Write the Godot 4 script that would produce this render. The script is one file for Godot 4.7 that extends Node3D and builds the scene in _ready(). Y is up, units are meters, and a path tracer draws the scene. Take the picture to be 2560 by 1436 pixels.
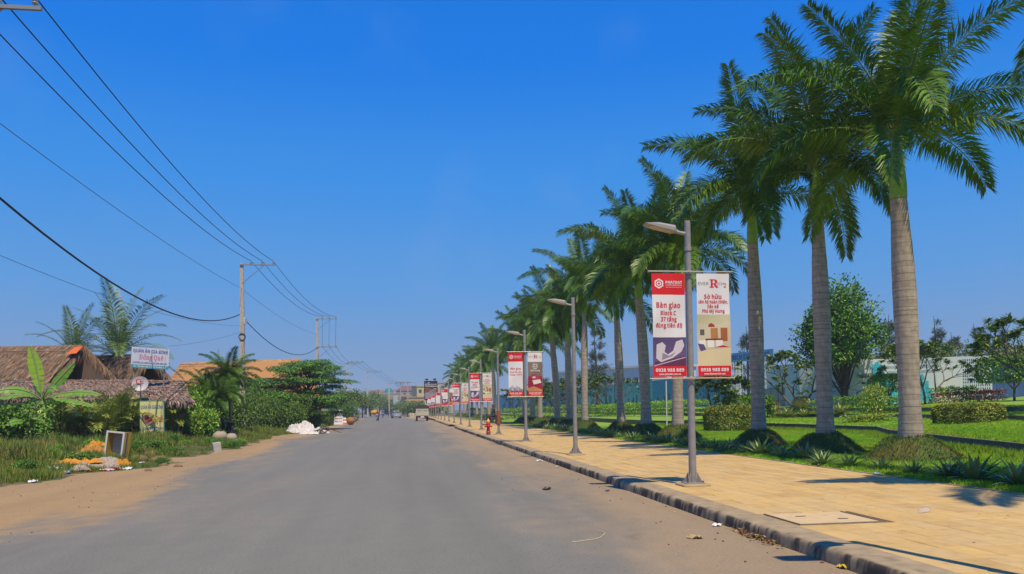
extends Node3D

const F := 2000.0
const CAM_H := 1.6
const YAW := 0.134089
const PITCH := 0.026838
const ROLL := 0.016
const SUN_TO := Vector3(0.0975, 0.891, 0.443)

var cam_right: Vector3
var cam_up: Vector3
var cam_fwd: Vector3
var rng := RandomNumberGenerator.new()
var taken := {}
var mats := {}
var nz := FastNoiseLite.new()

# ---------- mesh builder ----------
class MB:
	var v := PackedVector3Array()
	var n := PackedVector3Array()
	var c := PackedColorArray()
	var u := PackedVector2Array()
	var ix := PackedInt32Array()
	var col := Color(1, 1, 1)
	var has_c := false
	var has_u := false

	func vert(p: Vector3, nn: Vector3, uv := Vector2.ZERO) -> int:
		v.append(p)
		n.append(nn)
		if has_c: c.append(col)
		if has_u: u.append(uv)
		return v.size() - 1

	# counter-clockwise seen from outside
	func tri(a: Vector3, b: Vector3, d: Vector3) -> void:
		var nn := (b - a).cross(d - a).normalized()
		var i := vert(a, nn)
		vert(b, nn)
		vert(d, nn)
		ix.append_array([i, i + 2, i + 1])

	func quad(a: Vector3, b: Vector3, d: Vector3, e: Vector3) -> void:
		var nn := (d - a).cross(e - b).normalized()
		var i := vert(a, nn, Vector2(0, 1))
		vert(b, nn, Vector2(1, 1))
		vert(d, nn, Vector2(1, 0))
		vert(e, nn, Vector2(0, 0))
		ix.append_array([i, i + 2, i + 1, i, i + 3, i + 2])

	func box(ce: Vector3, s: Vector3, b := Basis.IDENTITY) -> void:
		var h := s * 0.5
		var p := []
		for k in 8:
			p.append(ce + b * Vector3(h.x if k & 1 else -h.x, h.y if k & 2 else -h.y, h.z if k & 4 else -h.z))
		quad(p[4], p[5], p[7], p[6])
		quad(p[1], p[0], p[2], p[3])
		quad(p[5], p[1], p[3], p[7])
		quad(p[0], p[4], p[6], p[2])
		quad(p[6], p[7], p[3], p[2])
		quad(p[0], p[1], p[5], p[4])

	# box with chamfered upright edges and top rim
	func slab(ce: Vector3, s: Vector3, ch: float) -> void:
		var h := s * 0.5
		var rings := []
		for k in 3:
			var o: float = ch if k == 2 else 0.0
			var y: float = [-h.y, h.y - ch, h.y][k]
			var x := h.x - o
			var z := h.z - o
			var q := minf(ch, minf(h.x, h.z) * 0.5)
			rings.append([Vector3(x, y, z - q), Vector3(x, y, -z + q), Vector3(x - q, y, -z), Vector3(-x + q, y, -z), Vector3(-x, y, -z + q), Vector3(-x, y, z - q), Vector3(-x + q, y, z), Vector3(x - q, y, z)])
		for k in 2:
			for j in 8:
				var jn := (j + 1) % 8
				quad(ce + rings[k][j], ce + rings[k][jn], ce + rings[k + 1][jn], ce + rings[k + 1][j])
		for j in range(1, 7):
			tri(ce + rings[2][0], ce + rings[2][j], ce + rings[2][j + 1])
			tri(ce + rings[0][0], ce + rings[0][j + 1], ce + rings[0][j])

	func ring_join(r0: int, r1: int, sides: int) -> void:
		for j in sides:
			var a := r0 + j
			var b := r0 + j + 1
			var d := r1 + j + 1
			var e := r1 + j
			ix.append_array([a, d, b, a, e, d])

	func tube(path: PackedVector3Array, radii: Array, sides := 8, caps := true, squash := 1.0) -> void:
		var t0 := (path[1] - path[0]).normalized()
		var up := Vector3.UP if absf(t0.y) < 0.9 else Vector3.RIGHT
		var prev := -1
		var arc := 0.0
		for i in path.size():
			var t: Vector3 = (path[mini(i + 1, path.size() - 1)] - path[maxi(i - 1, 0)]).normalized()
			var s := t.cross(up).normalized()
			up = s.cross(t).normalized()
			if i > 0: arc += path[i].distance_to(path[i - 1])
			var r: float = radii[i] if radii.size() > 1 else radii[0]
			var first := v.size()
			for j in sides + 1:
				var a := TAU * j / sides
				var d := s * cos(a) + up * (sin(a) * squash)
				vert(path[i] + d * r, d.normalized(), Vector2(float(j) / sides, arc))
			if prev >= 0:
				# seen from outside: s, up, -t is right-handed
				for j in sides:
					ix.append_array([prev + j, first + j + 1, first + j, prev + j, prev + j + 1, first + j + 1])
			elif caps:
				var m := vert(path[i], -t)
				for j in sides: ix.append_array([m, first + j + 1, first + j])
			prev = first
		if caps:
			var t2 := (path[path.size() - 1] - path[path.size() - 2]).normalized()
			var m2 := vert(path[path.size() - 1], t2)
			for j in sides: ix.append_array([m2, prev + j, prev + j + 1])

	func rod(a: Vector3, b: Vector3, r: float, sides := 8, r2 := -1.0) -> void:
		tube(PackedVector3Array([a, b]), [r, r if r2 < 0 else r2], sides)

	# profile: Vector2(radius, height), going up
	func lathe(prof: Array, sides: int, at := Vector3.ZERO, b := Basis.IDENTITY, squash := 1.0) -> void:
		var prev := -1
		for i in prof.size():
			var p: Vector2 = prof[i]
			var q: Vector2 = prof[mini(i + 1, prof.size() - 1)] - prof[maxi(i - 1, 0)]
			var nr := Vector2(q.y, -q.x).normalized()
			var first := v.size()
			for j in sides + 1:
				var a := TAU * j / sides
				vert(at + b * Vector3(cos(a) * p.x, p.y, -sin(a) * p.x * squash), (b * Vector3(cos(a) * nr.x, nr.y, -sin(a) * nr.x)).normalized(), Vector2(float(j) / sides, p.y))
			if prev >= 0:
				for j in sides:
					ix.append_array([prev + j, first + j + 1, prev + j + 1, prev + j, first + j, first + j + 1])
			prev = first

	func ball(ce: Vector3, r: Vector3, sides := 12, b := Basis.IDENTITY) -> void:
		var rows := maxi(4, sides / 2)
		var prev := -1
		for i in rows + 1:
			var f := PI * i / rows - PI / 2
			var first := v.size()
			for j in sides + 1:
				var a := TAU * j / sides
				var d := Vector3(cos(a) * cos(f), sin(f), -sin(a) * cos(f))
				vert(ce + b * (d * r), (b * (d / r)).normalized(), Vector2(float(j) / sides, float(i) / rows))
			if prev >= 0:
				for j in sides:
					ix.append_array([prev + j, first + j + 1, prev + j + 1, prev + j, first + j, first + j + 1])
			prev = first

	# leaf: two triangles bent at the middle
	func leaf(p: Vector3, d: Vector3, up: Vector3, ln: float, w: float, bend := 0.15) -> void:
		var s := d.cross(up)
		if s.length_squared() < 1e-5: s = d.cross(Vector3(0.3, 0.5, 0.8))
		s = s.normalized() * w * 0.5
		var nn := s.cross(d).normalized()
		var m := p + d * ln * 0.45
		var t := p + d * ln - nn * ln * bend
		var i := vert(p, nn)
		vert(m + s, nn)
		vert(m - s, nn)
		vert(t, nn)
		ix.append_array([i, i + 2, i + 1, i + 1, i + 2, i + 3])

	# long strap leaf along a list of points
	func strap(pts: PackedVector3Array, widths: Array, side: Vector3, fold := 0.0) -> void:
		var first := v.size()
		for i in pts.size():
			var t: Vector3 = (pts[mini(i + 1, pts.size() - 1)] - pts[maxi(i - 1, 0)]).normalized()
			var s := (side - t * side.dot(t)).normalized()
			var nn := s.cross(t).normalized()
			var w: float = widths[i] * 0.5
			vert(pts[i] - s * w + nn * w * fold, nn - s * fold * 0.5, Vector2(0, float(i)))
			vert(pts[i], nn, Vector2(0.5, float(i)))
			vert(pts[i] + s * w + nn * w * fold, nn + s * fold * 0.5, Vector2(1, float(i)))
		for i in pts.size() - 1:
			for k in 2:
				var a := first + i * 3 + k
				ix.append_array([a, a + 4, a + 1, a, a + 3, a + 4])

	func mesh(mat: Material) -> ArrayMesh:
		var a := []
		a.resize(Mesh.ARRAY_MAX)
		a[Mesh.ARRAY_VERTEX] = v
		a[Mesh.ARRAY_NORMAL] = n
		if has_c: a[Mesh.ARRAY_COLOR] = c
		if has_u: a[Mesh.ARRAY_TEX_UV] = u
		a[Mesh.ARRAY_INDEX] = ix
		var m := ArrayMesh.new()
		m.add_surface_from_arrays(Mesh.PRIMITIVE_TRIANGLES, a)
		m.surface_set_material(0, mat)
		return m

func mb(colored := false, uvs := false) -> MB:
	var m := MB.new()
	m.has_c = colored
	m.has_u = uvs
	return m

# ---------- naming ----------
func numbered(called: String) -> String:
	if not taken.has(called):
		taken[called] = 0
		return called
	taken[called] += 1
	return "%s_%03d" % [called, taken[called]]

func tag(o: Node, label: String, category := "", group := "", kind := "") -> Node:
	if label: o.set_meta("label", label)
	if category: o.set_meta("category", category)
	if group: o.set_meta("group", group)
	if kind: o.set_meta("kind", kind)
	return o

func thing(called: String, label: String, category: String, at := Vector3.ZERO, turn := 0.0, group := "") -> Node3D:
	var o := Node3D.new()
	o.name = numbered(called)
	add_child(o)
	o.position = at
	o.rotation.y = turn
	tag(o, label, category, group)
	return o

func part(called: String, m: Mesh, parent: Node, at := Vector3.ZERO) -> MeshInstance3D:
	var o := MeshInstance3D.new()
	o.name = called if parent != self else numbered(called)
	o.mesh = m
	o.position = at
	parent.add_child(o, true)
	return o

func solo(called: String, m: Mesh, label: String, category: String, at := Vector3.ZERO, turn := 0.0, group := "") -> MeshInstance3D:
	var o := part(called, m, self, at)
	o.rotation.y = turn
	tag(o, label, category, group)
	return o

func struct(called: String, m: Mesh, at := Vector3.ZERO) -> MeshInstance3D:
	var o := part(called, m, self, at)
	o.set_meta("kind", "structure")
	return o

func copy(src: Node3D, at: Vector3, turn := 0.0, label := "", base := "") -> Node3D:
	var r: Node3D = src.duplicate()
	r.name = numbered(base if base else String(src.name).rstrip("0123456789").trim_suffix("_"))
	add_child(r)
	r.position = at
	r.rotation.y = turn
	if label: r.set_meta("label", label)
	return r

# ---------- materials ----------
func lin(r: float, g: float, b: float) -> Color:
	return Color(r, g, b).linear_to_srgb()

func mat(key: String, c: Color, rough := 0.8, metal := 0.0) -> StandardMaterial3D:
	if mats.has(key): return mats[key]
	var m := StandardMaterial3D.new()
	m.albedo_color = Color(c.r, c.g, c.b).linear_to_srgb()
	m.roughness = rough
	m.metallic = metal
	mats[key] = m
	return m

func vmat(key: String, rough := 0.8, back := Color(0, 0, 0)) -> StandardMaterial3D:
	if mats.has(key): return mats[key]
	var m := StandardMaterial3D.new()
	m.vertex_color_use_as_albedo = true
	m.roughness = rough
	if back != Color(0, 0, 0):
		m.backlight_enabled = true
		m.backlight = back.linear_to_srgb()
	m.cull_mode = BaseMaterial3D.CULL_DISABLED
	mats[key] = m
	return m

# grey noise picture turned to colours by a ramp of linear colours
func ramp_image(size: int, freq: float, sd: int, oct: int, ramp: Array, cellular := false) -> Image:
	var f := FastNoiseLite.new()
	f.seed = sd
	f.frequency = freq
	f.noise_type = FastNoiseLite.TYPE_CELLULAR if cellular else FastNoiseLite.TYPE_SIMPLEX_SMOOTH
	f.fractal_octaves = oct
	f.fractal_gain = 0.6
	var im := f.get_seamless_image(size, size)
	var d := im.get_data()
	var lut := PackedByteArray()
	for i in 256:
		var x := float(i) / 255.0 * (ramp.size() - 1)
		var k := mini(int(x), ramp.size() - 2)
		var a: Color = ramp[k]
		var cc := a.lerp(ramp[k + 1], x - k).linear_to_srgb()
		lut.append_array([int(cc.r * 255), int(cc.g * 255), int(cc.b * 255)])
	var o := PackedByteArray()
	o.resize(d.size() * 3)
	for i in d.size():
		var q := d[i] * 3
		o[i * 3] = lut[q]
		o[i * 3 + 1] = lut[q + 1]
		o[i * 3 + 2] = lut[q + 2]
	return Image.create_from_data(size, size, false, Image.FORMAT_RGB8, o)

func grey_noise(size: int, freq: float, sd: int, oct: int) -> Image:
	var f := FastNoiseLite.new()
	f.seed = sd
	f.frequency = freq
	f.fractal_octaves = oct
	f.fractal_gain = 0.6
	return f.get_seamless_image(size, size)

func tex(im: Image) -> ImageTexture:
	return ImageTexture.create_from_image(im)

# world-mapped noisy material; scale = repeats per metre
func noisy(key: String, ramp: Array, scale: float, freq := 0.02, rough := 0.85, relief := 0.0, oct := 4, world := true, size := 512) -> StandardMaterial3D:
	if mats.has(key): return mats[key]
	var m := StandardMaterial3D.new()
	m.albedo_texture = tex(ramp_image(size, freq, hash(key) % 1000, oct, ramp))
	m.uv1_triplanar = true
	m.uv1_world_triplanar = world
	m.uv1_scale = Vector3.ONE * scale
	m.roughness = rough
	if relief > 0.0:
		m.heightmap_enabled = true
		m.heightmap_texture = tex(grey_noise(size, freq * 2.0, hash(key) % 777, oct))
		m.heightmap_scale = relief
	mats[key] = m
	return m

# ---------- picture to place ----------
func ray(px: float, py: float) -> Vector3:
	return cam_fwd + cam_right * ((px - 1280.0) / F) - cam_up * ((py - 968.0) / F)

func on_ground(px: float, py: float, y := 0.0) -> Vector3:
	var d := ray(px, py)
	return Vector3(0, CAM_H, 0) + d * ((y - CAM_H) / d.y)

func at_depth(px: float, py: float, dep: float) -> Vector3:
	return Vector3(0, CAM_H, 0) + ray(px, py) * dep

func rnd(a: float, b: float) -> float:
	return rng.randf_range(a, b)

func tint(c: Color, k: float) -> Color:
	var f := 1.0 + rnd(-k, k)
	return Color(c.r * f * (1.0 + rnd(-k, k) * 0.5), c.g * f, c.b * f * (1.0 + rnd(-k, k) * 0.5))

func green(c: Color, k: float) -> Color:
	return tint(Color(c.r * 1.35, c.g * 1.32, c.b), k)

func dir_rand() -> Vector3:
	var z := rnd(-1, 1)
	var a := rnd(0, TAU)
	var r := sqrt(1.0 - z * z)
	return Vector3(cos(a) * r, z, sin(a) * r)

func smooth(a: float, b: float, x: float) -> float:
	var t := clampf((x - a) / (b - a), 0.0, 1.0)
	return t * t * (3.0 - 2.0 * t)

# ---------- bodies as one blended surface ----------
func body_field(p: Vector3, bones: Array) -> float:
	var acc := 0.0
	for b in bones:
		var a: Vector3 = b[0]
		var ab: Vector3 = b[1] - a
		var t := clampf((p - a).dot(ab) / maxf(ab.length_squared(), 1e-6), 0.0, 1.0)
		var d: float = p.distance_to(a + ab * t) - lerpf(b[2], b[3], t)
		acc += exp(-d * 55.0)
	return -log(maxf(acc, 1e-30)) / 55.0

func body_mesh(bones: Array, cell: float, m: Material) -> ArrayMesh:
	var lo := Vector3.ONE * 1e9
	var hi := -lo
	for b in bones:
		var r := maxf(b[2], b[3]) + cell * 2.0
		for e in 2:
			lo = lo.min(b[e] - Vector3.ONE * r)
			hi = hi.max(b[e] + Vector3.ONE * r)
	var nx := int((hi.x - lo.x) / cell) + 2
	var ny := int((hi.y - lo.y) / cell) + 2
	var nzz := int((hi.z - lo.z) / cell) + 2
	var g := PackedFloat32Array()
	g.resize(nx * ny * nzz)
	for k in nzz:
		for j in ny:
			for i in nx:
				g[i + nx * (j + ny * k)] = body_field(lo + Vector3(i, j, k) * cell, bones)
	var id := {}
	var o := mb()
	var st := [1, nx, nx * ny]
	for k in nzz - 1:
		for j in ny - 1:
			for i in nx - 1:
				var q := i + nx * (j + ny * k)
				var sum := Vector3.ZERO
				var cnt := 0
				for e in [[0, 0, 0, 0], [0, 1, 0, 0], [0, 0, 1, 0], [0, 1, 1, 0], [1, 0, 0, 0], [1, 1, 0, 0], [1, 0, 0, 1], [1, 1, 0, 1], [2, 0, 0, 0], [2, 1, 0, 0], [2, 0, 1, 0], [2, 1, 1, 0]]:
					var ax: int = e[0]
					var o1: int = (ax + 1) % 3
					var o2: int = (ax + 2) % 3
					var u1: int = e[1]
					var u2: int = e[2] if ax != 1 else e[3]
					var qa: int = q + st[o1] * u1 + st[o2] * u2
					var fa := g[qa]
					var fb := g[qa + st[ax]]
					if (fa < 0) != (fb < 0):
						var pt := Vector3(i, j, k)
						pt[o1] += u1
						pt[o2] += u2
						pt[ax] += fa / (fa - fb)
						sum += pt
						cnt += 1
				if cnt:
					var w := lo + sum / cnt * cell
					var ee := cell * 0.5
					var nn := Vector3(body_field(w + Vector3(ee, 0, 0), bones) - body_field(w - Vector3(ee, 0, 0), bones), body_field(w + Vector3(0, ee, 0), bones) - body_field(w - Vector3(0, ee, 0), bones), body_field(w + Vector3(0, 0, ee), bones) - body_field(w - Vector3(0, 0, ee), bones))
					id[q] = o.vert(w, nn.normalized())
	for k in range(1, nzz - 1):
		for j in range(1, ny - 1):
			for i in range(1, nx - 1):
				var q := i + nx * (j + ny * k)
				for ax in 3:
					if (g[q] < 0) == (g[q + st[ax]] < 0): continue
					var s1: int = st[(ax + 1) % 3]
					var s2: int = st[(ax + 2) % 3]
					var a: int = id.get(q, 0)
					var b: int = id.get(q - s1, 0)
					var d: int = id.get(q - s1 - s2, 0)
					var e: int = id.get(q - s2, 0)
					if g[q] < 0: o.ix.append_array([a, d, b, a, e, d])
					else: o.ix.append_array([a, b, d, a, d, e])
	return o.mesh(m)

# ---------- camera, sky, sun ----------
func setup_view() -> void:
	cam_fwd = Vector3(sin(YAW) * cos(PITCH), sin(PITCH), -cos(YAW) * cos(PITCH))
	var r0 := Vector3(cos(YAW), 0, sin(YAW))
	var u0 := r0.cross(cam_fwd)
	cam_right = r0 * cos(ROLL) - u0 * sin(ROLL)
	cam_up = u0 * cos(ROLL) + r0 * sin(ROLL)
	var cam := Camera3D.new()
	cam.name = "camera"
	cam.projection = Camera3D.PROJECTION_FRUSTUM
	cam.near = 0.1
	cam.far = 6000.0
	cam.size = 1436.0 / F * 0.1
	cam.frustum_offset = Vector2(0, 250.0 / F * 0.1)
	cam.transform = Transform3D(Basis(cam_right, cam_up, -cam_fwd), Vector3(0, CAM_H, 0))
	add_child(cam)
	cam.current = true
	var e := Environment.new()
	e.background_mode = Environment.BG_SKY
	var sk := Sky.new()
	var pm := PanoramaSkyMaterial.new()
	pm.panorama = tex(sky_image())
	sk.sky_material = pm
	e.sky = sk
	e.tonemap_mode = Environment.TONE_MAPPER_LINEAR
	e.tonemap_exposure = 1.0
	e.sdfgi_enabled = true
	e.ssao_enabled = true
	e.ssil_enabled = true
	e.fog_enabled = true
	e.fog_density = 0.0006
	e.fog_light_color = Color(0.74, 0.79, 0.86)
	var we := WorldEnvironment.new()
	we.name = "world_environment"
	we.environment = e
	add_child(we)
	var sun := DirectionalLight3D.new()
	sun.name = "sun"
	sun.light_energy = 1.45
	sun.light_color = Color(1.0, 0.93, 0.80)
	sun.light_angular_distance = 0.5
	sun.shadow_enabled = true
	sun.basis = Basis.looking_at(-SUN_TO.normalized(), Vector3.UP)
	add_child(sun)

func sky_image() -> Image:
	var w := 1024
	var h := 512
	var im := Image.create(w, h, false, Image.FORMAT_RGBF)
	var stops := [[-90.0, Color(0.20, 0.20, 0.18)], [-3.0, Color(0.22, 0.24, 0.26)], [0.0, Color(0.300, 0.385, 0.53)], [3.0, Color(0.220, 0.355, 0.59)], [9.0, Color(0.115, 0.335, 0.73)], [16.0, Color(0.052, 0.285, 0.79)], [24.0, Color(0.016, 0.205, 0.77)], [35.0, Color(0.010, 0.16, 0.66)], [60.0, Color(0.008, 0.12, 0.54)], [90.0, Color(0.008, 0.11, 0.48)]]
	var wisps := [[ray(15.0, 235.0).normalized(), 0.30, 0.045], [ray(-80.0, 270.0).normalized(), 0.25, 0.06], [ray(1430.0, 545.0).normalized(), 0.12, 0.03]]
	var f := FastNoiseLite.new()
	f.seed = 5
	f.frequency = 0.9
	f.fractal_octaves = 4
	for j in h:
		var el := 90.0 - (j + 0.5) / h * 180.0
		var cc: Color = stops[0][1]
		for k in stops.size() - 1:
			if el >= stops[k][0]:
				cc = stops[k][1].lerp(stops[k + 1][1], smooth(stops[k][0], stops[k + 1][0], el) * 0.35 + 0.65 * clampf((el - stops[k][0]) / (stops[k + 1][0] - stops[k][0]), 0, 1))
		for i in w:
			var c2 := cc
			if el > 0.0:
				# thin wisps of high cloud
				var az := (i + 0.5) / w * TAU
				var er := deg_to_rad(el)
				var aa := az - PI
				var dv := Vector3(sin(aa) * cos(er), sin(er), -cos(aa) * cos(er))
				var q := f.get_noise_3d(dv.x * 7.0, dv.y * 7.0, dv.z * 7.0)
				var wi := 0.05 * smooth(0.1, 0.7, q)
				for wc in wisps:
					wi += wc[1] * exp(-pow(dv.angle_to(wc[0]) / wc[2], 2.0)) * clampf(0.7 + q * 1.2, 0.0, 1.3)
				c2 = cc.lerp(Color(0.42, 0.47, 0.66), clampf(wi, 0.0, 0.6))
			im.set_pixel(i, j, c2)
	return im

# ---------- ground, road, pavement ----------
func bend(d: float) -> float:
	return 8.5 * smooth(95.0, 290.0, d)

func road_left(d: float) -> float:
	return lerpf(-5.3, -6.6, smooth(8.0, 50.0, d)) - bend(d) + nz.get_noise_2d(d * 6.0, 3.0) * 0.3

func verge_edge(d: float) -> float:
	var e := lerpf(-8.6, -7.2, smooth(17.0, 27.0, d)) if d < 30.0 else lerpf(-7.2, -7.7, smooth(30.0, 60.0, d))
	return e - bend(d) + nz.get_noise_2d(d * 16.0, 40.0) * 0.9 + nz.get_noise_2d(d * 60.0, 90.0) * 0.35

func verge_y(x: float, d: float) -> float:
	var t := verge_edge(d) - x
	if t < -0.6: return -0.12
	return -0.03 + 0.34 * smooth(-0.4, 5.0, t) + nz.get_noise_2d(x * 20.0, d * 20.0) * 0.05 * smooth(0.0, 1.0, t)

func left_y(x: float, d: float) -> float:
	return maxf(0.0, verge_y(x, d))

func build_ground() -> void:
	# one sheet to the horizon
	var g := mb()
	var b := 3000.0
	g.quad(Vector3(-b, -0.25, 100), Vector3(b, -0.25, 100), Vector3(b, -0.25, -b), Vector3(-b, -0.25, -b))
	struct("ground", g.mesh(noisy("soil", [Color(0.12, 0.10, 0.05), Color(0.10, 0.13, 0.04), Color(0.17, 0.13, 0.07)], 0.05, 0.02)))
	# road with its dusty sand edges: asphalt and sand are matter with wandering outlines
	var fine := FastNoiseLite.new()
	fine.seed = 11
	fine.frequency = 0.35
	fine.fractal_octaves = 5
	fine.fractal_gain = 0.65
	var fine2 := FastNoiseLite.new()
	fine2.seed = 12
	fine2.frequency = 2.6
	fine2.fractal_octaves = 2
	var m := mb(true)
	var rows := []
	var d := -4.0
	while d < 420.0:
		rows.append(d)
		d += 0.16 if d < 16.0 else 0.22 if d < 30.0 else 0.5 if d < 70.0 else 2.0
	var asph := Color(0.212, 0.206, 0.172)
	var sand := Color(0.40, 0.265, 0.118)
	var sand2 := Color(0.37, 0.27, 0.155)
	for i in rows.size():
		var dd: float = rows[i]
		var step := 0.14 if dd < 70.0 else 0.4
		var nx := 101
		var x0 := -11.0 - bend(dd)
		var x1 := 4.62 - bend(dd)
		for j in nx:
			var x := lerpf(x0, x1, float(j) / (nx - 1))
			var xx := x + bend(dd)
			# dust on the right against the kerb, sand shoulder on the left
			var n1 := fine.get_noise_2d(x * 1.0, dd * 0.28)
			var n2 := fine2.get_noise_2d(x, dd * 0.6)
			var le := road_left(dd) - x
			var ls := smooth(-0.75, 0.55, le + n1 * 1.5 + n2 * 0.5)
			var film := 0.34 * smooth(-3.4, 0.0, le + n1 * 2.2) * smooth(-0.35, 0.5, n1 + n2 * 0.4)
			var re := xx - 4.2
			var rs := 0.93 * smooth(-2.7, -0.45, re + n1 * 1.6 + n2 * 0.3)
			# clean wheel track by the kerb stays darker sand
			var k := asph
			var tone := 1.0 + n1 * 0.08 + n2 * 0.05
			# streaks worn along the driving lanes
			tone += fine.get_noise_2d(xx * 2.3, dd * 0.03) * 0.10 + fine2.get_noise_2d(xx * 0.55, dd * 0.02 + 40.0) * 0.05
			# drips of oil and worn patches
			tone -= 0.16 * smooth(0.42, 0.62, fine.get_noise_2d(xx * 3.0 + 90.0, dd * 0.9)) * smooth(-4.5, -1.5, re)
			k = Color(k.r * tone, k.g * tone, k.b * tone)
			k = k.lerp(Color(0.36, 0.27, 0.165), film)
			k = k.lerp(Color(sand.r * tone, sand.g * tone, sand.b * tone), ls)
			k = k.lerp(Color(sand2.r * tone, sand2.g * tone, sand2.b * tone), rs)
			m.col = k
			m.vert(Vector3(x, 0.0 + 0.006 * n2 * ls, -dd), Vector3.UP)
		if i > 0:
			var r1 := m.v.size() - nx
			var r0 := r1 - nx
			for j in nx - 1:
				m.ix.append_array([r0 + j, r1 + j, r1 + j + 1, r0 + j, r1 + j + 1, r0 + j + 1])
	var rm := vmat("road", 0.85)
	var gi := ramp_image(1024, 0.035, 4, 6, [Color(0.42, 0.42, 0.42), Color(0.86, 0.86, 0.86), Color(0.95, 0.95, 0.95), Color(1, 1, 1)])
	rm.albedo_texture = tex(gi)
	rm.uv1_triplanar = true
	rm.uv1_world_triplanar = true
	rm.uv1_scale = Vector3.ONE * 0.55
	rm.heightmap_enabled = true
	rm.heightmap_texture = tex(grey_noise(1024, 0.2, 8, 3))
	rm.heightmap_scale = 0.5
	struct("road", m.mesh(rm))
	# verge: rough grassy ground on the left, up to the huts
	var vm := mb(true)
	var vr := []
	d = 6.0
	while d < 420.0:
		vr.append(d)
		d += 0.35 if d < 45.0 else 0.8 if d < 110.0 else 4.0
	for i in vr.size():
		var dd: float = vr[i]
		var nx := 70
		var ee := verge_edge(dd)
		for j in nx:
			var t := pow(float(j) / (nx - 1), 1.9) * (60.0 if dd < 110.0 else 140.0) - 0.6
			var x := ee - t
			var y := verge_y(x, dd)
			var n1 := fine.get_noise_2d(x * 0.9, dd * 0.9)
			var soil := Color(0.27, 0.17, 0.085)
			var gr := Color(0.085, 0.125, 0.022)
			vm.col = soil.lerp(gr, smooth(-0.25, 0.25, n1 + 0.18)) * (1.0 + n1 * 0.2)
			vm.vert(Vector3(x, y, -dd), Vector3.UP)
		if i > 0:
			var r1 := vm.v.size() - nx
			var r0 := r1 - nx
			for j in nx - 1:
				vm.ix.append_array([r0 + j, r1 + j + 1, r1 + j, r0 + j, r0 + j + 1, r1 + j + 1])
	var vmm := vmat("verge", 0.95)
	vmm.albedo_texture = tex(ramp_image(512, 0.05, 24, 4, [Color(0.45, 0.45, 0.45), Color(1, 1, 1)]))
	vmm.uv1_triplanar = true
	vmm.uv1_world_triplanar = true
	vmm.uv1_scale = Vector3.ONE * 0.4
	struct("verge", vm.mesh(vmm))

const TX0 := 4.60
const TW := 0.317
const TL := 0.55
const TN := 15

func tile_hash(i: int, j: int) -> float:
	return fposmod(sin(i * 12.9898 + j * 78.233) * 43758.5453, 1.0)

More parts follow.
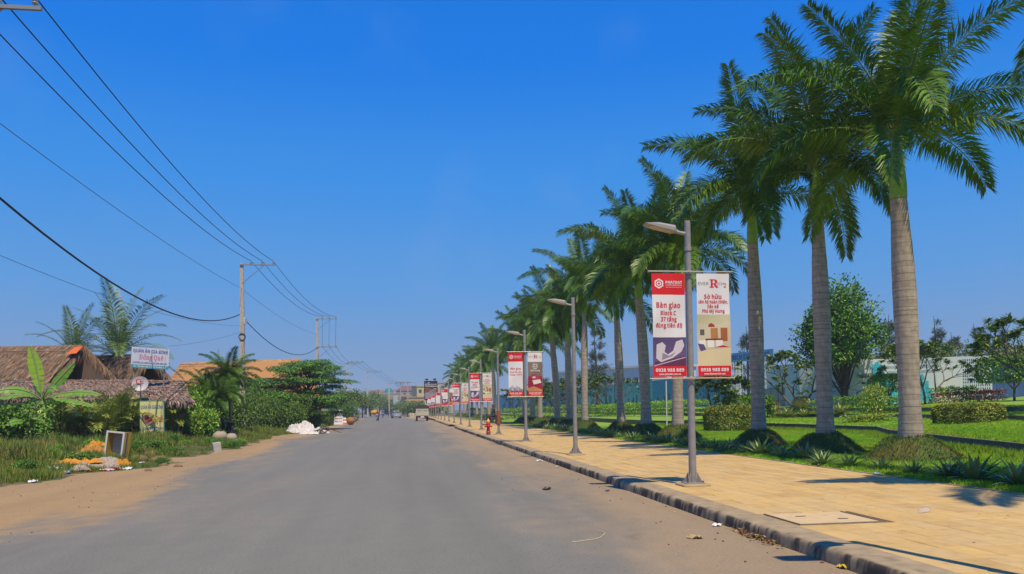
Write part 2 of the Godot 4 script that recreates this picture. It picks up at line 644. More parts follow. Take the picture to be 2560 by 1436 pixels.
func build_pavement() -> void:
	# bedding under the tiles
	var bed := mb()
	bed.box(Vector3(7.0, -0.03, -80.0), Vector3(4.9, 0.33, 190.0))
	var sw := struct("sidewalk", bed.mesh(noisy("bedding", [Color(0.30, 0.20, 0.09), Color(0.42, 0.29, 0.13)], 0.6)))
	# tile materials: a handful of tones of the same sandstone
	var tm := []
	var base := [Color(0.585, 0.39, 0.138), Color(0.60, 0.415, 0.165), Color(0.545, 0.36, 0.13), Color(0.625, 0.415, 0.140), Color(0.575, 0.40, 0.165), Color(0.625, 0.43, 0.165)]
	for k in 6:
		var c: Color = base[k]
		tm.append(noisy("tile%d" % k, [c * 0.72, c * 0.95, c * 1.02, c * 1.1], 0.55, 0.012, 0.72, 0.12, 5))
	var t := mb()
	t.slab(Vector3.ZERO, Vector3(TW - 0.007, 0.05, TL - 0.007), 0.004)
	var tmesh := t.mesh(tm[0])
	# the single tiles near the camera
	for j in 19:
		for i in TN:
			var x := TX0 + (i + 0.5) * TW
			var z := -(4.6 + (j + 0.5) * TL)
			if x > 4.7 and x < 5.81 and -z > 9.1 and -z < 10.15: continue
			var o := part("paving_tile", tmesh, sw, Vector3(x, 0.126 + tile_hash(i, j + 50) * 0.0035, z))
			o.rotation = Vector3((tile_hash(i, j + 99) - 0.5) * 0.004, 0, (tile_hash(i + 7, j + 99) - 0.5) * 0.006)
			o.material_override = tm[int(tile_hash(i, j) * 5.99)]
	# the rest of the tiles, real but joined
	for k in 6:
		var rest := mb()
		for j in 330:
			for i in TN:
				var jj := j - 14
				if jj >= 0 and jj < 19: continue
				if int(tile_hash(i, jj) * 5.99) != k: continue
				var z := -(4.6 + (jj + 0.5) * TL)
				if -z > 60.0 and (i % 3 or jj % 2): continue
				var big := 1.0 if -z < 60.0 else 3.0
				var bl := 1.0 if -z < 60.0 else 2.0
				var c := Vector3(TX0 + (i + 0.5 * big) * TW, 0.151 + tile_hash(i, jj + 50) * 0.0035, z)
				var hx := (TW * big - 0.008) * 0.5
				var hz := (TL * bl - 0.008) * 0.5
				var p := [c + Vector3(-hx, 0, hz), c + Vector3(hx, 0, hz), c + Vector3(hx, 0, -hz), c + Vector3(-hx, 0, -hz)]
				rest.quad(p[0], p[1], p[2], p[3])
				for q in 4:
					var a: Vector3 = p[q]
					var bb: Vector3 = p[(q + 1) % 4]
					rest.quad(a + Vector3(0, -0.03, 0), bb + Vector3(0, -0.03, 0), bb, a)
		var o := part("paving", rest.mesh(tm[k]), sw)
		o.set_meta("kind", "stuff")
	# inspection hatch let into the tiles, frame gap and two slots
	var hp := thing("inspection_hatch", "square concrete inspection hatch let into the beige pavement tiles", "hatch", Vector3(5.255, 0.0, -9.625))
	var lid := mb()
	lid.slab(Vector3(0, 0.12, 0), Vector3(1.04, 0.05, 0.96), 0.006)
	part("lid", lid.mesh(noisy("hatch", [Color(0.52, 0.38, 0.19), Color(0.62, 0.46, 0.24), Color(0.67, 0.5, 0.27)], 0.5, 0.015, 0.75)), hp)
	var fr := mb()
	for s in [-1.0, 1.0]:
		fr.box(Vector3(s * 0.543, 0.137, 0), Vector3(0.02, 0.03, 1.02))
		fr.box(Vector3(0, 0.137, s * 0.5), Vector3(1.06, 0.03, 0.02))
	part("frame", fr.mesh(noisy("kerbm", [Color(0.16, 0.13, 0.10), Color(0.30, 0.25, 0.18)], 0.7)), hp)
	for s in [-1.0, 1.0]:
		var sl := mb()
		sl.box(Vector3(s * 0.2, 0.1475, s * 0.16), Vector3(0.13, 0.006, 0.03))
		part("lifting_slot", sl.mesh(mat("slot", Color(0.05, 0.045, 0.04), 0.9)), hp)
	# kerb: one mesh per stone
	var kerb := Node3D.new()
	kerb.name = "kerb"
	kerb.set_meta("kind", "structure")
	add_child(kerb)
	var km := []
	for k in 8:
		km.append(kerb_mesh(k))
	for j in 112:
		var dd := 3.2 + j * 1.0
		if dd > 68.0 and dd < 76.0: continue
		var o := part("kerb_stone", km[int(tile_hash(j, 5) * 7.99)], kerb, Vector3(4.2, 0, -(dd + 0.5)))
		o.rotation.y = (tile_hash(j, 9) - 0.5) * 0.008
		o.position.x += (tile_hash(j, 11) - 0.5) * 0.012
		o.position.y += (tile_hash(j, 13) - 0.5) * 0.008

# a kerb stone, 1 m long, sloped front with a rounded nose; its front is crusted with black grime in runs
func kerb_mesh(k: int) -> ArrayMesh:
	var f := FastNoiseLite.new()
	f.seed = 60 + k
	f.frequency = 3.2
	f.fractal_octaves = 4
	var m := mb(true)
	var prof := [Vector2(-0.015, -0.12), Vector2(-0.012, 0.0), Vector2(-0.008, 0.03), Vector2(-0.004, 0.06), Vector2(0.0, 0.09), Vector2(0.006, 0.115), Vector2(0.018, 0.135), Vector2(0.040, 0.150), Vector2(0.075, 0.156), Vector2(0.14, 0.158), Vector2(0.22, 0.158), Vector2(0.30, 0.158), Vector2(0.39, 0.156), Vector2(0.394, 0.10)]
	var nl := 41
	for i in nl:
		var z := (float(i) / (nl - 1) - 0.5) * 0.992
		var endy := 0.006 if i == 0 or i == nl - 1 else 0.0
		for j in prof.size():
			var p: Vector2 = prof[j]
			var q: Vector2 = prof[mini(j + 1, prof.size() - 1)] - prof[maxi(j - 1, 0)]
			var chip := f.get_noise_3d(p.x * 3.0, p.y * 3.0, z * 2.0) * 0.006
			var nn := Vector3(-q.y, q.x, 0).normalized()
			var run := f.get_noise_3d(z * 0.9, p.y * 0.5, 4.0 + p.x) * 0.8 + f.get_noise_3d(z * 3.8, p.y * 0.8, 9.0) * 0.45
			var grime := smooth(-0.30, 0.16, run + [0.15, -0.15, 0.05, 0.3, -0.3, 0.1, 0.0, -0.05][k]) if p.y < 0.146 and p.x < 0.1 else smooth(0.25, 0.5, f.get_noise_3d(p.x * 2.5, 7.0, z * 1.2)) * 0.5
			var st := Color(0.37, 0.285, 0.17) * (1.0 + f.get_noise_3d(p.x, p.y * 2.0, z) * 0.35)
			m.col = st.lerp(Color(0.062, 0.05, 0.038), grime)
			m.vert(Vector3(p.x - nn.x * endy, p.y - nn.y * endy, z) + nn * chip, nn)
	var np := prof.size()
	for i in nl - 1:
		for j in np - 1:
			var a := i * np + j
			m.ix.append_array([a, a + np + 1, a + np, a, a + 1, a + np + 1])
	var em := vmat("kerbstone", 0.92)
	if not em.heightmap_enabled:
		em.heightmap_enabled = true
		em.heightmap_texture = tex(grey_noise(512, 0.08, 31, 4))
		em.heightmap_scale = 0.6
		em.uv1_triplanar = true
		em.uv1_scale = Vector3.ONE * 1.5
	return m.mesh(em)

# ---------- garden ground ----------
var terrace_edge := PackedVector3Array()

func grass_ground(key: String) -> StandardMaterial3D:
	return noisy(key, [Color(0.14, 0.22, 0.010), Color(0.21, 0.36, 0.014), Color(0.29, 0.42, 0.02)], 0.22, 0.03, 0.95)

func build_garden() -> void:
	var gm := grass_ground("lawn")
	var l := mb()
	l.quad(Vector3(9.36, 0.145, 10), Vector3(60, 0.145, 10), Vector3(60, 0.145, -170), Vector3(9.36, 0.145, -170))
	l.quad(Vector3(9.36, -0.25, 10), Vector3(9.36, 0.145, 10), Vector3(9.36, 0.145, -170), Vector3(9.36, -0.25, -170))
	struct("lawn", l.mesh(gm))
	# low edging strip between paving and planting
	var ed := mb()
	ed.box(Vector3(9.39, 0.10, -75), Vector3(0.06, 0.13, 170))
	struct("path_edging", ed.mesh(noisy("edging", [Color(0.25, 0.2, 0.13), Color(0.38, 0.3, 0.2)], 0.6)))
	# lawn terraces rising to the hoarding, held by low concrete walls
	var t1 := PackedVector3Array([Vector3(20.5, 0, -175)])
	for p in [[1620.0, 1052.0], [1760.0, 1055.0], [2000.0, 1061.0], [2200.0, 1068.0], [2230.0, 1076.0], [2400.0, 1094.0], [2560.0, 1110.0], [2900.0, 1150.0]]:
		t1.append(on_ground(p[0], p[1], 0.5))
	t1.append(Vector3(13.0, 0, 8))
	terrace_edge = t1
	var steps := [[0.0, 6.5, 0.145, "lower"], [6.5, 9.5, 0.0, "middle"], [9.5, 46.0, 0.0, "upper"]]
	for st in steps:
		var sm := mb()
		var wl := mb()
		for i in t1.size() - 1:
			var a := t1[i]
			var b := t1[i + 1]
			var q := [Vector3(a.x + st[0], tier_y(st[0] + 0.001), a.z), Vector3(b.x + st[0], tier_y(st[0] + 0.001), b.z), Vector3(b.x + st[1], tier_y(st[1] - 0.001), b.z), Vector3(a.x + st[1], tier_y(st[1] - 0.001), a.z)]
			sm.quad(q[0], q[1], q[2], q[3])
			var dv := Vector3(b.x - a.x, 0, b.z - a.z)
			var sd := Vector3(-dv.z, 0, dv.x).normalized() * 0.13
			if sd.x > 0: sd = -sd
			var hh := Vector3(0, 0.015, 0)
			var lo := Vector3(0, -0.6, 0)
			wl.quad(q[0] + sd + lo, q[1] + sd + lo, q[1] + sd + hh, q[0] + sd + hh)
			wl.quad(q[0] + sd + hh, q[1] + sd + hh, q[1] + hh, q[0] + hh)
			wl.quad(q[1] + lo, q[0] + lo, q[0] + hh, q[1] + hh)
		var o := struct("garden_terrace", sm.mesh(gm))
		part("retaining_wall", wl.mesh(noisy("retain", [Color(0.05, 0.045, 0.035), Color(0.15, 0.13, 0.10), Color(0.26, 0.22, 0.15)], 0.5, 0.03, 0.95)), o)
	# short lawn blades as real geometry
	var bl := mb(true)
	for k in 9:
		bl.col = tint(Color(0.235, 0.41, 0.016), 0.3)
		var a := rnd(0, TAU)
		var r := rnd(0, 0.07)
		var p := Vector3(cos(a) * r, -0.005, sin(a) * r)
		bl.leaf(p, Vector3(rnd(-0.5, 0.5), 1, rnd(-0.5, 0.5)).normalized(), dir_rand(), rnd(0.04, 0.085), 0.009, 0.3)
	var bmesh := bl.mesh(vmat("blades", 0.75, Color(0.05, 0.11, 0.01)))
	var tf := []
	var cs := []
	for k in 95000:
		var d := 11.0 + 44.0 * pow(rng.randf(), 1.6)
		var x := rnd(9.5, 21.0) if k < 55000 else rnd(14.0, 33.0)
		var y := garden_y(x, d)
		var b := Basis(Vector3.UP, rnd(0, TAU)).scaled(Vector3(1.3, rnd(0.8, 1.5), 1.3))
		tf.append(Transform3D(b, Vector3(x, y, -d)))
		var n1 := nz.get_noise_2d(x * 14.0, d * 14.0)
		var n2 := nz.get_noise_2d(x * 45.0 + 700.0, d * 45.0)
		cs.append(Color(1.05 + n1 * 0.6 + n2 * 0.35, 1.0 + n2 * 0.25, 0.8))
	for k in 7000:
		# longer unmown grass at the foot of the low wall
		var sg := rng.randi_range(1, t1.size() - 3)
		var q := t1[sg].lerp(t1[sg + 1], rng.randf())
		var b := Basis(Vector3.UP, rnd(0, TAU)).scaled(Vector3(2.2, rnd(1.5, 3.6), 2.2))
		tf.append(Transform3D(b, Vector3(q.x - 0.15 - absf(rng.randfn(0.0, 0.22)), 0.145, q.z)))
		cs.append(Color(0.9, 0.85, 0.8))
	scatter("lawn_grass", bmesh, tf, cs, "short bright green lawn grass under the royal palms", "grass")

func tier_y(dist: float) -> float:
	return 0.5 + 0.03 * dist + (0.22 if dist > 6.5 else 0.0) + (0.25 if dist > 9.5 else 0.0)

func garden_y(x: float, d: float) -> float:
	for i in terrace_edge.size() - 1:
		var a := terrace_edge[i]
		var b := terrace_edge[i + 1]
		if (d <= -a.z) != (d <= -b.z):
			var e := lerpf(a.x, b.x, (d + a.z) / (-b.z + a.z))
			return tier_y(x - e) if x > e else 0.145
	return 0.145

# where the sight line through a picture point meets the rising garden
func on_garden(px: float, py: float, most := 56.0) -> Vector3:
	var r := ray(px, py)
	var t := 8.0
	while t < most:
		var p := Vector3(0, CAM_H, 0) + r * t
		if p.y <= garden_y(p.x, -p.z): break
		t += 0.1
	var q := Vector3(0, CAM_H, 0) + r * t
	q.y = garden_y(q.x, -q.z)
	return q

func scatter(called: String, m: Mesh, tf: Array, cs: Array, label: String, cat: String) -> void:
	var mm := MultiMesh.new()
	mm.transform_format = MultiMesh.TRANSFORM_3D
	mm.use_colors = cs.size() > 0
	mm.mesh = m
	mm.instance_count = tf.size()
	for i in tf.size():
		mm.set_instance_transform(i, tf[i])
		if cs.size(): mm.set_instance_color(i, cs[i])
	var o := MultiMeshInstance3D.new()
	o.name = numbered(called)
	o.multimesh = mm
	add_child(o)
	tag(o, label, cat, "", "stuff")

# ---------- palms ----------
var fronds := []
var coco := []

# one feather leaf; starts at the origin and heads along +x, rising by e0
func frond_mesh(ln: float, e0: float, bow: float, pairs: int, leaflet: float, ranks: int, sd: int, c1: Color, m: Material, droop: float) -> ArrayMesh:
	rng.seed = sd
	var o := mb(true)
	var pts := PackedVector3Array()
	var steps := 26
	var p := Vector3.ZERO
	var side_bow := rnd(-0.35, 0.35)
	for i in steps + 1:
		pts.append(p)
		var t := float(i) / steps
		var e := e0 - bow * pow(t, 1.35)
		var a := side_bow * t * t
		p += Vector3(cos(e) * cos(a), sin(e), cos(e) * sin(a)) * (ln / steps)
	var rad := []
	for i in steps + 1:
		rad.append(lerpf(0.045, 0.006, pow(float(i) / steps, 0.7)))
	o.col = Color(0.16, 0.22, 0.035)
	o.tube(pts, rad, 5, true, 0.7)
	for k in pairs:
		var t := 0.10 + 0.90 * (k + rnd(-0.4, 0.4)) / pairs
		t = clampf(t, 0.06, 0.995)
		var f := t * steps
		var i := mini(int(f), steps - 1)
		var q := pts[i].lerp(pts[i + 1], f - i)
		var tn := (pts[i + 1] - pts[i]).normalized()
		var sd0 := tn.cross(Vector3.UP).normalized()
		if absf(tn.y) > 0.98: sd0 = Vector3(0, 0, 1)
		var up := sd0.cross(tn).normalized()
		var ll := leaflet * (0.45 + 0.55 * sin(PI * clampf(t * 0.93 + 0.10, 0, 1))) * rnd(0.8, 1.12)
		for s in [-1.0, 1.0]:
			for r in ranks:
				var lift := rnd(-0.55, 0.75) if ranks > 1 else rnd(0.05, 0.3)
				var fw := lerpf(0.45, 1.25, t * t) + rnd(-0.15, 0.15)
				var d: Vector3 = (sd0 * s * rnd(0.8, 1.1) + up * lift + tn * fw).normalized()
				o.col = tint(c1, 0.32)
				var w := 0.037 * rnd(0.8, 1.25)
				var mid := q + d * ll * 0.5
				var d2 := (d + Vector3.DOWN * droop * rnd(0.5, 1.5)).normalized()
				var tip := mid + d2 * ll * 0.5
				var nn := (d.cross(tn)).normalized()
				var ws := d.cross(nn).normalized() * w * 0.5
				nn = ws.cross(d).normalized()
				if nn.dot(up) < 0:
					nn = -nn
					ws = -ws
				var b0 := o.vert(q, nn)
				o.vert(mid + ws, nn)
				o.vert(mid - ws, nn)
				o.vert(tip, nn)
				o.ix.append_array([b0, b0 + 2, b0 + 1, b0 + 1, b0 + 2, b0 + 3])
	return o.mesh(m)

func make_fronds() -> void:
	var m := vmat("palm_leaf", 0.42, Color(0.08, 0.17, 0.01))
	for k in 14:
		var e0: float = [1.42, 1.28, 1.15, 1.05, 0.95, 0.85, 0.75, 0.65, 0.55, 0.45, 0.34, 0.22, 0.10, -0.05][k]
		var bow: float = [0.55, 0.9, 1.1, 1.25, 1.4, 1.5, 1.6, 1.65, 1.7, 1.7, 1.7, 1.55, 1.45, 1.25][k]
		fronds.append(frond_mesh(rndk(k, 3.9, 4.4) + (0.35 if k < 6 else 0.0), e0, bow, 96, 0.86, 3, 100 + k, Color(0.085, 0.20, 0.016) if k % 2 else Color(0.135, 0.25, 0.018), m, 0.6))
	var m2 := vmat("coco_leaf", 0.5, Color(0.05, 0.10, 0.02))
	for k in 7:
		var e0: float = [1.45, 1.2, 1.0, 0.8, 0.55, 0.3, 0.0][k]
		var bow: float = [0.5, 0.9, 1.2, 1.4, 1.5, 1.4, 1.2][k]
		coco.append(frond_mesh(4.2, e0, bow, 66, 0.85, 1, 300 + k, Color(0.15, 0.235, 0.05), m2, 0.35))

func rndk(k: int, a: float, b: float) -> float:
	return lerpf(a, b, fposmod(sin(k * 91.7) * 437.5, 1.0))

func trunk_mat() -> StandardMaterial3D:
	if mats.has("palm_trunk"): return mats["palm_trunk"]
	# bark: pale grey with dark ring scars of uneven spacing; v runs in metres
	var w := 256
	var h := 1024
	var im := Image.create(w, h, false, Image.FORMAT_RGB8)
	var f := FastNoiseLite.new()
	f.seed = 77
	f.frequency = 0.02
	f.fractal_octaves = 5
	var rings := {}
	var y := 0.0
	rng.seed = 9
	while y < h:
		rings[int(y)] = rnd(0.35, 1.0)
		y += rnd(26.0, 62.0)
	var rv := PackedFloat32Array()
	rv.resize(h)
	for r in rings:
		for q in range(-4, 5):
			rv[posmod(r + q, h)] = maxf(rv[posmod(r + q, h)], rings[r] * (1.0 - absf(q) / 5.0))
	for j in h:
		for i in w:
			var a := TAU * i / w
			var n1 := f.get_noise_3d(cos(a) * 40.0, sin(a) * 40.0, j * 0.9)
			var n2 := f.get_noise_3d(cos(a) * 130.0 + 500.0, sin(a) * 130.0, j * 0.35)
			var jit := int(n1 * 7.0)
			var rr := rv[posmod(j + jit, h)]
			var g := 0.36 * (1.0 + n1 * 0.35 + n2 * 0.25) * (1.0 - 0.55 * rr)
			im.set_pixel(i, j, Color(g * 1.16, g * 0.95, g * 0.72).linear_to_srgb())
	var m := StandardMaterial3D.new()
	m.albedo_texture = tex(im)
	m.uv1_scale = Vector3(1, 0.30, 1)
	m.roughness = 0.9
	m.heightmap_enabled = true
	m.heightmap_texture = tex(im)
	m.heightmap_scale = 1.2
	mats["palm_trunk"] = m
	return m

func royal_palm(at: Vector3, hh: float, girth: float, lean: Vector2, sd: int, nf: int, label: String) -> void:
	rng.seed = sd
	var t := thing("royal_palm", label, "palm tree", at, 0.0, "royal palms along the pavement")
	var path := PackedVector3Array()
	var rad := []
	var n := 22
	for i in n + 1:
		var u := float(i) / n
		path.append(Vector3(lean.x * u * u, u * hh, lean.y * u * u))
		var r := 0.255 + 0.10 * exp(-u * 14.0) + 0.035 * exp(-pow((u - 0.55) / 0.22, 2.0)) - 0.05 * smooth(0.72, 1.0, u)
		rad.append(r * girth * (1.0 + 0.012 * sin(i * 2.7 + sd)))
	var tr := mb(false, true)
	tr.tube(path, rad, 18, false)
	part("trunk", tr.mesh(trunk_mat()), t)
	# green crownshaft
	var top := path[n]
	var cs := mb()
	var cp := PackedVector3Array()
	var cr := []
	var ch := rnd(1.5, 1.85)
	for i in 9:
		var u := float(i) / 8
		cp.append(top + Vector3(lean.x * 0.12 * u, u * ch, lean.y * 0.12 * u))
		cr.append(girth * lerpf(0.215, 0.10, smooth(0.0, 1.0, u)) * (1.0 + 0.10 * sin(u * PI)))
	cs.tube(cp, cr, 14, true)
	part("crownshaft", cs.mesh(noisy("crownshaft", [Color(0.16, 0.33, 0.015), Color(0.26, 0.45, 0.022), Color(0.42, 0.50, 0.04)], 0.5, 0.02, 0.5)), t)
	var hub := cp[8]
	var sp := mb()
	sp.tube(PackedVector3Array([hub + Vector3(0, -0.3, 0), hub + Vector3(0.02, 0.9, 0), hub + Vector3(0.06, 2.0, 0.02)]), [0.05, 0.03, 0.004], 6)
	part("spear_leaf", sp.mesh(mat("spear", Color(0.13, 0.2, 0.03), 0.5)), t)
	var a := rnd(0, TAU)
	for k in nf:
		var u := float(k) / (nf - 1)
		var v := clampi(int(pow(u, 1.12) * 13.0 + rnd(-0.8, 0.8)), 0, 13)
		a += 2.39996 + rnd(-0.25, 0.25)
		var o := part("frond", fronds[v], t, hub + Vector3(0, -0.25 * u, 0))
		o.rotation.y = a
		o.rotation.x = rnd(-0.12, 0.12)
		o.scale = Vector3.ONE * rnd(0.88, 1.08)

# short-cropped grassy mound at the foot of a palm
var mound_meshes := []
func mound_mesh(sd: int) -> ArrayMesh:
	rng.seed = sd
	var f := FastNoiseLite.new()
	f.seed = sd
	f.frequency = 1.3
	f.fractal_octaves = 3
	var m := mb(true)
	var rows := 12
	var sides := 32
	var hfun := func(x: float, z: float) -> float:
		var r := sqrt(x * x + z * z)
		return 0.50 * (1.0 - smooth(0.25, 1.0, r)) + f.get_noise_2d(x, z) * 0.06 * smooth(1.05, 0.8, r)
	for i in rows + 1:
		for j in sides + 1:
			var r := float(i) / rows * 1.04
			var a := TAU * j / sides
			var x := cos(a) * r
			var z := sin(a) * r
			m.col = Color(0.07, 0.11, 0.014).lerp(Color(0.20, 0.12, 0.035), smooth(0.05, 0.45, f.get_noise_2d(x * 0.6 + 9.0, z * 0.6)) * 0.4)
			m.vert(Vector3(x, hfun.call(x, z) - 0.03, z), Vector3(x, 0.7, z).normalized())
			if i > 0 and j > 0:
				var q := m.v.size() - 1
				m.ix.append_array([q, q - sides - 1, q - 1, q - 1, q - sides - 1, q - sides - 2])
	for k in 5200:
		var r := sqrt(rng.randf()) * 1.03
		var a := rnd(0, TAU)
		var x := cos(a) * r
		var z := sin(a) * r
		var dry := smooth(0.05, 0.45, f.get_noise_2d(x * 0.6 + 9.0, z * 0.6))
		m.col = tint(Color(0.085, 0.15, 0.014).lerp(Color(0.30, 0.17, 0.04), dry * 0.4 if rng.randf() < 0.8 else 0.0), 0.35)
		m.leaf(Vector3(x, hfun.call(x, z) - 0.03, z), (Vector3(x * 0.8, 0.7, z * 0.8) + dir_rand() * 0.45).normalized(), dir_rand(), rnd(0.04, 0.085), 0.012, 0.3)
	return m.mesh(vmat("mound_grass", 0.85, Color(0.03, 0.06, 0.005)))

func build_palms() -> void:
	make_fronds()
	for k in 3: mound_meshes.append(mound_mesh(500 + k))
	var spots := []
	# [picture x at the foot, distance to the row]
	var near := [["first of the framed row, bark smooth and thick", 12.6, 18.6, 6.15, 0.97, -0.25], ["", 12.15, 21.9, 6.35, 0.84, -0.1], ["", 12.0, 26.0, 6.55, 0.86, -0.12]]
	var labels := ["thick royal palm beside the low red shrubs, trunk widest of the row", "royal palm in front of the dense green garden tree", "royal palm behind the lamp with the white dining room banner", "royal palm whose foot shows between lamp pole and clipped box bush", "royal palm with a sunlit foot by the white marker pole"]
	for i in 3:
		spots.append([near[i][1], near[i][2], near[i][3], near[i][4], near[i][5]])
	for pr in [[1694.0, 12.0], [1615.0, 11.9], [1552.0, 12.2], [1462.0, 12.0, 7.3], [1424.0, 12.2], [1393.0, 12.0], [1350.0, 12.1], [1331.0, 11.9], [1312.0, 12.1], [1237.0, 11.6], [1222.0, 12.0], [1206.0, 12.0], [1192.0, 12.2], [1180.0, 12.0], [1169.0, 12.0], [1160.0, 12.0], [1150.0, 12.0]]:
		var d := ray(pr[0], 1020.0)
		spots.append([pr[1], -d.z / d.x * pr[1], pr[2] if pr.size() > 2 else 0.0, 0.0, 0.0])
	# one more in the row stands right of the picture; its shade falls on the pavement
	spots.append([11.8, 9.0, 5.9, 1.0, 0.2])
	for i in spots.size():
		var s: Array = spots[i]
		rng.seed = 700 + i
		var hh: float = s[2] if s[2] > 0 else rnd(5.7, 6.5)
		var gi: float = s[3] if s[3] > 0 else rnd(0.78, 0.95)
		var ln: float = s[4] if s[4] != 0.0 else rnd(-0.35, 0.3)
		var lab: String = labels[i] if i < labels.size() else "royal palm with smooth grey trunk farther along the pavement row"
		if i == spots.size() - 1: lab = "royal palm shading the pavement by the inspection hatch"
		var big: float = rnd(0.92, 1.15) if i > 2 else [1.12, 1.0, 0.95][i]
		var mo: MeshInstance3D = solo("grass_mound", mound_meshes[i % 3], "grassy mound " + ["at the foot of the thickest palm by the red shrubs", "under the palm before the dense green tree", "under the palm behind the dining room banner", "under the palm beside the clipped box bush", "under the palm with sunlit foot"][i] if i < 5 else "low grassy mound around the foot of a farther royal palm", "mound", Vector3(s[0], 0.145, -s[1]), rnd(0, TAU), "mounds under the palms")
		mo.scale = Vector3(1.22 * big, 1.2, 1.22 * big)
		royal_palm(Vector3(s[0], 0.56, -s[1]), hh, gi, Vector2(ln, rnd(-0.15, 0.15)), 40 + i * 13, 16 if s[1] < 30.0 else 20, lab)

# ---------- bushes and trees ----------
func leaf_cloud(o: MB, ce: Vector3, r: Vector3, n: int, ln: float, w: float, cols: Array, shell := 0.55, rough := 0.25) -> void:
	for k in n:
		var d := dir_rand()
		var q := 1.0 - (1.0 - shell) * rng.randf() * rng.randf()
		var bump := 1.0 + rough * nz.get_noise_3d(d.x * 120.0 + ce.x * 30.0, d.y * 120.0 + ce.y * 30.0, d.z * 120.0 + ce.z * 30.0)
		var p := ce + d * r * q * bump
		o.col = green(cols[rng.randi() % cols.size()], 0.28)
		var dd := (d * 0.7 + dir_rand() * 0.9 + Vector3(0, 0.15, 0)).normalized()
		o.leaf(p, dd, (Vector3.UP + dir_rand() * 0.8).normalized(), ln * rnd(0.7, 1.25), w * rnd(0.75, 1.25), rnd(0.05, 0.35))

# a bush of several clouds of leaves; box > 0 makes a clipped one
func bush_mesh(sd: int, n: int, ln: float, w: float, cols: Array, clipped: bool) -> ArrayMesh:
	rng.seed = sd
	var o := mb(true)
	if clipped:
		for k in n:
			var f := rng.randi() % 6
			var p := Vector3(rnd(-1, 1), rnd(0.02, 1), rnd(-1, 1))
			if f < 2: p.y = 1.0 - rng.randf() * rng.randf() * 0.3
			elif f < 4: p.x = (1.0 - rng.randf() * rng.randf() * 0.25) * (1.0 if f == 2 else -1.0)
			else: p.z = (1.0 - rng.randf() * rng.randf() * 0.25) * (1.0 if f == 4 else -1.0)
			# round the corners
			var q := Vector3(p.x, (p.y - 0.45) * 1.8, p.z)
			var l4 := pow(pow(absf(q.x), 4.0) + pow(absf(q.y), 4.0) + pow(absf(q.z), 4.0), 0.25)
			if l4 > 1.0: q /= l4
			q *= 1.0 + 0.10 * nz.get_noise_3d(q.x * 90.0 + sd, q.y * 90.0, q.z * 90.0)
			p = Vector3(q.x, maxf(q.y / 1.8 + 0.45, 0.02), q.z)
			o.col = green(cols[rng.randi() % cols.size()], 0.3)
			o.leaf(p, (q * 0.6 + dir_rand()).normalized(), (Vector3.UP + dir_rand()).normalized(), ln * rnd(0.6, 1.3), w * rnd(0.8, 1.3), 0.2)
	else:
		var lobes := 9
		for k in lobes:
			var a := rnd(0, TAU)
			var r := rnd(0.1, 0.62)
			leaf_cloud(o, Vector3(cos(a) * r, rnd(0.25, 0.75), sin(a) * r), Vector3(rnd(0.3, 0.5), rnd(0.22, 0.36), rnd(0.3, 0.5)), n / lobes, ln, w, cols, 0.35, 0.5)
	for k in 10:
		o.col = Color(0.09, 0.065, 0.04)
		var a := rnd(0, TAU)
		o.rod(Vector3(cos(a) * 0.12, -0.02, sin(a) * 0.12), Vector3(cos(a) * 0.5, rnd(0.5, 0.8), sin(a) * 0.5), 0.016, 5, 0.005)
	return o.mesh(vmat("leafy", 0.6, Color(0.05, 0.10, 0.01)))

func grow(o: MB, tips: Array, p: Vector3, d: Vector3, ln: float, r: float, lvl: int, spread: float, lift: float) -> void:
	var pts := PackedVector3Array([p])
	var rad := [r]
	var q := p
	var dd := d
	for k in 4:
		dd = (dd + dir_rand() * 0.16 + Vector3(0, lift * 0.12, 0)).normalized()
		q += dd * ln / 4.0
		pts.append(q)
		rad.append(lerpf(r, r * 0.62, (k + 1) / 4.0))
	o.tube(pts, rad, 7 if lvl > 1 else 5, lvl == 0)
	if lvl == 0:
		tips.append([q, dd])
		return
	var nb := 3 if rng.randf() < 0.55 else 2
	var ph := rnd(0, TAU)
	for k in nb:
		var s := dd.cross(Vector3.UP if absf(dd.y) < 0.9 else Vector3.RIGHT).normalized()
		var ax := s.rotated(dd, ph + TAU * k / nb + rnd(-0.4, 0.4))
		var d2 := dd.rotated(ax, spread * rnd(0.7, 1.25))
		d2 = (d2 + Vector3(0, lift * 0.3, 0)).normalized()
		grow(o, tips, q, d2, ln * rnd(0.68, 0.88), r * 0.62, lvl - 1, spread, lift)

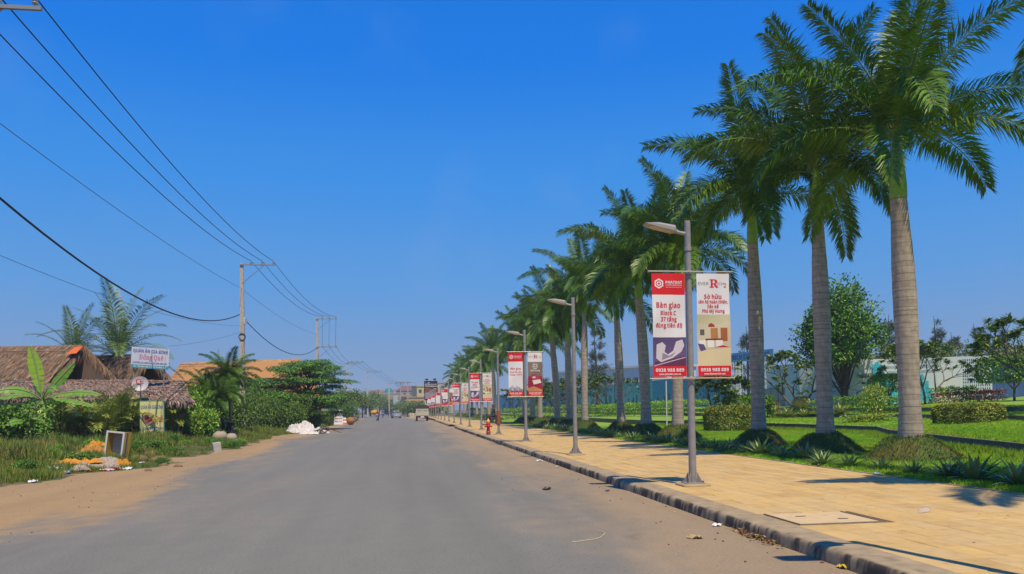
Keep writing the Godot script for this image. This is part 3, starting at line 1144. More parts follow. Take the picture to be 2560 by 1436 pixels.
# frangipani: thick forking limbs, rosettes of long leaves at the tips, white flowers
func frangipani(at: Vector3, size: float, sd: int, label: String, leafy := 1.0) -> Node3D:
	rng.seed = sd
	var t := thing("frangipani_tree", label, "tree", at, 0.0, "frangipani trees in the garden")
	var w := mb()
	var tips := []
	for k in 3:
		var a := TAU * k / 3.0 + rnd(-0.4, 0.4)
		grow(w, tips, Vector3(cos(a) * 0.04, -0.05, sin(a) * 0.04) * size, Vector3(cos(a) * 0.5, 1.0, sin(a) * 0.5).normalized(), 0.27 * size, 0.018 * size, 4, 0.55, 0.22)
	part("trunk", w.mesh(noisy("frangi_bark", [Color(0.09, 0.075, 0.06), Color(0.2, 0.17, 0.13)], 1.0)), t)
	var c := mb(true)
	var fl := mb()
	for tp in tips:
		var p: Vector3 = tp[0]
		var n := int(rnd(26, 38) * leafy)
		for k in n:
			var a := rnd(0, TAU)
			var d: Vector3 = (tp[1] * rnd(-0.1, 0.9) + Vector3(cos(a), rnd(-0.25, 0.5), sin(a))).normalized()
			c.col = green(Color(0.10, 0.18, 0.03) if rng.randf() < 0.7 else Color(0.17, 0.23, 0.04), 0.3)
			c.leaf(p - tp[1] * rnd(0, 0.22), d, Vector3.UP, rnd(0.28, 0.48), 0.14, 0.2)
		if rng.randf() < 0.22:
			for k in 3:
				var q := p + dir_rand() * 0.09 + Vector3(0, 0.12, 0)
				for f in 5:
					var a := TAU * f / 5.0
					fl.leaf(q, Vector3(cos(a), 0.5, sin(a)).normalized(), Vector3.UP, 0.11, 0.08, 0.1)
	part("crown", c.mesh(vmat("leafy", 0.6, Color(0.05, 0.10, 0.01))), t)
	if fl.v.size(): part("blossoms", fl.mesh(mat("petal", Color(0.78, 0.76, 0.66), 0.6)), t)
	return t

# broad-leaved tree: limbs and many leaf clumps
func leafy_tree(called: String, at: Vector3, hgt: float, crown: Vector3, low: float, sd: int, n: int, ln: float, cols: Array, label: String, group: String, flat := 0.6, pads := 46) -> Node3D:
	rng.seed = sd
	var t := thing(called, label, "tree", at, 0.0, group)
	var w := mb()
	var c := mb(true)
	var mid := Vector3(0, low + crown.y, 0)
	w.tube(PackedVector3Array([Vector3(0, -0.2, 0), Vector3(rnd(-0.1, 0.1), low * 0.6, rnd(-0.1, 0.1)), Vector3(rnd(-0.2, 0.2), low + crown.y * 0.7, 0), mid + Vector3(0, crown.y * 0.5, 0)]), [hgt * 0.03, hgt * 0.024, hgt * 0.016, hgt * 0.006], 8)
	for k in pads:
		var d := dir_rand()
		if d.y < -0.35: d.y = -d.y * 0.5
		var q := pow(rng.randf(), 0.45)
		var p := mid + d * crown * q * rnd(0.75, 1.0)
		var a := Vector3(0, lerpf(low * 0.8, mid.y, rng.randf()), 0)
		if k % 2 == 0: w.tube(PackedVector3Array([a, a.lerp(p, 0.5) + Vector3(0, 0.2, 0), p]), [hgt * 0.010, hgt * 0.006, hgt * 0.002], 5, false)
		var rr := crown.length() * rnd(0.13, 0.24)
		leaf_cloud(c, p, Vector3(rr, rr * flat, rr), n / pads, ln, ln * 0.5, cols, 0.3, 0.6)
	part("trunk", w.mesh(noisy("bark", [Color(0.06, 0.045, 0.03), Color(0.15, 0.115, 0.08)], 0.8)), t)
	part("crown", c.mesh(vmat("leafy", 0.6, Color(0.05, 0.10, 0.01))), t)
	return t

# casuarina: grey-green, drooping needle sprays on a thin leader
func casuarina(at: Vector3, hgt: float, wide: float, sd: int, label: String) -> void:
	rng.seed = sd
	var t := thing("casuarina_tree", label, "tree", at, 0.0, "casuarinas behind the hoarding")
	var w := mb()
	w.tube(PackedVector3Array([Vector3(0, -0.3, 0), Vector3(rnd(-0.2, 0.2), hgt * 0.5, 0), Vector3(rnd(-0.5, 0.5), hgt, rnd(-0.3, 0.3))]), [hgt * 0.02, hgt * 0.012, 0.02], 6)
	var c := mb(true)
	for k in 46:
		var u := rnd(0.16, 1.0)
		var a := rnd(0, TAU)
		var reach := wide * (1.08 - u) * rnd(0.4, 1.1) + 0.25
		var p0 := Vector3(0, hgt * u * 0.92, 0)
		var p1 := p0 + Vector3(cos(a) * reach, rnd(0.2, 0.7) * reach, sin(a) * reach)
		w.rod(p0, p1, 0.03, 4, 0.008)
		for q in 80:
			var p := p0.lerp(p1, rnd(0.25, 1.05)) + dir_rand() * 0.2
			c.col = tint(Color(0.075, 0.095, 0.05), 0.3)
			c.leaf(p, (Vector3(cos(a) * 0.6, rnd(-0.5, 0.8), sin(a) * 0.6) + dir_rand() * 0.7).normalized(), dir_rand(), rnd(0.3, 0.6), 0.05, 0.3)
	part("trunk", w.mesh(mats["bark"] if mats.has("bark") else mat("bark2", Color(0.1, 0.08, 0.06))), t)
	part("crown", c.mesh(vmat("needles", 0.8)), t)

# agave: rosette of stiff pointed straps
func agave_mesh(sd: int, n: int, ln: float, striped: bool) -> ArrayMesh:
	rng.seed = sd
	var o := mb(true)
	for k in n:
		var u := float(k) / n
		var a := k * 2.39996
		var el := lerpf(1.35, 0.12, pow(u, 0.8)) + rnd(-0.1, 0.1)
		var l := ln * rnd(0.85, 1.1) * lerpf(0.75, 1.0, u)
		var pts := PackedVector3Array()
		var wd := []
		var p := Vector3(cos(a), 0.2, sin(a)) * 0.03
		for i in 5:
			pts.append(p)
			wd.append([0.045, 0.062, 0.055, 0.034, 0.003][i] * ln / 0.45)
			var e := el - 0.22 * i * 0.5
			p += Vector3(cos(a) * cos(e), sin(e), sin(a) * cos(e)) * l / 4.0
		o.col = tint(Color(0.20, 0.30, 0.10) if not striped else Color(0.45, 0.50, 0.16), 0.15)
		o.strap(pts, wd, Vector3(-sin(a), 0, cos(a)), 0.35)
		if striped:
			o.col = tint(Color(0.06, 0.12, 0.03), 0.2)
			var p2 := PackedVector3Array()
			var w2 := []
			for i in 5:
				p2.append(pts[i] + Vector3(0, 0.006, 0))
				w2.append(wd[i] * 0.5)
			o.strap(p2, w2, Vector3(-sin(a), 0, cos(a)), 0.5)
	return o.mesh(vmat("agave", 0.5))

func build_garden_plants() -> void:
	# agaves along the edge of the paving
	var am := [agave_mesh(1, 30, 0.46, false), agave_mesh(2, 26, 0.42, false), agave_mesh(3, 34, 0.5, false)]
	rng.seed = 21
	var d := 12.2
	var k := 0
	while d < 60.0:
		var o := solo("agave", am[k % 3], "small green agave in the row along the pavement edge", "agave", Vector3(9.85 + rnd(-0.25, 0.4), 0.14, -d), rnd(0, TAU), "agaves along the pavement")
		o.scale = Vector3.ONE * rnd(0.85, 1.45) * (1.35 if d < 14.5 else 1.1)
		d += rnd(0.55, 1.15)
		k += 1
	var big := agave_mesh(4, 46, 1.15, true)
	for p in [[1968.0, 1046.0, 1.05], [2010.0, 1045.0, 0.85], [2052.0, 1044.0, 0.9], [2098.0, 1042.0, 0.9]]:
		var o := solo("variegated_agave", big, "large yellow striped agave in front of the hedge", "agave", on_garden(p[0], p[1]), rnd(0, TAU), "striped agaves")
		o.scale = Vector3.ONE * p[2]
	# clipped bushes
	var cl := bush_mesh(31, 9000, 0.085, 0.05, [Color(0.108, 0.166, 0.027), Color(0.166, 0.196, 0.031), Color(0.255, 0.255, 0.039)], true)
	var b := solo("clipped_bush", cl, "tall rounded box bush clipped square beside the lamp", "bush", on_garden(1822.0, 1079.0))
	b.scale = Vector3(1.18, 1.38, 1.1)
	b = solo("clipped_bush", cl, "long low dark bush clipped flat on the upper lawn", "bush", on_garden(2425.0, 1058.0), 0.5)
	b.scale = Vector3(2.0, 0.85, 0.9)
	var dome := bush_mesh(32, 5000, 0.11, 0.065, [Color(0.102, 0.217, 0.023), Color(0.145, 0.261, 0.029)], true)
	topiary(on_garden(2222.0, 1011.0), 1.05, 0.9, 2.15, dome, "round topiary ball before the blue tree picture")
	topiary(on_garden(2537.0, 1003.0), 1.75, 1.25, 2.9, dome, "wide round topiary with branching stem at the red shrubs")
	b = solo("clipped_bush", dome, "rounded yellow green bush behind the clipped box bush", "bush", on_garden(1870.0, 1020.0))
	b.scale = Vector3(1.5, 1.6, 1.5)
	var small := bush_mesh(35, 1600, 0.12, 0.07, [Color(0.145, 0.275, 0.029), Color(0.319, 0.348, 0.058)], false)
	b = solo("garden_bush", small, "small yellow leaved shrub on the middle terrace", "bush", on_garden(2190.0, 1038.0))
	b.scale = Vector3(0.85, 1.7, 0.85)
	b = solo("garden_bush", small, "low spreading green creeper patch on the lawn terrace", "bush", on_garden(2175.0, 1056.0))
	b.scale = Vector3(1.7, 0.42, 1.0)
	b = solo("garden_bush", bush_mesh(36, 1600, 0.12, 0.05, [Color(0.319, 0.072, 0.029), Color(0.203, 0.145, 0.029)], false), "reddish shrub beside the striped agaves", "bush", on_garden(1930.0, 1044.0))
	b.scale = Vector3(1.0, 1.3, 1.0)
	# hedges
	var hg := [Color(0.094, 0.217, 0.020), Color(0.145, 0.261, 0.029)]
	hedge("hedge", [[1985.0, 1006.0], [2185.0, 1006.0]], 58.0, 0.75, 0.9, hg, "clipped bright green hedge before the white panel", 51)
	hedge("red_hedge", [[2330.0, 1008.0], [2480.0, 1003.0]], 56.0, 0.65, 0.8, [Color(0.290, 0.051, 0.022), Color(0.377, 0.087, 0.029), Color(0.174, 0.087, 0.022)], "long row of dark red shrubs on the terrace", 52)
	hedge("red_hedge", [[2450.0, 986.0], [2512.0, 985.0]], 56.0, 0.65, 0.8, [Color(0.377, 0.065, 0.029), Color(0.290, 0.072, 0.029)], "short bright red shrub row in front of the tower picture", 53)
	hedge("leafy_border", [[1480.0, 1041.0], [1760.0, 1037.0]], 88.0, 1.1, 1.3, [Color(0.145, 0.304, 0.023), Color(0.217, 0.348, 0.036)], "bright green broad leaved border below the blue hoarding", 54)
	hedge("leafy_border", [[2130.0, 1034.0], [2290.0, 1033.0]], 50.0, 0.9, 0.9, [Color(0.087, 0.203, 0.023), Color(0.116, 0.232, 0.029)], "strap leaved border behind the small yellow shrub", 55)
	hedge("leafy_border", [[2330.0, 1000.0], [2440.0, 999.0]], 56.0, 1.0, 0.8, [Color(0.145, 0.290, 0.029), Color(0.232, 0.319, 0.043)], "green border at the foot of the tower picture", 56)
	# yellow boulders
	for p in [[1997.0, 1004.0, 0.62], [2013.0, 1000.0, 0.55]]:
		var rk := mb()
		rk.ball(Vector3.ZERO, Vector3(0.62, 0.5, 0.5), 12)
		for i in rk.v.size():
			rk.v[i] *= 1.0 + 0.18 * nz.get_noise_3dv(rk.v[i] * 90.0 + Vector3(p[0], 0, 0))
		var o := solo("boulder", rk.mesh(noisy("boulder", [Color(0.40, 0.28, 0.08), Color(0.55, 0.42, 0.16)], 0.6)), "rounded yellow boulder on top of the garden hedge", "boulder", on_garden(p[0], p[1], 57.0) + Vector3(0, 0.75, 0), rnd(0, 3), "yellow boulders")
		o.scale = Vector3.ONE * p[2] * 1.3
	# trees of the garden
	leafy_tree("garden_tree", on_garden(2112.0, 1006.0, 60.0), 10.5, Vector3(3.2, 4.6, 3.0), 0.3, 61, 24000, 0.27, [Color(0.075, 0.19, 0.018), Color(0.12, 0.25, 0.024), Color(0.07, 0.15, 0.024)], "tall dense bright green tree in front of the hoarding", "", 0.7, 74)
	frangipani(on_garden(2000.0, 1006.0, 60.0), 6.2, 62, "frangipani with dark forked limbs and white flowers by the gate")
	frangipani(on_garden(2315.0, 1010.0, 55.0), 5.4, 63, "frangipani spreading in front of the tower picture")
	frangipani(on_garden(2625.0, 1030.0), 5.6, 64, "frangipani with flowering tips above the wide topiary")
	frangipani(on_garden(1520.0, 1040.0, 90.0), 6.2, 65, "frangipani full of white blossom between palm trunks")
	frangipani(on_garden(1800.0, 1036.0), 3.8, 66, "small frangipani beside the banner pole")
	frangipani(on_garden(1395.0, 1040.0, 110.0), 5.5, 67, "frangipani behind the far palm trunks")
	frangipani(on_garden(1290.0, 1042.0, 120.0), 5.5, 68, "frangipani beside the driveway")
	frangipani(on_garden(1432.0, 1040.0, 100.0), 5.8, 69, "frangipani between the lamp pole and palm trunks")
	hedge("leafy_border", [[1255.0, 1040.0], [1480.0, 1040.0]], 100.0, 1.3, 2.0, [Color(0.14, 0.26, 0.03), Color(0.22, 0.30, 0.04), Color(0.10, 0.20, 0.03)], "long mixed green border behind the far palm trunks", 57)
	hedge("leafy_border", [[1170.0, 1039.0], [1250.0, 1039.0]], 140.0, 1.5, 2.5, [Color(0.12, 0.20, 0.03), Color(0.16, 0.24, 0.04)], "far green border beyond the driveway", 58)
	# casuarinas behind the hoarding
	for c in [[1490.0, 812.0, 110.0, 2.4, "tall drooping casuarina behind the blossoming frangipani"], [1868.0, 815.0, 90.0, 3.0, "broad casuarina behind the gate sign"], [2222.0, 786.0, 95.0, 1.7, "slim casuarina above the blue tree picture"], [2342.0, 790.0, 95.0, 2.0, "casuarina with ragged top behind the hoarding"], [2385.0, 830.0, 100.0, 1.5, "short thin casuarina above the tower picture"], [2445.0, 808.0, 95.0, 1.7, "pointed casuarina beyond the tower picture"], [2480.0, 800.0, 95.0, 1.6, "tallest pointed casuarina beyond the hoarding corner"], [2505.0, 815.0, 98.0, 1.5, "grey casuarina by the hoarding corner"], [1340.0, 880.0, 130.0, 2.2, "casuarina behind the driveway"]]:
		var tp := at_depth(c[0], c[1], c[2])
		casuarina(Vector3(tp.x, 0.8, tp.z), tp.y - 0.8, c[3] * 1.15, int(c[0]), c[4])
	var bushy := [Color(0.102, 0.138, 0.043), Color(0.131, 0.160, 0.051)]
	for c in [[2260.0, 868.0, 85.0], [2330.0, 860.0, 88.0], [2410.0, 868.0, 90.0], [2470.0, 862.0, 88.0], [2540.0, 850.0, 85.0], [2620.0, 845.0, 82.0], [2205.0, 872.0, 86.0]]:
		var tp := at_depth(c[0], c[1], c[2])
		leafy_tree("scrub_tree", Vector3(tp.x, 0.5, tp.z), tp.y, Vector3(3.9, tp.y * 0.42, 3.0), tp.y * 0.15, int(c[0]), 4200, 0.3, bushy, "olive green scrub tree showing above the hoarding", "scrub trees behind the hoarding", 0.8, 26)
	var tp2 := at_depth(2180.0, 880.0, 82.0)
	leafy_tree("scrub_tree", Vector3(tp2.x, 0.5, tp2.z), tp2.y, Vector3(1.8, tp2.y * 0.3, 1.8), tp2.y * 0.25, 33, 1500, 0.3, [Color(0.246, 0.094, 0.029), Color(0.203, 0.102, 0.043)], "russet leaved scrub tree above the white panel", "", 0.8, 18)

func topiary(at: Vector3, rx: float, ry: float, hh: float, m: Mesh, label: String) -> void:
	var t := thing("topiary", label, "topiary", at)
	var w := mb()
	w.tube(PackedVector3Array([Vector3(0, -0.1, 0), Vector3(0.04, hh * 0.3, 0), Vector3(0, hh * 0.6, 0)]), [0.09, 0.07, 0.05], 7)
	for k in 4:
		var a := TAU * k / 4.0
		w.rod(Vector3(0, hh * 0.25, 0), Vector3(cos(a) * rx * 0.6, hh - ry * 0.9, sin(a) * rx * 0.6), 0.04, 5, 0.02)
	part("trunk", w.mesh(mat("topwood", Color(0.14, 0.10, 0.06))), t)
	var o := part("crown", m, t, Vector3(0, hh - ry * 1.35, 0))
	o.scale = Vector3(rx, ry * 1.35, rx)

func hedge(called: String, px: Array, y: float, hh: float, deep: float, cols: Array, label: String, sd: int) -> void:
	rng.seed = sd
	var a := on_garden(px[0][0], px[0][1], y)
	var b := on_garden(px[1][0], px[1][1], y)
	var o := mb(true)
	var ln := a.distance_to(b)
	var f := (b - a).normalized()
	var s := Vector3(-f.z, 0, f.x)
	for k in int(ln * hh * 420.0):
		var u := rng.randf()
		var p := a + f * ln * u
		var q := rng.randf()
		var top := hh * (1.0 + 0.16 * nz.get_noise_2d(u * ln * 45.0, sd * 9.0))
		if q < 0.55: p += s * (deep * 0.5 * (1.0 if rng.randf() < 0.5 else -1.0)) * rnd(0.8, 1.05) + Vector3(0, top * rng.randf(), 0)
		else: p += s * rnd(-0.5, 0.5) * deep + Vector3(0, top * rnd(0.85, 1.05), 0)
		o.col = green(cols[rng.randi() % cols.size()], 0.3)
		o.leaf(p, (Vector3(0, 0.5, 0) + dir_rand()).normalized(), (Vector3.UP + dir_rand()).normalized(), rnd(0.12, 0.24), rnd(0.05, 0.09), 0.2)
	for i in o.v.size(): o.v[i] -= a
	solo(called, o.mesh(vmat("leafy", 0.6, Color(0.05, 0.10, 0.01))), label, "hedge", a)

# ---------- lettering and print ----------
var fonts := {}
var text_cache := {}

func font(bold: bool, serif := false) -> SystemFont:
	var k := "%s%s" % [bold, serif]
	if not fonts.has(k):
		var f := SystemFont.new()
		f.font_names = PackedStringArray(["Droid Serif" if serif else "Droid Sans"])
		f.font_weight = 700 if bold else 400
		fonts[k] = f
	return fonts[k]

const PLAIN := {"ầ": "â`", "ế": "ê'", "ộ": "ô.", "ở": "o,?", "ờ": "o,`", "ữ": "u,~", "ệ": "ê.", "ề": "ê`", "ỹ": "y~", "ư": "u,", "ơ": "o,", "ợ": "o,.", "ạ": "a.", "ấ": "â'", "ậ": "â.", "ồ": "ô`", "ị": "i.", "ố": "ô'", "ủ": "u?", "ả": "a?", "ẩ": "â?", "Ẩ": "Â?", "Ự": "U,.", "Ộ": "Ô.", "Ấ": "Â'", "Ạ": "A.", "Ư": "U,", "Ợ": "O,.", "Ế": "Ê'", "Ề": "Ê`", "Ậ": "Â.", "Ị": "I.", "Ử": "U,?", "Ữ": "U,~", "Ủ": "U?"}

# flat letters; letters that the type lacks get their accents as small strokes of their own
func words(parent: Node, text: String, at: Vector3, size: float, width: float, m: Material, bold := true, serif := false) -> MeshInstance3D:
	var key := "%s|%s|%s" % [text, bold, serif]
	var f := font(bold, serif)
	var base := ""
	var marks := []
	for ch in text:
		if PLAIN.has(ch):
			var q: String = PLAIN[ch]
			marks.append([base.length(), q[0], q.substr(1)])
			base += q[0]
		else: base += ch
	if not text_cache.has(key):
		var t := TextMesh.new()
		t.text = base
		t.font = f
		t.font_size = 32
		t.pixel_size = 1.0 / 32.0
		t.depth = 0.02
		t.curve_step = 1.5
		text_cache[key] = t
	var tm: TextMesh = text_cache[key]
	var o := part("lettering", tm, parent, at)
	var w := tm.get_aabb().size.x
	o.scale = Vector3(width / maxf(w, 0.01), size * 0.82, 0.1)
	o.material_override = m
	if marks.size():
		var k := mb()
		var tot := f.get_string_size(base, 0, -1, 32).x
		for q in marks:
			var cw := f.get_string_size(q[1], 0, -1, 32).x / 32.0
			var x := (f.get_string_size(base.substr(0, q[0]), 0, -1, 32).x - tot * 0.5) / 32.0 + cw * 0.5
			var up: float = 0.52 if q[1] == q[1].to_upper() else 0.36
			if q[1] in "âêôÂÊÔ": up += 0.04
			for c in q[2]:
				if c == ".": k.box(Vector3(x, -0.44, 0), Vector3(0.12, 0.12, 0.02))
				elif c == ",": k.box(Vector3(x + cw * 0.46, up - 0.18, 0), Vector3(0.08, 0.16, 0.02), Basis(Vector3(0, 0, 1), -0.4))
				elif c == "~": k.box(Vector3(x, up + 0.05, 0), Vector3(0.3, 0.08, 0.02))
				elif c == "?": k.box(Vector3(x, up + 0.06, 0), Vector3(0.1, 0.17, 0.02))
				else: k.box(Vector3(x + (0.16 if q[1] in "âêôÂÊÔ" else 0.0), up + 0.07, 0), Vector3(0.07, 0.22, 0.02), Basis(Vector3(0, 0, 1), -0.7 if c == "'" else 0.7))
		part("accent_marks", k.mesh(m), o)
	return o

func poly(im: Image, pts: Array, c: Color) -> void:
	var w := im.get_width()
	var h := im.get_height()
	var lo := 1e9
	var hi := -1e9
	for p in pts:
		lo = minf(lo, p.y)
		hi = maxf(hi, p.y)
	for y in range(maxi(0, int(lo * h)), mini(h, int(hi * h) + 1)):
		var fy := (y + 0.5) / h
		var xs := []
		for i in pts.size():
			var a: Vector2 = pts[i]
			var b: Vector2 = pts[(i + 1) % pts.size()]
			if (a.y <= fy) != (b.y <= fy): xs.append(a.x + (b.x - a.x) * (fy - a.y) / (b.y - a.y))
		xs.sort()
		for i in range(0, xs.size() - 1, 2):
			var x0 := maxi(0, int(xs[i] * w))
			var x1 := mini(w, int(xs[i + 1] * w))
			if x1 > x0: im.fill_rect(Rect2i(x0, y, x1 - x0, 1), c)

func rect(im: Image, x0: float, y0: float, x1: float, y1: float, c: Color) -> void:
	im.fill_rect(Rect2i(int(x0 * im.get_width()), int(y0 * im.get_height()), maxi(1, int(ceil((x1 - x0) * im.get_width()))), maxi(1, int(ceil((y1 - y0) * im.get_height())) + 1)), c)

func oval(im: Image, x: float, y: float, rx: float, ry: float, c: Color) -> void:
	var p := []
	for k in 20: p.append(Vector2(x + cos(TAU * k / 20.0) * rx, y + sin(TAU * k / 20.0) * ry))
	poly(im, p, c)

func hexa(im: Image, x: float, y: float, r: float, asp: float, c: Color) -> void:
	var p := []
	for k in 6: p.append(Vector2(x + sin(TAU * k / 6.0) * r, y - cos(TAU * k / 6.0) * r * asp))
	poly(im, p, c)

func banner_image(kind: int) -> Image:
	var im := Image.create(192, 576, false, Image.FORMAT_RGB8)
	var red := Color8(214, 16, 30)
	var white := Color8(226, 224, 224)
	im.fill(white)
	if kind == 0 or kind == 2:
		rect(im, 0, 0, 1, 0.205, red)
		hexa(im, 0.22, 0.10, 0.15, 0.333, white)
		hexa(im, 0.22, 0.10, 0.105, 0.333, red)
		oval(im, 0.22, 0.10, 0.07, 0.022, white)
		oval(im, 0.22, 0.10, 0.035, 0.011, red)
	if kind == 0:
		for y in 28: rect(im, 0, 0.62 + y * 0.01, 1, 0.63 + y * 0.01, Color8(84 + y, 68 + y / 2, 108 + y))
		poly(im, [Vector2(0.05, 0.86), Vector2(0.98, 0.80), Vector2(0.98, 0.9), Vector2(0.1, 0.9)], Color8(92, 40, 74))
		poly(im, [Vector2(0.12, 0.69), Vector2(0.3, 0.665), Vector2(0.4, 0.70), Vector2(0.36, 0.76), Vector2(0.46, 0.785), Vector2(0.62, 0.75), Vector2(0.72, 0.66), Vector2(0.9, 0.64), Vector2(0.95, 0.7), Vector2(0.86, 0.76), Vector2(0.6, 0.82), Vector2(0.25, 0.86), Vector2(0.1, 0.82)], Color8(206, 198, 204))
		poly(im, [Vector2(0.3, 0.77), Vector2(0.5, 0.80), Vector2(0.7, 0.76), Vector2(0.6, 0.80), Vector2(0.28, 0.84)], Color8(150, 128, 150))
		poly(im, [Vector2(0.05, 0.89), Vector2(0.98, 0.81), Vector2(0.98, 0.818), Vector2(0.05, 0.899)], Color8(196, 186, 204))
	elif kind == 1 or kind == 5:
		for y in 50: rect(im, 0, 0.40 + y * 0.01, 1, 0.41 + y * 0.01, Color8(206 - y / 3, 196 - y / 3, 168 - y / 3))
		poly(im, [Vector2(0, 0.40), Vector2(1, 0.40), Vector2(1, 0.46), Vector2(0.6, 0.50), Vector2(0, 0.48)], Color8(196, 190, 150))
		rect(im, 0.42, 0.53, 0.62, 0.64, Color8(176, 120, 62))
		rect(im, 0.70, 0.53, 0.9, 0.66, Color8(164, 92, 44))
		rect(im, 0.1, 0.545, 0.22, 0.60, Color8(90, 84, 78))
		poly(im, [Vector2(0.35, 0.52), Vector2(0.36, 0.495), Vector2(0.45, 0.48), Vector2(0.53, 0.495), Vector2(0.55, 0.52)], Color8(150, 62, 26))
		rect(im, 0.25, 0.635, 0.75, 0.65, Color8(120, 30, 34))
		for k in 3: rect(im, 0.06 + k * 0.25, 0.65, 0.25 + k * 0.25, 0.715, Color8(228, 226, 214))
		poly(im, [Vector2(0.02, 0.68), Vector2(0.2, 0.69), Vector2(0.26, 0.74), Vector2(0.1, 0.76)], Color8(88, 72, 120))
		poly(im, [Vector2(0.5, 0.72), Vector2(0.75, 0.70), Vector2(0.98, 0.72)], Color8(178, 24, 30))
		poly(im, [Vector2(0, 0.76), Vector2(1, 0.72), Vector2(1, 0.9), Vector2(0, 0.9)], Color8(214, 198, 156))
	elif kind == 2:
		poly(im, [Vector2(0, 0.83), Vector2(0.25, 0.76), Vector2(0.45, 0.82), Vector2(0.6, 0.77), Vector2(0.85, 0.83), Vector2(1, 0.84), Vector2(1, 0.9), Vector2(0, 0.9)], Color8(146, 148, 160))
		poly(im, [Vector2(0.2, 0.76), Vector2(0.3, 0.755), Vector2(0.36, 0.88), Vector2(0.2, 0.88)], Color8(186, 188, 196))
		poly(im, [Vector2(0.5, 0.77), Vector2(0.66, 0.775), Vector2(0.78, 0.88), Vector2(0.55, 0.88)], Color8(178, 178, 190))
		for k in 30: oval(im, tile_hash(k, 1), 0.875 + tile_hash(k, 2) * 0.02, 0.03, 0.008, Color8(150, 50, 46))
	elif kind == 3:
		rect(im, 0, 0.22, 1, 0.55, Color8(132, 112, 100))
		rect(im, 0, 0.55, 1, 0.9, Color8(150, 26, 52))
		poly(im, [Vector2(0.2, 0.52), Vector2(0.5, 0.50), Vector2(0.85, 0.55), Vector2(0.8, 0.62), Vector2(0.2, 0.60)], Color8(178, 60, 84))
		poly(im, [Vector2(0.3, 0.56), Vector2(0.5, 0.55), Vector2(0.55, 0.585), Vector2(0.34, 0.60)], Color8(222, 214, 214))
		poly(im, [Vector2(0.3, 0.64), Vector2(0.85, 0.62), Vector2(0.95, 0.70), Vector2(0.4, 0.74)], Color8(226, 216, 214))
		poly(im, [Vector2(0, 0.82), Vector2(0.4, 0.78), Vector2(1, 0.86), Vector2(1, 0.9), Vector2(0, 0.9)], Color8(196, 132, 84))
	rect(im, 0, 0.90, 1, 0.999, red)
	return im

func banner_mats() -> Array:
	var out := []
	for k in 4:
		var m := StandardMaterial3D.new()
		m.albedo_texture = tex(banner_image(k))
		m.roughness = 0.6
		m.cull_mode = BaseMaterial3D.CULL_DISABLED
		m.backlight_enabled = true
		m.backlight = Color(0.2, 0.2, 0.2)
		out.append(m)
	return out

# how far wind and hanging push the cloth out of flat
func ripple(u: float, v: float, sd: float) -> float:
	var e := sin(PI * clampf(v, 0, 1))
	return 0.030 * e * sin(u * 3.4 + v * 4.0 + sd) + 0.007 * sin(u * 13.0 + v * 2.5 + sd * 2.0) * (0.3 + 0.7 * e) + 0.004 * sin(v * 17.0 + u * 4.0 + sd) * e

# lettering moulded to the cloth
func print_on(parent: Node, text: String, at: Vector3, size: float, width: float, m: Material, sd: float, bold := true, serif := false) -> void:
	var key := "%s|%s|%s" % [text, at, sd]
	if not text_cache.has(key):
		var tmp := words(parent, text, at, size, width, m, bold, serif)
		var made := []
		for nd in [tmp] + tmp.get_children():
			var src: Mesh = nd.mesh
			var a := src.surface_get_arrays(0)
			var vv: PackedVector3Array = a[Mesh.ARRAY_VERTEX]
			for i in vv.size():
				var p := at + vv[i] * tmp.scale
				p.z = 0.0035 + (0.001 if vv[i].z > 0.0 else 0.0) + ripple(p.x / 0.62 + 0.5, 0.5 - p.y / 1.86, sd)
				vv[i] = p
			a[Mesh.ARRAY_VERTEX] = vv
			var am := ArrayMesh.new()
			am.add_surface_from_arrays(Mesh.PRIMITIVE_TRIANGLES, a)
			am.surface_set_material(0, m)
			made.append(am)
		parent.remove_child(tmp)
		tmp.free()
		text_cache[key] = made
	var o := part("lettering", text_cache[key][0], parent)
	if text_cache[key].size() > 1: part("accent_marks", text_cache[key][1], o)

func cloth_mesh(w: float, h: float, sd: float, m: Material) -> ArrayMesh:
	var o := mb(false, true)
	var nx := 20
	var ny := 44
	for j in ny + 1:
		for i in nx + 1:
			var u := float(i) / nx
			var v := float(j) / ny
			var z := ripple(u, v, sd)
			var nx2 := (ripple(u + 0.01, v, sd) - ripple(u - 0.01, v, sd)) / (0.02 * w)
			var ny2 := (ripple(u, v + 0.01, sd) - ripple(u, v - 0.01, sd)) / (0.02 * h)
			o.vert(Vector3((u - 0.5) * w, (0.5 - v) * h, z), Vector3(-nx2, ny2, 1).normalized(), Vector2(u, v))
			if i and j:
				var q := o.v.size() - 1
				o.ix.append_array([q, q - 1, q - nx - 2, q, q - nx - 2, q - nx - 1])
	return o.mesh(m)

const LAMP_X := 5.15
const LAMP_D := 13.93

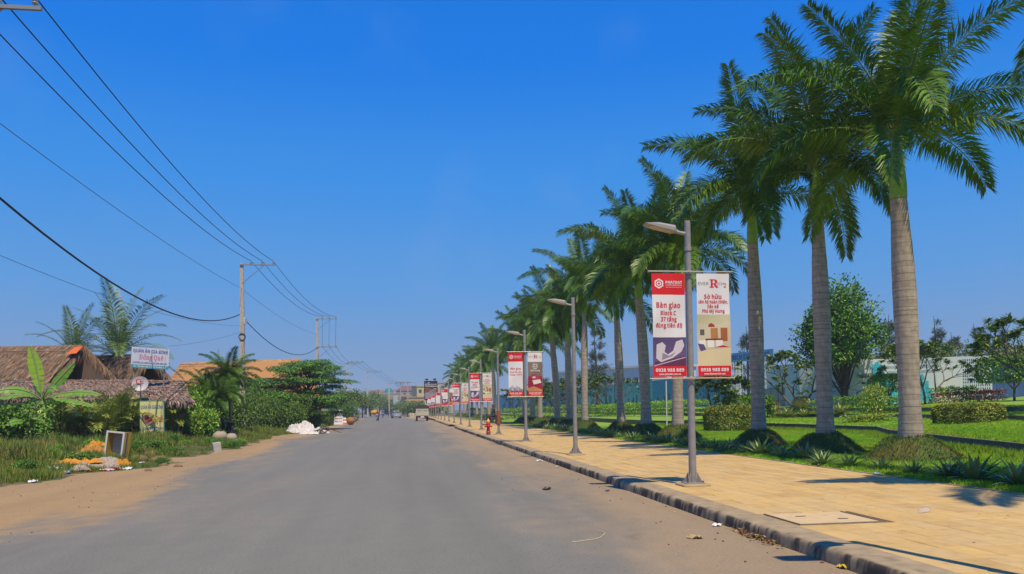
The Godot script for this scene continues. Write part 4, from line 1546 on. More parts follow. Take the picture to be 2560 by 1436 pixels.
func build_lamps() -> void:
	var steel := noisy("lamp_steel", [Color(0.21, 0.20, 0.195), Color(0.27, 0.26, 0.25), Color(0.30, 0.29, 0.28)], 0.6, 0.02, 0.5)
	var headm := mat("lamp_head", Color(0.33, 0.31, 0.29), 0.5)
	var glassm := mat("lamp_glass", Color(0.30, 0.25, 0.18), 0.2)
	var rodm := mat("banner_rod", Color(0.42, 0.39, 0.33), 0.35, 0.6)
	var plinthm := noisy("plinth", [Color(0.34, 0.25, 0.13), Color(0.48, 0.35, 0.19)], 0.6)
	# shapes
	var pole := mb()
	pole.lathe([Vector2(0.070, 0.06), Vector2(0.067, 0.6), Vector2(0.060, 3.0), Vector2(0.055, 4.28)], 16)
	var pm := pole.mesh(steel)
	var up := mb()
	up.lathe([Vector2(0.068, 4.26), Vector2(0.068, 4.33), Vector2(0.058, 4.345), Vector2(0.056, 4.80), Vector2(0.051, 4.812), Vector2(0.001, 4.815)], 16)
	var um := up.mesh(steel)
	var bp := mb()
	bp.slab(Vector3(0, 0.055, 0), Vector3(0.34, 0.02, 0.34), 0.004)
	for k in 4:
		var a := TAU * k / 4.0 + PI / 4.0
		var d := Vector3(cos(a), 0, sin(a))
		var s := Vector3(-sin(a), 0, cos(a)) * 0.005
		var p := [d * 0.085 + Vector3(0, 0.066, 0), d * 0.19 + Vector3(0, 0.066, 0), d * 0.17 + Vector3(0, 0.10, 0), d * 0.085 + Vector3(0, 0.25, 0)]
		bp.quad(p[0] + s, p[1] + s, p[2] + s, p[3] + s)
		bp.quad(p[3] - s, p[2] - s, p[1] - s, p[0] - s)
		bp.quad(p[1] - s, p[2] - s, p[2] + s, p[1] + s)
		bp.quad(p[2] - s, p[3] - s, p[3] + s, p[2] + s)
	var bm := bp.mesh(steel)
	var bolt := mb()
	bolt.rod(Vector3(0, 0.06, 0), Vector3(0, 0.10, 0), 0.016, 6)
	var boltm := bolt.mesh(mat("bolt", Color(0.20, 0.12, 0.06), 0.7))
	var pl := mb()
	pl.slab(Vector3(0, 0.022, 0), Vector3(0.50, 0.05, 0.50), 0.02)
	var plm := pl.mesh(plinthm)
	var arm := mb()
	arm.tube(PackedVector3Array([Vector3(-0.05, 4.58, 0), Vector3(-0.16, 4.60, 0), Vector3(-0.24, 4.63, 0)]), [0.035, 0.03, 0.045], 10)
	var arml := arm.mesh(headm)
	# luminaire: flat tapering shell tilted up towards the road
	var hd := mb()
	var rows := [[0.0, 0.07, 0.03, 0.035], [0.05, 0.13, 0.075, 0.04], [0.36, 0.145, 0.06, 0.035], [0.56, 0.13, 0.015, 0.02], [0.60, 0.10, 0.004, 0.004]]
	var rr := []
	for r in rows:
		var x: float = r[0]
		rr.append([Vector3(-x, -r[3], -r[1]), Vector3(-x, -r[3], r[1]), Vector3(-x, r[2] * 0.3, r[1]), Vector3(-x, r[2], r[1] * 0.6), Vector3(-x, r[2], -r[1] * 0.6), Vector3(-x, r[2] * 0.3, -r[1])])
	for i in rr.size() - 1:
		for j in 6:
			var jn := (j + 1) % 6
			hd.quad(rr[i][j], rr[i + 1][j], rr[i + 1][jn], rr[i][jn])
	for j in range(1, 5):
		hd.tri(rr[0][0], rr[0][j], rr[0][j + 1])
		hd.tri(rr[4][0], rr[4][j + 1], rr[4][j])
	var hm := hd.mesh(headm)
	var gl := mb()
	gl.quad(Vector3(-0.09, -0.0445, 0.10), Vector3(-0.09, -0.0445, -0.10), Vector3(-0.50, -0.031, -0.10), Vector3(-0.50, -0.031, 0.10))
	var glm := gl.mesh(glassm)
	var rod := mb()
	rod.rod(Vector3(-0.78, 0, 0), Vector3(0.78, 0, 0), 0.013, 8)
	for s in [-1.0, 1.0]: rod.ball(Vector3(s * 0.785, 0, 0), Vector3.ONE * 0.02, 8)
	var rodmesh := rod.mesh(rodm)
	var clamp := mb()
	clamp.lathe([Vector2(0.066, -0.035), Vector2(0.076, -0.03), Vector2(0.076, 0.03), Vector2(0.066, 0.035)], 14)
	clamp.box(Vector3(0.0, 0, 0.085), Vector3(0.05, 0.05, 0.05))
	var clm := clamp.mesh(rodm)
	var bmats := banner_mats()
	var redm := mat("print_red", Color(0.62, 0.012, 0.035), 0.6)
	var whm := mat("print_white", Color(0.80, 0.79, 0.78), 0.6)
	var grm := mat("print_grey", Color(0.22, 0.27, 0.25), 0.6)
	var cm := []
	for k in 4: cm.append(cloth_mesh(0.62, 1.86, k * 1.7, bmats[k]))
	for i in range(-1, 17):
		var d := LAMP_D + 10.0 * i if i >= 0 else 5.45
		var has := i >= 0 and i % 2 == 0
		var lab := "grey street lamp without banners standing between two bannered lamps"
		if has: lab = "grey street lamp carrying a red and a white banner"
		if i == 0: lab = "grey street lamp on beige plinth, its banners show chaise and dining room"
		if i == 2: lab = "grey street lamp whose banner pair shows skyline and red bedroom"
		if i == 1: lab = "plain grey street lamp between the chaise and the skyline banners"
		if i == 3: lab = "plain grey street lamp with rusty sleeve behind the red hydrant"
		if i == -1: lab = "grey street lamp whose shadow crosses the pavement by the hatch"
		var t := thing("street_lamp", lab, "street lamp", Vector3(LAMP_X, 0.15, -d), 0.0, "street lamps along the pavement")
		part("plinth", plm, t)
		part("base_plate", bm, t)
		for k in 4:
			var a := TAU * k / 4.0
			part("bolt", boltm, t, Vector3(cos(a + PI / 4) * 0.2, 0, sin(a + PI / 4) * 0.2))
		part("pole", pm, t)
		part("pole_top", um, t)
		part("arm", arml, t)
		var h := part("luminaire", hm, t, Vector3(-0.22, 4.635, 0))
		h.rotation.z = -0.20
		part("lens", glm, h)
		if i == 3:
			var slv := mb()
			slv.lathe([Vector2(0.098, 0.55), Vector2(0.12, 0.6), Vector2(0.115, 1.0), Vector2(0.125, 1.3), Vector2(0.10, 1.36)], 12)
			part("rusty_sleeve", slv.mesh(noisy("rust", [Color(0.16, 0.045, 0.02), Color(0.30, 0.09, 0.04), Color(0.22, 0.13, 0.08)], 2.0)), t)
		if not has: continue
		for y in [3.87, 1.94]:
			var c := part("clamp", clm, t, Vector3(0, y, 0))
			part("banner_rod", rodmesh, c, Vector3(0, 0, 0.105))
		var kinds := [0, 1] if i % 4 == 0 else [2, 3]
		if i > 4: kinds = [[0, 1], [2, 3], [0, 3]][i % 3]
		for s in 2:
			var k: int = kinds[s]
			var far := "" if i <= 2 else " on a farther lamp"
			var bl: String = ["red headed white banner with chaise picture" + far, "white banner with dining room picture and red foot" + far, "red headed white banner with pale skyline picture" + far, "white headed banner with red bedroom picture" + far][k]
			var bt := thing("banner", bl, "banner", Vector3(LAMP_X + (-0.42 if s == 0 else 0.42), 0.15 + 2.905, -d + 0.105), 0.0, "banners on the street lamps")
			part("cloth", cm[k], bt)
			if i > 6: continue
			var z := 0.0052
			var yy := func(f: float) -> float: return 0.93 - 1.86 * f
			print_on(bt, "0938 988 889", Vector3(0, yy.call(0.938), z), 0.105, 0.52, whm, k * 1.7)
			print_on(bt, "www.phatdat.com.vn" if s == 0 else "www.theeverrich.com", Vector3(0, yy.call(0.977), z), 0.055, 0.40, whm, k * 1.7)
			if k == 0 or k == 2:
				print_on(bt, "PHATDAT", Vector3(0.10, yy.call(0.088), z), 0.085, 0.31, whm, k * 1.7)
				print_on(bt, "CORPORATION", Vector3(0.10, yy.call(0.115), z), 0.042, 0.30, whm, k * 1.7, false)
				print_on(bt, "Real Estate Development", Vector3(0.10, yy.call(0.135), z), 0.026, 0.30, whm, k * 1.7, false)
			else:
				print_on(bt, "EVER", Vector3(-0.185, yy.call(0.098), z), 0.085, 0.20, grm, k * 1.7, false)
				print_on(bt, "R", Vector3(0.02, yy.call(0.098), z), 0.24, 0.17, redm, k * 1.7, true, true)
				print_on(bt, "ICH", Vector3(0.15, yy.call(0.098), z), 0.075, 0.12, grm, k * 1.7, false)
				print_on(bt, "2", Vector3(0.235, yy.call(0.115), z), 0.12, 0.05, redm, k * 1.7, false)
			if k == 0:
				print_on(bt, "Bàn giao", Vector3(-0.01, yy.call(0.31), z), 0.165, 0.46, redm, k * 1.7)
				print_on(bt, "Block C", Vector3(-0.01, yy.call(0.385), z), 0.13, 0.30, redm, k * 1.7)
				print_on(bt, "37 tầng", Vector3(0, yy.call(0.445), z), 0.13, 0.31, redm, k * 1.7)
				print_on(bt, "đúng tiến độ", Vector3(0, yy.call(0.505), z), 0.13, 0.51, redm, k * 1.7)
			elif k == 1:
				print_on(bt, "Sở hữu", Vector3(0, yy.call(0.225), z), 0.135, 0.33, redm, k * 1.7)
				print_on(bt, "căn hộ hoàn thiện,", Vector3(0, yy.call(0.275), z), 0.10, 0.56, redm, k * 1.7)
				print_on(bt, "liền kề", Vector3(0, yy.call(0.32), z), 0.10, 0.21, redm, k * 1.7)
				print_on(bt, "Phú Mỹ Hưng", Vector3(0, yy.call(0.365), z), 0.10, 0.42, redm, k * 1.7)
			elif k == 2:
				print_on(bt, "Bàn giao", Vector3(0, yy.call(0.37), z), 0.16, 0.44, redm, k * 1.7)
				print_on(bt, "Block đầu tiên", Vector3(0, yy.call(0.45), z), 0.105, 0.48, redm, k * 1.7)
				print_on(bt, "tháng 11/2014", Vector3(0, yy.call(0.51), z), 0.105, 0.5, redm, k * 1.7)
			else:
				print_on(bt, "Đúng", Vector3(0, yy.call(0.275), z), 0.11, 0.2, whm, k * 1.7)
				print_on(bt, "tiến độ,", Vector3(0, yy.call(0.325), z), 0.11, 0.26, whm, k * 1.7)
				print_on(bt, "đạt", Vector3(0, yy.call(0.37), z), 0.11, 0.14, whm, k * 1.7)
				print_on(bt, "chất lượng", Vector3(0, yy.call(0.42), z), 0.11, 0.42, whm, k * 1.7)

# ---------- hydrant, riders, litter ----------
func build_street_things() -> void:
	var red := mat("hydrant_red", Color(0.62, 0.02, 0.015), 0.4)
	var h := thing("fire_hydrant", "red fire hydrant with yellow cap on grey foot at the kerb", "hydrant", on_ground(1221.0, 1088.0, 0.15))
	h.scale = Vector3.ONE * 0.8
	var b := mb()
	b.lathe([Vector2(0.17, 0.16), Vector2(0.19, 0.18), Vector2(0.19, 0.22), Vector2(0.14, 0.25), Vector2(0.115, 0.4), Vector2(0.115, 0.62), Vector2(0.15, 0.66), Vector2(0.15, 0.78), Vector2(0.12, 0.82), Vector2(0.12, 0.9), Vector2(0.02, 0.92)], 16)
	part("body", b.mesh(red), h)
	b = mb()
	b.lathe([Vector2(0.13, 0.9), Vector2(0.14, 0.93), Vector2(0.11, 1.02), Vector2(0.05, 1.06), Vector2(0.045, 1.12), Vector2(0.001, 1.13)], 12)
	part("cap", b.mesh(mat("hydrant_yellow", Color(0.75, 0.40, 0.02), 0.4)), h)
	b = mb()
	b.lathe([Vector2(0.13, -0.02), Vector2(0.14, 0.1), Vector2(0.13, 0.16)], 12)
	part("foot", b.mesh(mat("hydrant_foot", Color(0.10, 0.22, 0.25), 0.7)), h)
	for k in 3:
		var n := mb()
		var a: float = [PI, 0.0, PI / 2][k]
		var dv := Vector3(cos(a), 0, sin(a))
		n.tube(PackedVector3Array([dv * 0.1 + Vector3(0, 0.62, 0), dv * 0.22 + Vector3(0, 0.6, 0)]), [0.07, 0.07], 10)
		n.tube(PackedVector3Array([dv * 0.21 + Vector3(0, 0.6, 0), dv * 0.26 + Vector3(0, 0.6, 0)]), [0.09, 0.085], 10)
		part("outlet", n.mesh(red), h)
	motorbike(on_ground(1229.0, 1064.0, 0.15), PI * 0.5, Color(0.05, 0.05, 0.07), "dark motorbike parked with its rider behind the hydrant")
	person_seated(on_ground(1229.0, 1064.0, 0.15), PI * 0.5, Color(0.045, 0.045, 0.055), Color(0.16, 0.012, 0.02), "person in dark jacket and red helmet sitting on parked motorbike", false)
	# litter
	var wht := mat("paper", Color(0.72, 0.72, 0.74), 0.7)
	var tan := mat("husk", Color(0.42, 0.31, 0.14), 0.8)
	scrap("paper_scrap", on_ground(1794.0, 1316.0), 0.16, wht, 1, "white paper scrap in the gutter dust", "litter")
	scrap("husk", on_ground(1738.0, 1347.0), 0.2, tan, 2, "dry straw coloured husk on the gutter dust", "litter")
	scrap("paper_scrap", on_ground(1348.0, 1154.0), 0.22, wht, 3, "crumpled pinkish paper near the kerb stain", "litter")
	scrap("paper_scrap", on_ground(1393.0, 1168.0), 0.14, wht, 4, "small white bag by the kerb stain", "litter")
	scrap("brown_leaf", on_ground(1367.0, 1225.0), 0.24, mat("brownleaf", Color(0.10, 0.055, 0.04), 0.8), 5, "dark brown leaf lying on the asphalt", "leaf")
	scrap("brown_leaf", on_ground(1519.0, 1229.0), 0.12, mat("brownleaf", Color(0.10, 0.055, 0.04), 0.8), 6, "small brown leaf in the banner shadow", "leaf")
	scrap("paper_scrap", on_ground(2193.0, 1186.0, 0.15), 0.16, mat("bluepaper", Color(0.45, 0.55, 0.75), 0.5), 7, "pale blue plastic scrap at the agave row", "litter")
	scrap("yellow_leaf", on_ground(2125.0, 1420.0), 0.28, mat("yellowleaf", Color(0.60, 0.42, 0.02), 0.6), 8, "curled yellow leaf against the kerb", "leaf")
	scrap("red_scrap", on_ground(2057.0, 1408.0), 0.06, mat("redscrap", Color(0.4, 0.06, 0.03), 0.6), 9, "small red scrap near the yellow leaf", "litter")
	# clear crumpled bottle
	var bt := mb()
	bt.lathe([Vector2(0.001, 0), Vector2(0.032, 0.004), Vector2(0.034, 0.03), Vector2(0.028, 0.06), Vector2(0.034, 0.09), Vector2(0.029, 0.12), Vector2(0.034, 0.15), Vector2(0.03, 0.18), Vector2(0.013, 0.21), Vector2(0.013, 0.235), Vector2(0.001, 0.236)], 12)
	for i in bt.v.size(): bt.v[i] += bt.v[i] * 0.1 * nz.get_noise_3dv(bt.v[i] * 900.0)
	var pet := StandardMaterial3D.new()
	pet.albedo_color = Color(0.9, 0.9, 0.95, 0.22)
	pet.transparency = BaseMaterial3D.TRANSPARENCY_ALPHA
	pet.roughness = 0.08
	var bo := solo("plastic_bottle", bt.mesh(pet), "clear crumpled plastic bottle lying on the pavement", "bottle", on_ground(2300.0, 1284.0, 0.155) + Vector3(0, 0.034, 0))
	bo.rotation = Vector3(0, 0.4, -PI / 2)
	# string on the asphalt
	var st := mb()
	var pts := PackedVector3Array()
	for p in [[1430.0, 1357.0], [1445.0, 1356.0], [1470.0, 1352.0], [1488.0, 1350.0], [1500.0, 1346.0], [1510.0, 1339.0], [1512.0, 1334.0], [1505.0, 1331.0], [1496.0, 1330.0]]:
		pts.append(on_ground(p[0], p[1]) + Vector3(0, 0.006, 0))
	st.tube(pts, [0.006], 5)
	solo("string", st.mesh(mat("string", Color(0.55, 0.45, 0.32), 0.9)), "pale piece of string curled on the asphalt", "string")
	# heap of dry leaves against the kerb
	rng.seed = 4
	var lp := mb(true)
	var c0 := on_ground(1900.0, 1347.0)
	for k in 260:
		var a := rng.randfn(0.0, 0.33)
		var q := c0 + Vector3(rng.randfn(0.0, 0.06) - 0.06 * a, rnd(0.004, 0.05), a)
		if q.x > 4.17: q.x = 4.17 - rng.randf() * 0.05
		lp.col = tint([Color(0.24, 0.13, 0.04), Color(0.36, 0.22, 0.08), Color(0.14, 0.06, 0.03), Color(0.42, 0.33, 0.12)][rng.randi() % 4], 0.3)
		lp.leaf(q, (dir_rand() * Vector3(1, 0.3, 1)).normalized(), Vector3.UP, rnd(0.03, 0.09), 0.025, 0.2)
	var lo := part("leaf_litter", lp.mesh(vmat("litter", 0.9)), self)
	tag(lo, "brown dry leaf litter gathered against the kerb", "leaves", "", "stuff")
	# a few fallen leaves and bits on the paving
	var fl := mb(true)
	for k in 130:
		var q := Vector3(rnd(4.7, 9.3), 0.158, -rnd(6.0, 40.0))
		fl.col = tint([Color(0.30, 0.20, 0.07), Color(0.20, 0.11, 0.05), Color(0.36, 0.30, 0.10)][k % 3], 0.3)
		fl.leaf(q, (dir_rand() * Vector3(1, 0.15, 1)).normalized(), Vector3.UP, rnd(0.03, 0.10), 0.03, 0.1)
	tag(part("leaf_litter", fl.mesh(vmat("litter", 0.9)), self), "scattered dry leaf bits on the beige pavement tiles", "leaves", "", "stuff")
	# grit strewn on the dust
	var gp := mb(true)
	for k in 300:
		var x := 4.1 - absf(rng.randfn(0.0, 0.7)) if k < 130 else rnd(-9, -5.0)
		var d := rnd(5.5, 34.0)
		gp.col = tint(Color(0.16, 0.11, 0.07) if rng.randf() < 0.7 else Color(0.5, 0.44, 0.36), 0.3)
		var s := rnd(0.005, 0.016)
		gp.ball(Vector3(x, maxf(0.0, left_y(x, d)) + s * 0.5, -d), Vector3(s, s * 0.6, s * 1.2), 5)
	tag(part("gravel", gp.mesh(vmat("grit", 0.95)), self), "loose grit strewn on the dusty road edges", "gravel", "", "stuff")

func scrap(called: String, at: Vector3, s: float, m: Material, sd: int, label: String, cat: String) -> void:
	rng.seed = sd
	var o := mb()
	var n := 6
	var pts := []
	for j in n + 1:
		for i in n + 1:
			var u := float(i) / n - 0.5
			var v := float(j) / n - 0.5
			var w := 1.0 - 1.2 * absf(v) * absf(u) + rnd(-0.08, 0.08)
			pts.append(Vector3(u * s * w, absf(nz.get_noise_2d(u * 300.0 + sd * 50.0, v * 300.0)) * s * 0.38 + 0.008, v * s * 0.7 * w))
	for j in n:
		for i in n:
			var q := j * (n + 1) + i
			o.tri(pts[q], pts[q + n + 1], pts[q + n + 2])
			o.tri(pts[q], pts[q + n + 2], pts[q + 1])
	solo(called, o.mesh(m), label, cat, at, rnd(0, TAU))

# underbone motorbike, front towards local -z
func motorbike(at: Vector3, turn: float, c: Color, label: String, group := "") -> Node3D:
	var t := thing("motorbike", label, "motorbike", at, turn, group)
	var paint := mat("bike%s" % c, c, 0.3)
	var blk := mat("rubber", Color(0.02, 0.02, 0.02), 0.8)
	var met := mat("bikemetal", Color(0.35, 0.35, 0.36), 0.3, 0.8)
	for z in [-0.62, 0.60]:
		var w := mb()
		var ring := PackedVector3Array()
		for k in 25: ring.append(Vector3(0, 0.29 + cos(TAU * k / 24.0) * 0.245, z + sin(TAU * k / 24.0) * 0.245))
		w.tube(ring, [0.045], 8, false)
		var wo := part("wheel", w.mesh(blk), t)
		var rm := mb()
		rm.lathe([Vector2(0.03, -0.05), Vector2(0.035, 0.05)], 10, Vector3(0, 0.29, z), Basis(Vector3(0, 0, 1), PI / 2))
		for k in 8:
			rm.rod(Vector3(0, 0.29, z), Vector3(0, 0.29 + cos(TAU * k / 8.0) * 0.22, z + sin(TAU * k / 8.0) * 0.22), 0.006, 4)
		part("rim", rm.mesh(met), wo)
	var bd := mb()
	bd.tube(PackedVector3Array([Vector3(0, 0.86, -0.42), Vector3(0, 0.6, -0.32), Vector3(0, 0.42, -0.12), Vector3(0, 0.5, 0.1), Vector3(0, 0.66, 0.35), Vector3(0, 0.74, 0.72)]), [0.10, 0.12, 0.10, 0.11, 0.12, 0.04], 10)
	bd.ball(Vector3(0, 0.32, 0.02), Vector3(0.10, 0.12, 0.2), 10)
	part("body", bd.mesh(paint), t)
	var fd := mb()
	for s in [-1.0, 1.0]: fd.rod(Vector3(s * 0.07, 0.29, -0.62), Vector3(s * 0.07, 0.9, -0.44), 0.022, 6)
	part("fork", fd.mesh(met), t)
	var mg := mb()
	var arc := PackedVector3Array()
	for k in 9: arc.append(Vector3(0, 0.29 + sin(PI * k / 8.0) * 0.32, -0.62 + cos(PI * k / 8.0) * 0.3))
	mg.tube(arc, [0.06], 6, true, 0.4)
	part("mudguard", mg.mesh(paint), t)
	var se := mb()
	se.tube(PackedVector3Array([Vector3(0, 0.74, 0.02), Vector3(0, 0.76, 0.3), Vector3(0, 0.80, 0.7)]), [0.08, 0.13, 0.09], 10, true, 0.5)
	part("seat", se.mesh(blk), t)
	var hb := mb()
	hb.tube(PackedVector3Array([Vector3(-0.34, 1.0, -0.30), Vector3(-0.12, 1.02, -0.40), Vector3(0.12, 1.02, -0.40), Vector3(0.34, 1.0, -0.30)]), [0.016], 6)
	part("handlebar", hb.mesh(blk), t)
	var cw := mb()
	cw.ball(Vector3(0, 0.98, -0.46), Vector3(0.12, 0.13, 0.12), 10)
	part("cowl", cw.mesh(paint), t)
	var hl := mb()
	hl.ball(Vector3(0, 0.96, -0.555), Vector3(0.075, 0.07, 0.03), 10)
	part("headlight", hl.mesh(mat("headlight", Color(0.75, 0.75, 0.72), 0.1)), t)
	for s in [-1.0, 1.0]:
		var mi := mb()
		mi.rod(Vector3(s * 0.25, 1.0, -0.34), Vector3(s * 0.33, 1.2, -0.36), 0.008, 5)
		mi.ball(Vector3(s * 0.35, 1.23, -0.36), Vector3(0.06, 0.04, 0.012), 8)
		part("mirror", mi.mesh(blk), t)
	var ex := mb()
	ex.tube(PackedVector3Array([Vector3(0.12, 0.28, 0.1), Vector3(0.15, 0.34, 0.45), Vector3(0.16, 0.42, 0.85)]), [0.03, 0.05, 0.045], 8)
	part("exhaust", ex.mesh(met), t)
	return t

func person_seated(at: Vector3, turn: float, shirt: Color, helmet: Color, label: String, gripping := true) -> void:
	var t := thing("person", label, "person", at, turn)
	var hipy := 0.92
	var sh := 1.42
	var lean := -0.10 if gripping else 0.0
	var bones := [[Vector3(0, hipy, 0.25), Vector3(0, 1.18, 0.20 + lean * 0.4), 0.155, 0.14], [Vector3(0, 1.18, 0.2 + lean * 0.4), Vector3(0, sh - 0.06, 0.18 + lean), 0.14, 0.15], [Vector3(-0.15, sh - 0.04, 0.18 + lean), Vector3(0.15, sh - 0.04, 0.18 + lean), 0.075, 0.075], [Vector3(0, sh, 0.18 + lean), Vector3(0, sh + 0.12, 0.16 + lean), 0.06, 0.055]]
	for s in [-1.0, 1.0]:
		bones.append([Vector3(s * 0.09, hipy, 0.24), Vector3(s * 0.2, 0.80, -0.16), 0.10, 0.07])
		bones.append([Vector3(s * 0.2, 0.80, -0.16), Vector3(s * 0.17, 0.40, 0.02), 0.065, 0.045])
		bones.append([Vector3(s * 0.17, 0.36, 0.04), Vector3(s * 0.18, 0.33, -0.14), 0.045, 0.035])
		var hand := Vector3(s * 0.29, 1.03, -0.26) if gripping else Vector3(s * 0.16, 0.95, -0.05)
		var elb := Vector3(s * 0.27, 1.14, 0.06 + lean * 0.5)
		bones.append([Vector3(s * 0.2, sh - 0.05, 0.18 + lean), elb, 0.055, 0.045])
		bones.append([elb, hand, 0.043, 0.032])
		# palm and fingers closed on the grip
		for f in 4:
			var o := Vector3(s * (0.0 + 0.018 * f), 0, 0)
			bones.append([hand + o, hand + o + Vector3(0, -0.01, -0.05), 0.014, 0.012])
			bones.append([hand + o + Vector3(0, -0.01, -0.05), hand + o + Vector3(0, -0.045, -0.03), 0.012, 0.010])
		bones.append([hand, hand + Vector3(-s * 0.03, -0.02, -0.03), 0.014, 0.011])
	part("body", body_mesh(bones, 0.028, mat("cloth%s" % shirt, shirt, 0.85)), t)
	var hc := Vector3(0, sh + 0.24, 0.14 + lean)
	var hd := mb()
	hd.ball(hc, Vector3(0.078, 0.115, 0.095), 14)
	hd.ball(hc + Vector3(0, -0.015, -0.10), Vector3(0.014, 0.022, 0.02), 6)
	for s in [-1.0, 1.0]: hd.ball(hc + Vector3(s * 0.08, 0, 0.005), Vector3(0.012, 0.03, 0.02), 6)
	var head := part("head", hd.mesh(mat("skin", Color(0.36, 0.20, 0.12), 0.6)), t)
	for s in [-1.0, 1.0]:
		var ey := mb()
		ey.ball(hc + Vector3(s * 0.032, 0.0, -0.088), Vector3(0.012, 0.007, 0.008), 6)
		part("eye", ey.mesh(mat("eye", Color(0.03, 0.02, 0.02), 0.3)), head)
	var mo := mb()
	mo.ball(hc + Vector3(0, -0.058, -0.083), Vector3(0.024, 0.006, 0.008), 6)
	part("mouth", mo.mesh(mat("lip", Color(0.26, 0.09, 0.07), 0.5)), head)
	var he := mb()
	he.lathe([Vector2(0.13, 0.0), Vector2(0.135, 0.02), Vector2(0.125, 0.08), Vector2(0.085, 0.135), Vector2(0.03, 0.155), Vector2(0.001, 0.157)], 14, hc + Vector3(0, 0.015, 0.008))
	part("helmet", he.mesh(mat("helmet%s" % helmet, helmet, 0.25)), t)

# ---------- hoarding, gate, building behind the garden ----------
func print_image(kind: int) -> Image:
	var w := 256
	var h := 256
	var im := Image.create(w, h, false, Image.FORMAT_RGB8)
	var f := FastNoiseLite.new()
	f.seed = 90 + kind
	f.frequency = 0.05
	f.fractal_octaves = 4
	if kind == 0 or kind == 4:
		# blue print of water, far shore and stems
		for y in h:
			for x in w:
				var n := f.get_noise_2d(x * 0.6, y * 1.6)
				im.set_pixel(x, y, Color8(90 + int(n * 26), 172 + int(n * 26), 190 + int(n * 22)) if kind == 0 else Color8(46 + int(n * 14), 140 + int(n * 18), 182 + int(n * 14)))
		for k in 9: rect(im, tile_hash(k, 3), 0.62 - tile_hash(k, 4) * 0.25, tile_hash(k, 3) + 0.05, 0.98, Color8(40, 92, 116))
		for k in 26: poly(im, [Vector2(tile_hash(k, 7), 1), Vector2(tile_hash(k, 7) + 0.02, 0.72 + 0.2 * tile_hash(k, 8)), Vector2(tile_hash(k, 7) + 0.035, 1)], Color8(24, 62, 84))
		if kind == 0:
			for k in 3: oval(im, 0.6 + k * 0.07, 0.18, 0.028, 0.06, Color8(36, 88, 106))
			for k in 3: oval(im, 0.6 + k * 0.07, 0.18, 0.014, 0.035, Color8(72, 146, 164))
	elif kind == 1:
		im.fill(Color8(222, 224, 226))
		poly(im, [Vector2(0.52, 0.60), Vector2(0.62, 0.54), Vector2(0.65, 0.56), Vector2(0.55, 0.62)], Color8(60, 130, 190))
		rect(im, 0.64, 0.56, 0.95, 0.566, Color8(120, 128, 132))
		rect(im, 0.45, 0.66, 0.95, 0.668, Color8(140, 146, 150))
	elif kind == 2:
		for y in h:
			for x in w:
				var n := f.get_noise_2d(x * 1.4, y * 1.4)
				var n2 := f.get_noise_2d(x * 0.35 + 500.0, y * 0.35)
				var inn := y > h * (0.02 + 0.75 * pow(float(x) / w, 1.6)) + n2 * 40.0
				im.set_pixel(x, y, Color8(60 + int(n * 70), 180 + int(n * 70), 205 + int(n * 60)) if inn else Color8(214, 222, 228))
		for k in 14:
			for q in 3: rect(im, 0.5 + k * 0.035, 0.04 + q * 0.09, 0.52 + k * 0.035, 0.085 + q * 0.09, Color8(130, 150, 166))
	elif kind == 3:
		im.fill(Color8(224, 230, 236))
		for r in 11:
			for c in 13: rect(im, 0.06 + c * 0.07, 0.05 + r * 0.055, 0.095 + c * 0.07, 0.08 + r * 0.055, Color8(52, 78, 112))
		rect(im, 0, 0.68, 1, 0.84, Color8(44, 84, 104))
		for c in 8: rect(im, 0.08 + c * 0.12, 0.66, 0.095 + c * 0.12, 0.85, Color8(190, 204, 208))
		rect(im, 0, 0.84, 1, 1, Color8(112, 168, 164))
		poly(im, [Vector2(0, 0.88), Vector2(1, 0.85), Vector2(1, 0.87), Vector2(0, 0.93)], Color8(190, 214, 210))
	elif kind == 5:
		for y in h:
			for x in w:
				var n := f.get_noise_2d(x * 2.0, y * 0.15)
				im.set_pixel(x, y, Color8(44 + int(n * 30), 78 + int(n * 30), 128 + int(n * 36)))
	elif kind == 6:
		im.fill(Color8(178, 192, 210))
		rect(im, 0.0, 0.0, 0.1, 1, Color8(196, 200, 204))
	return im

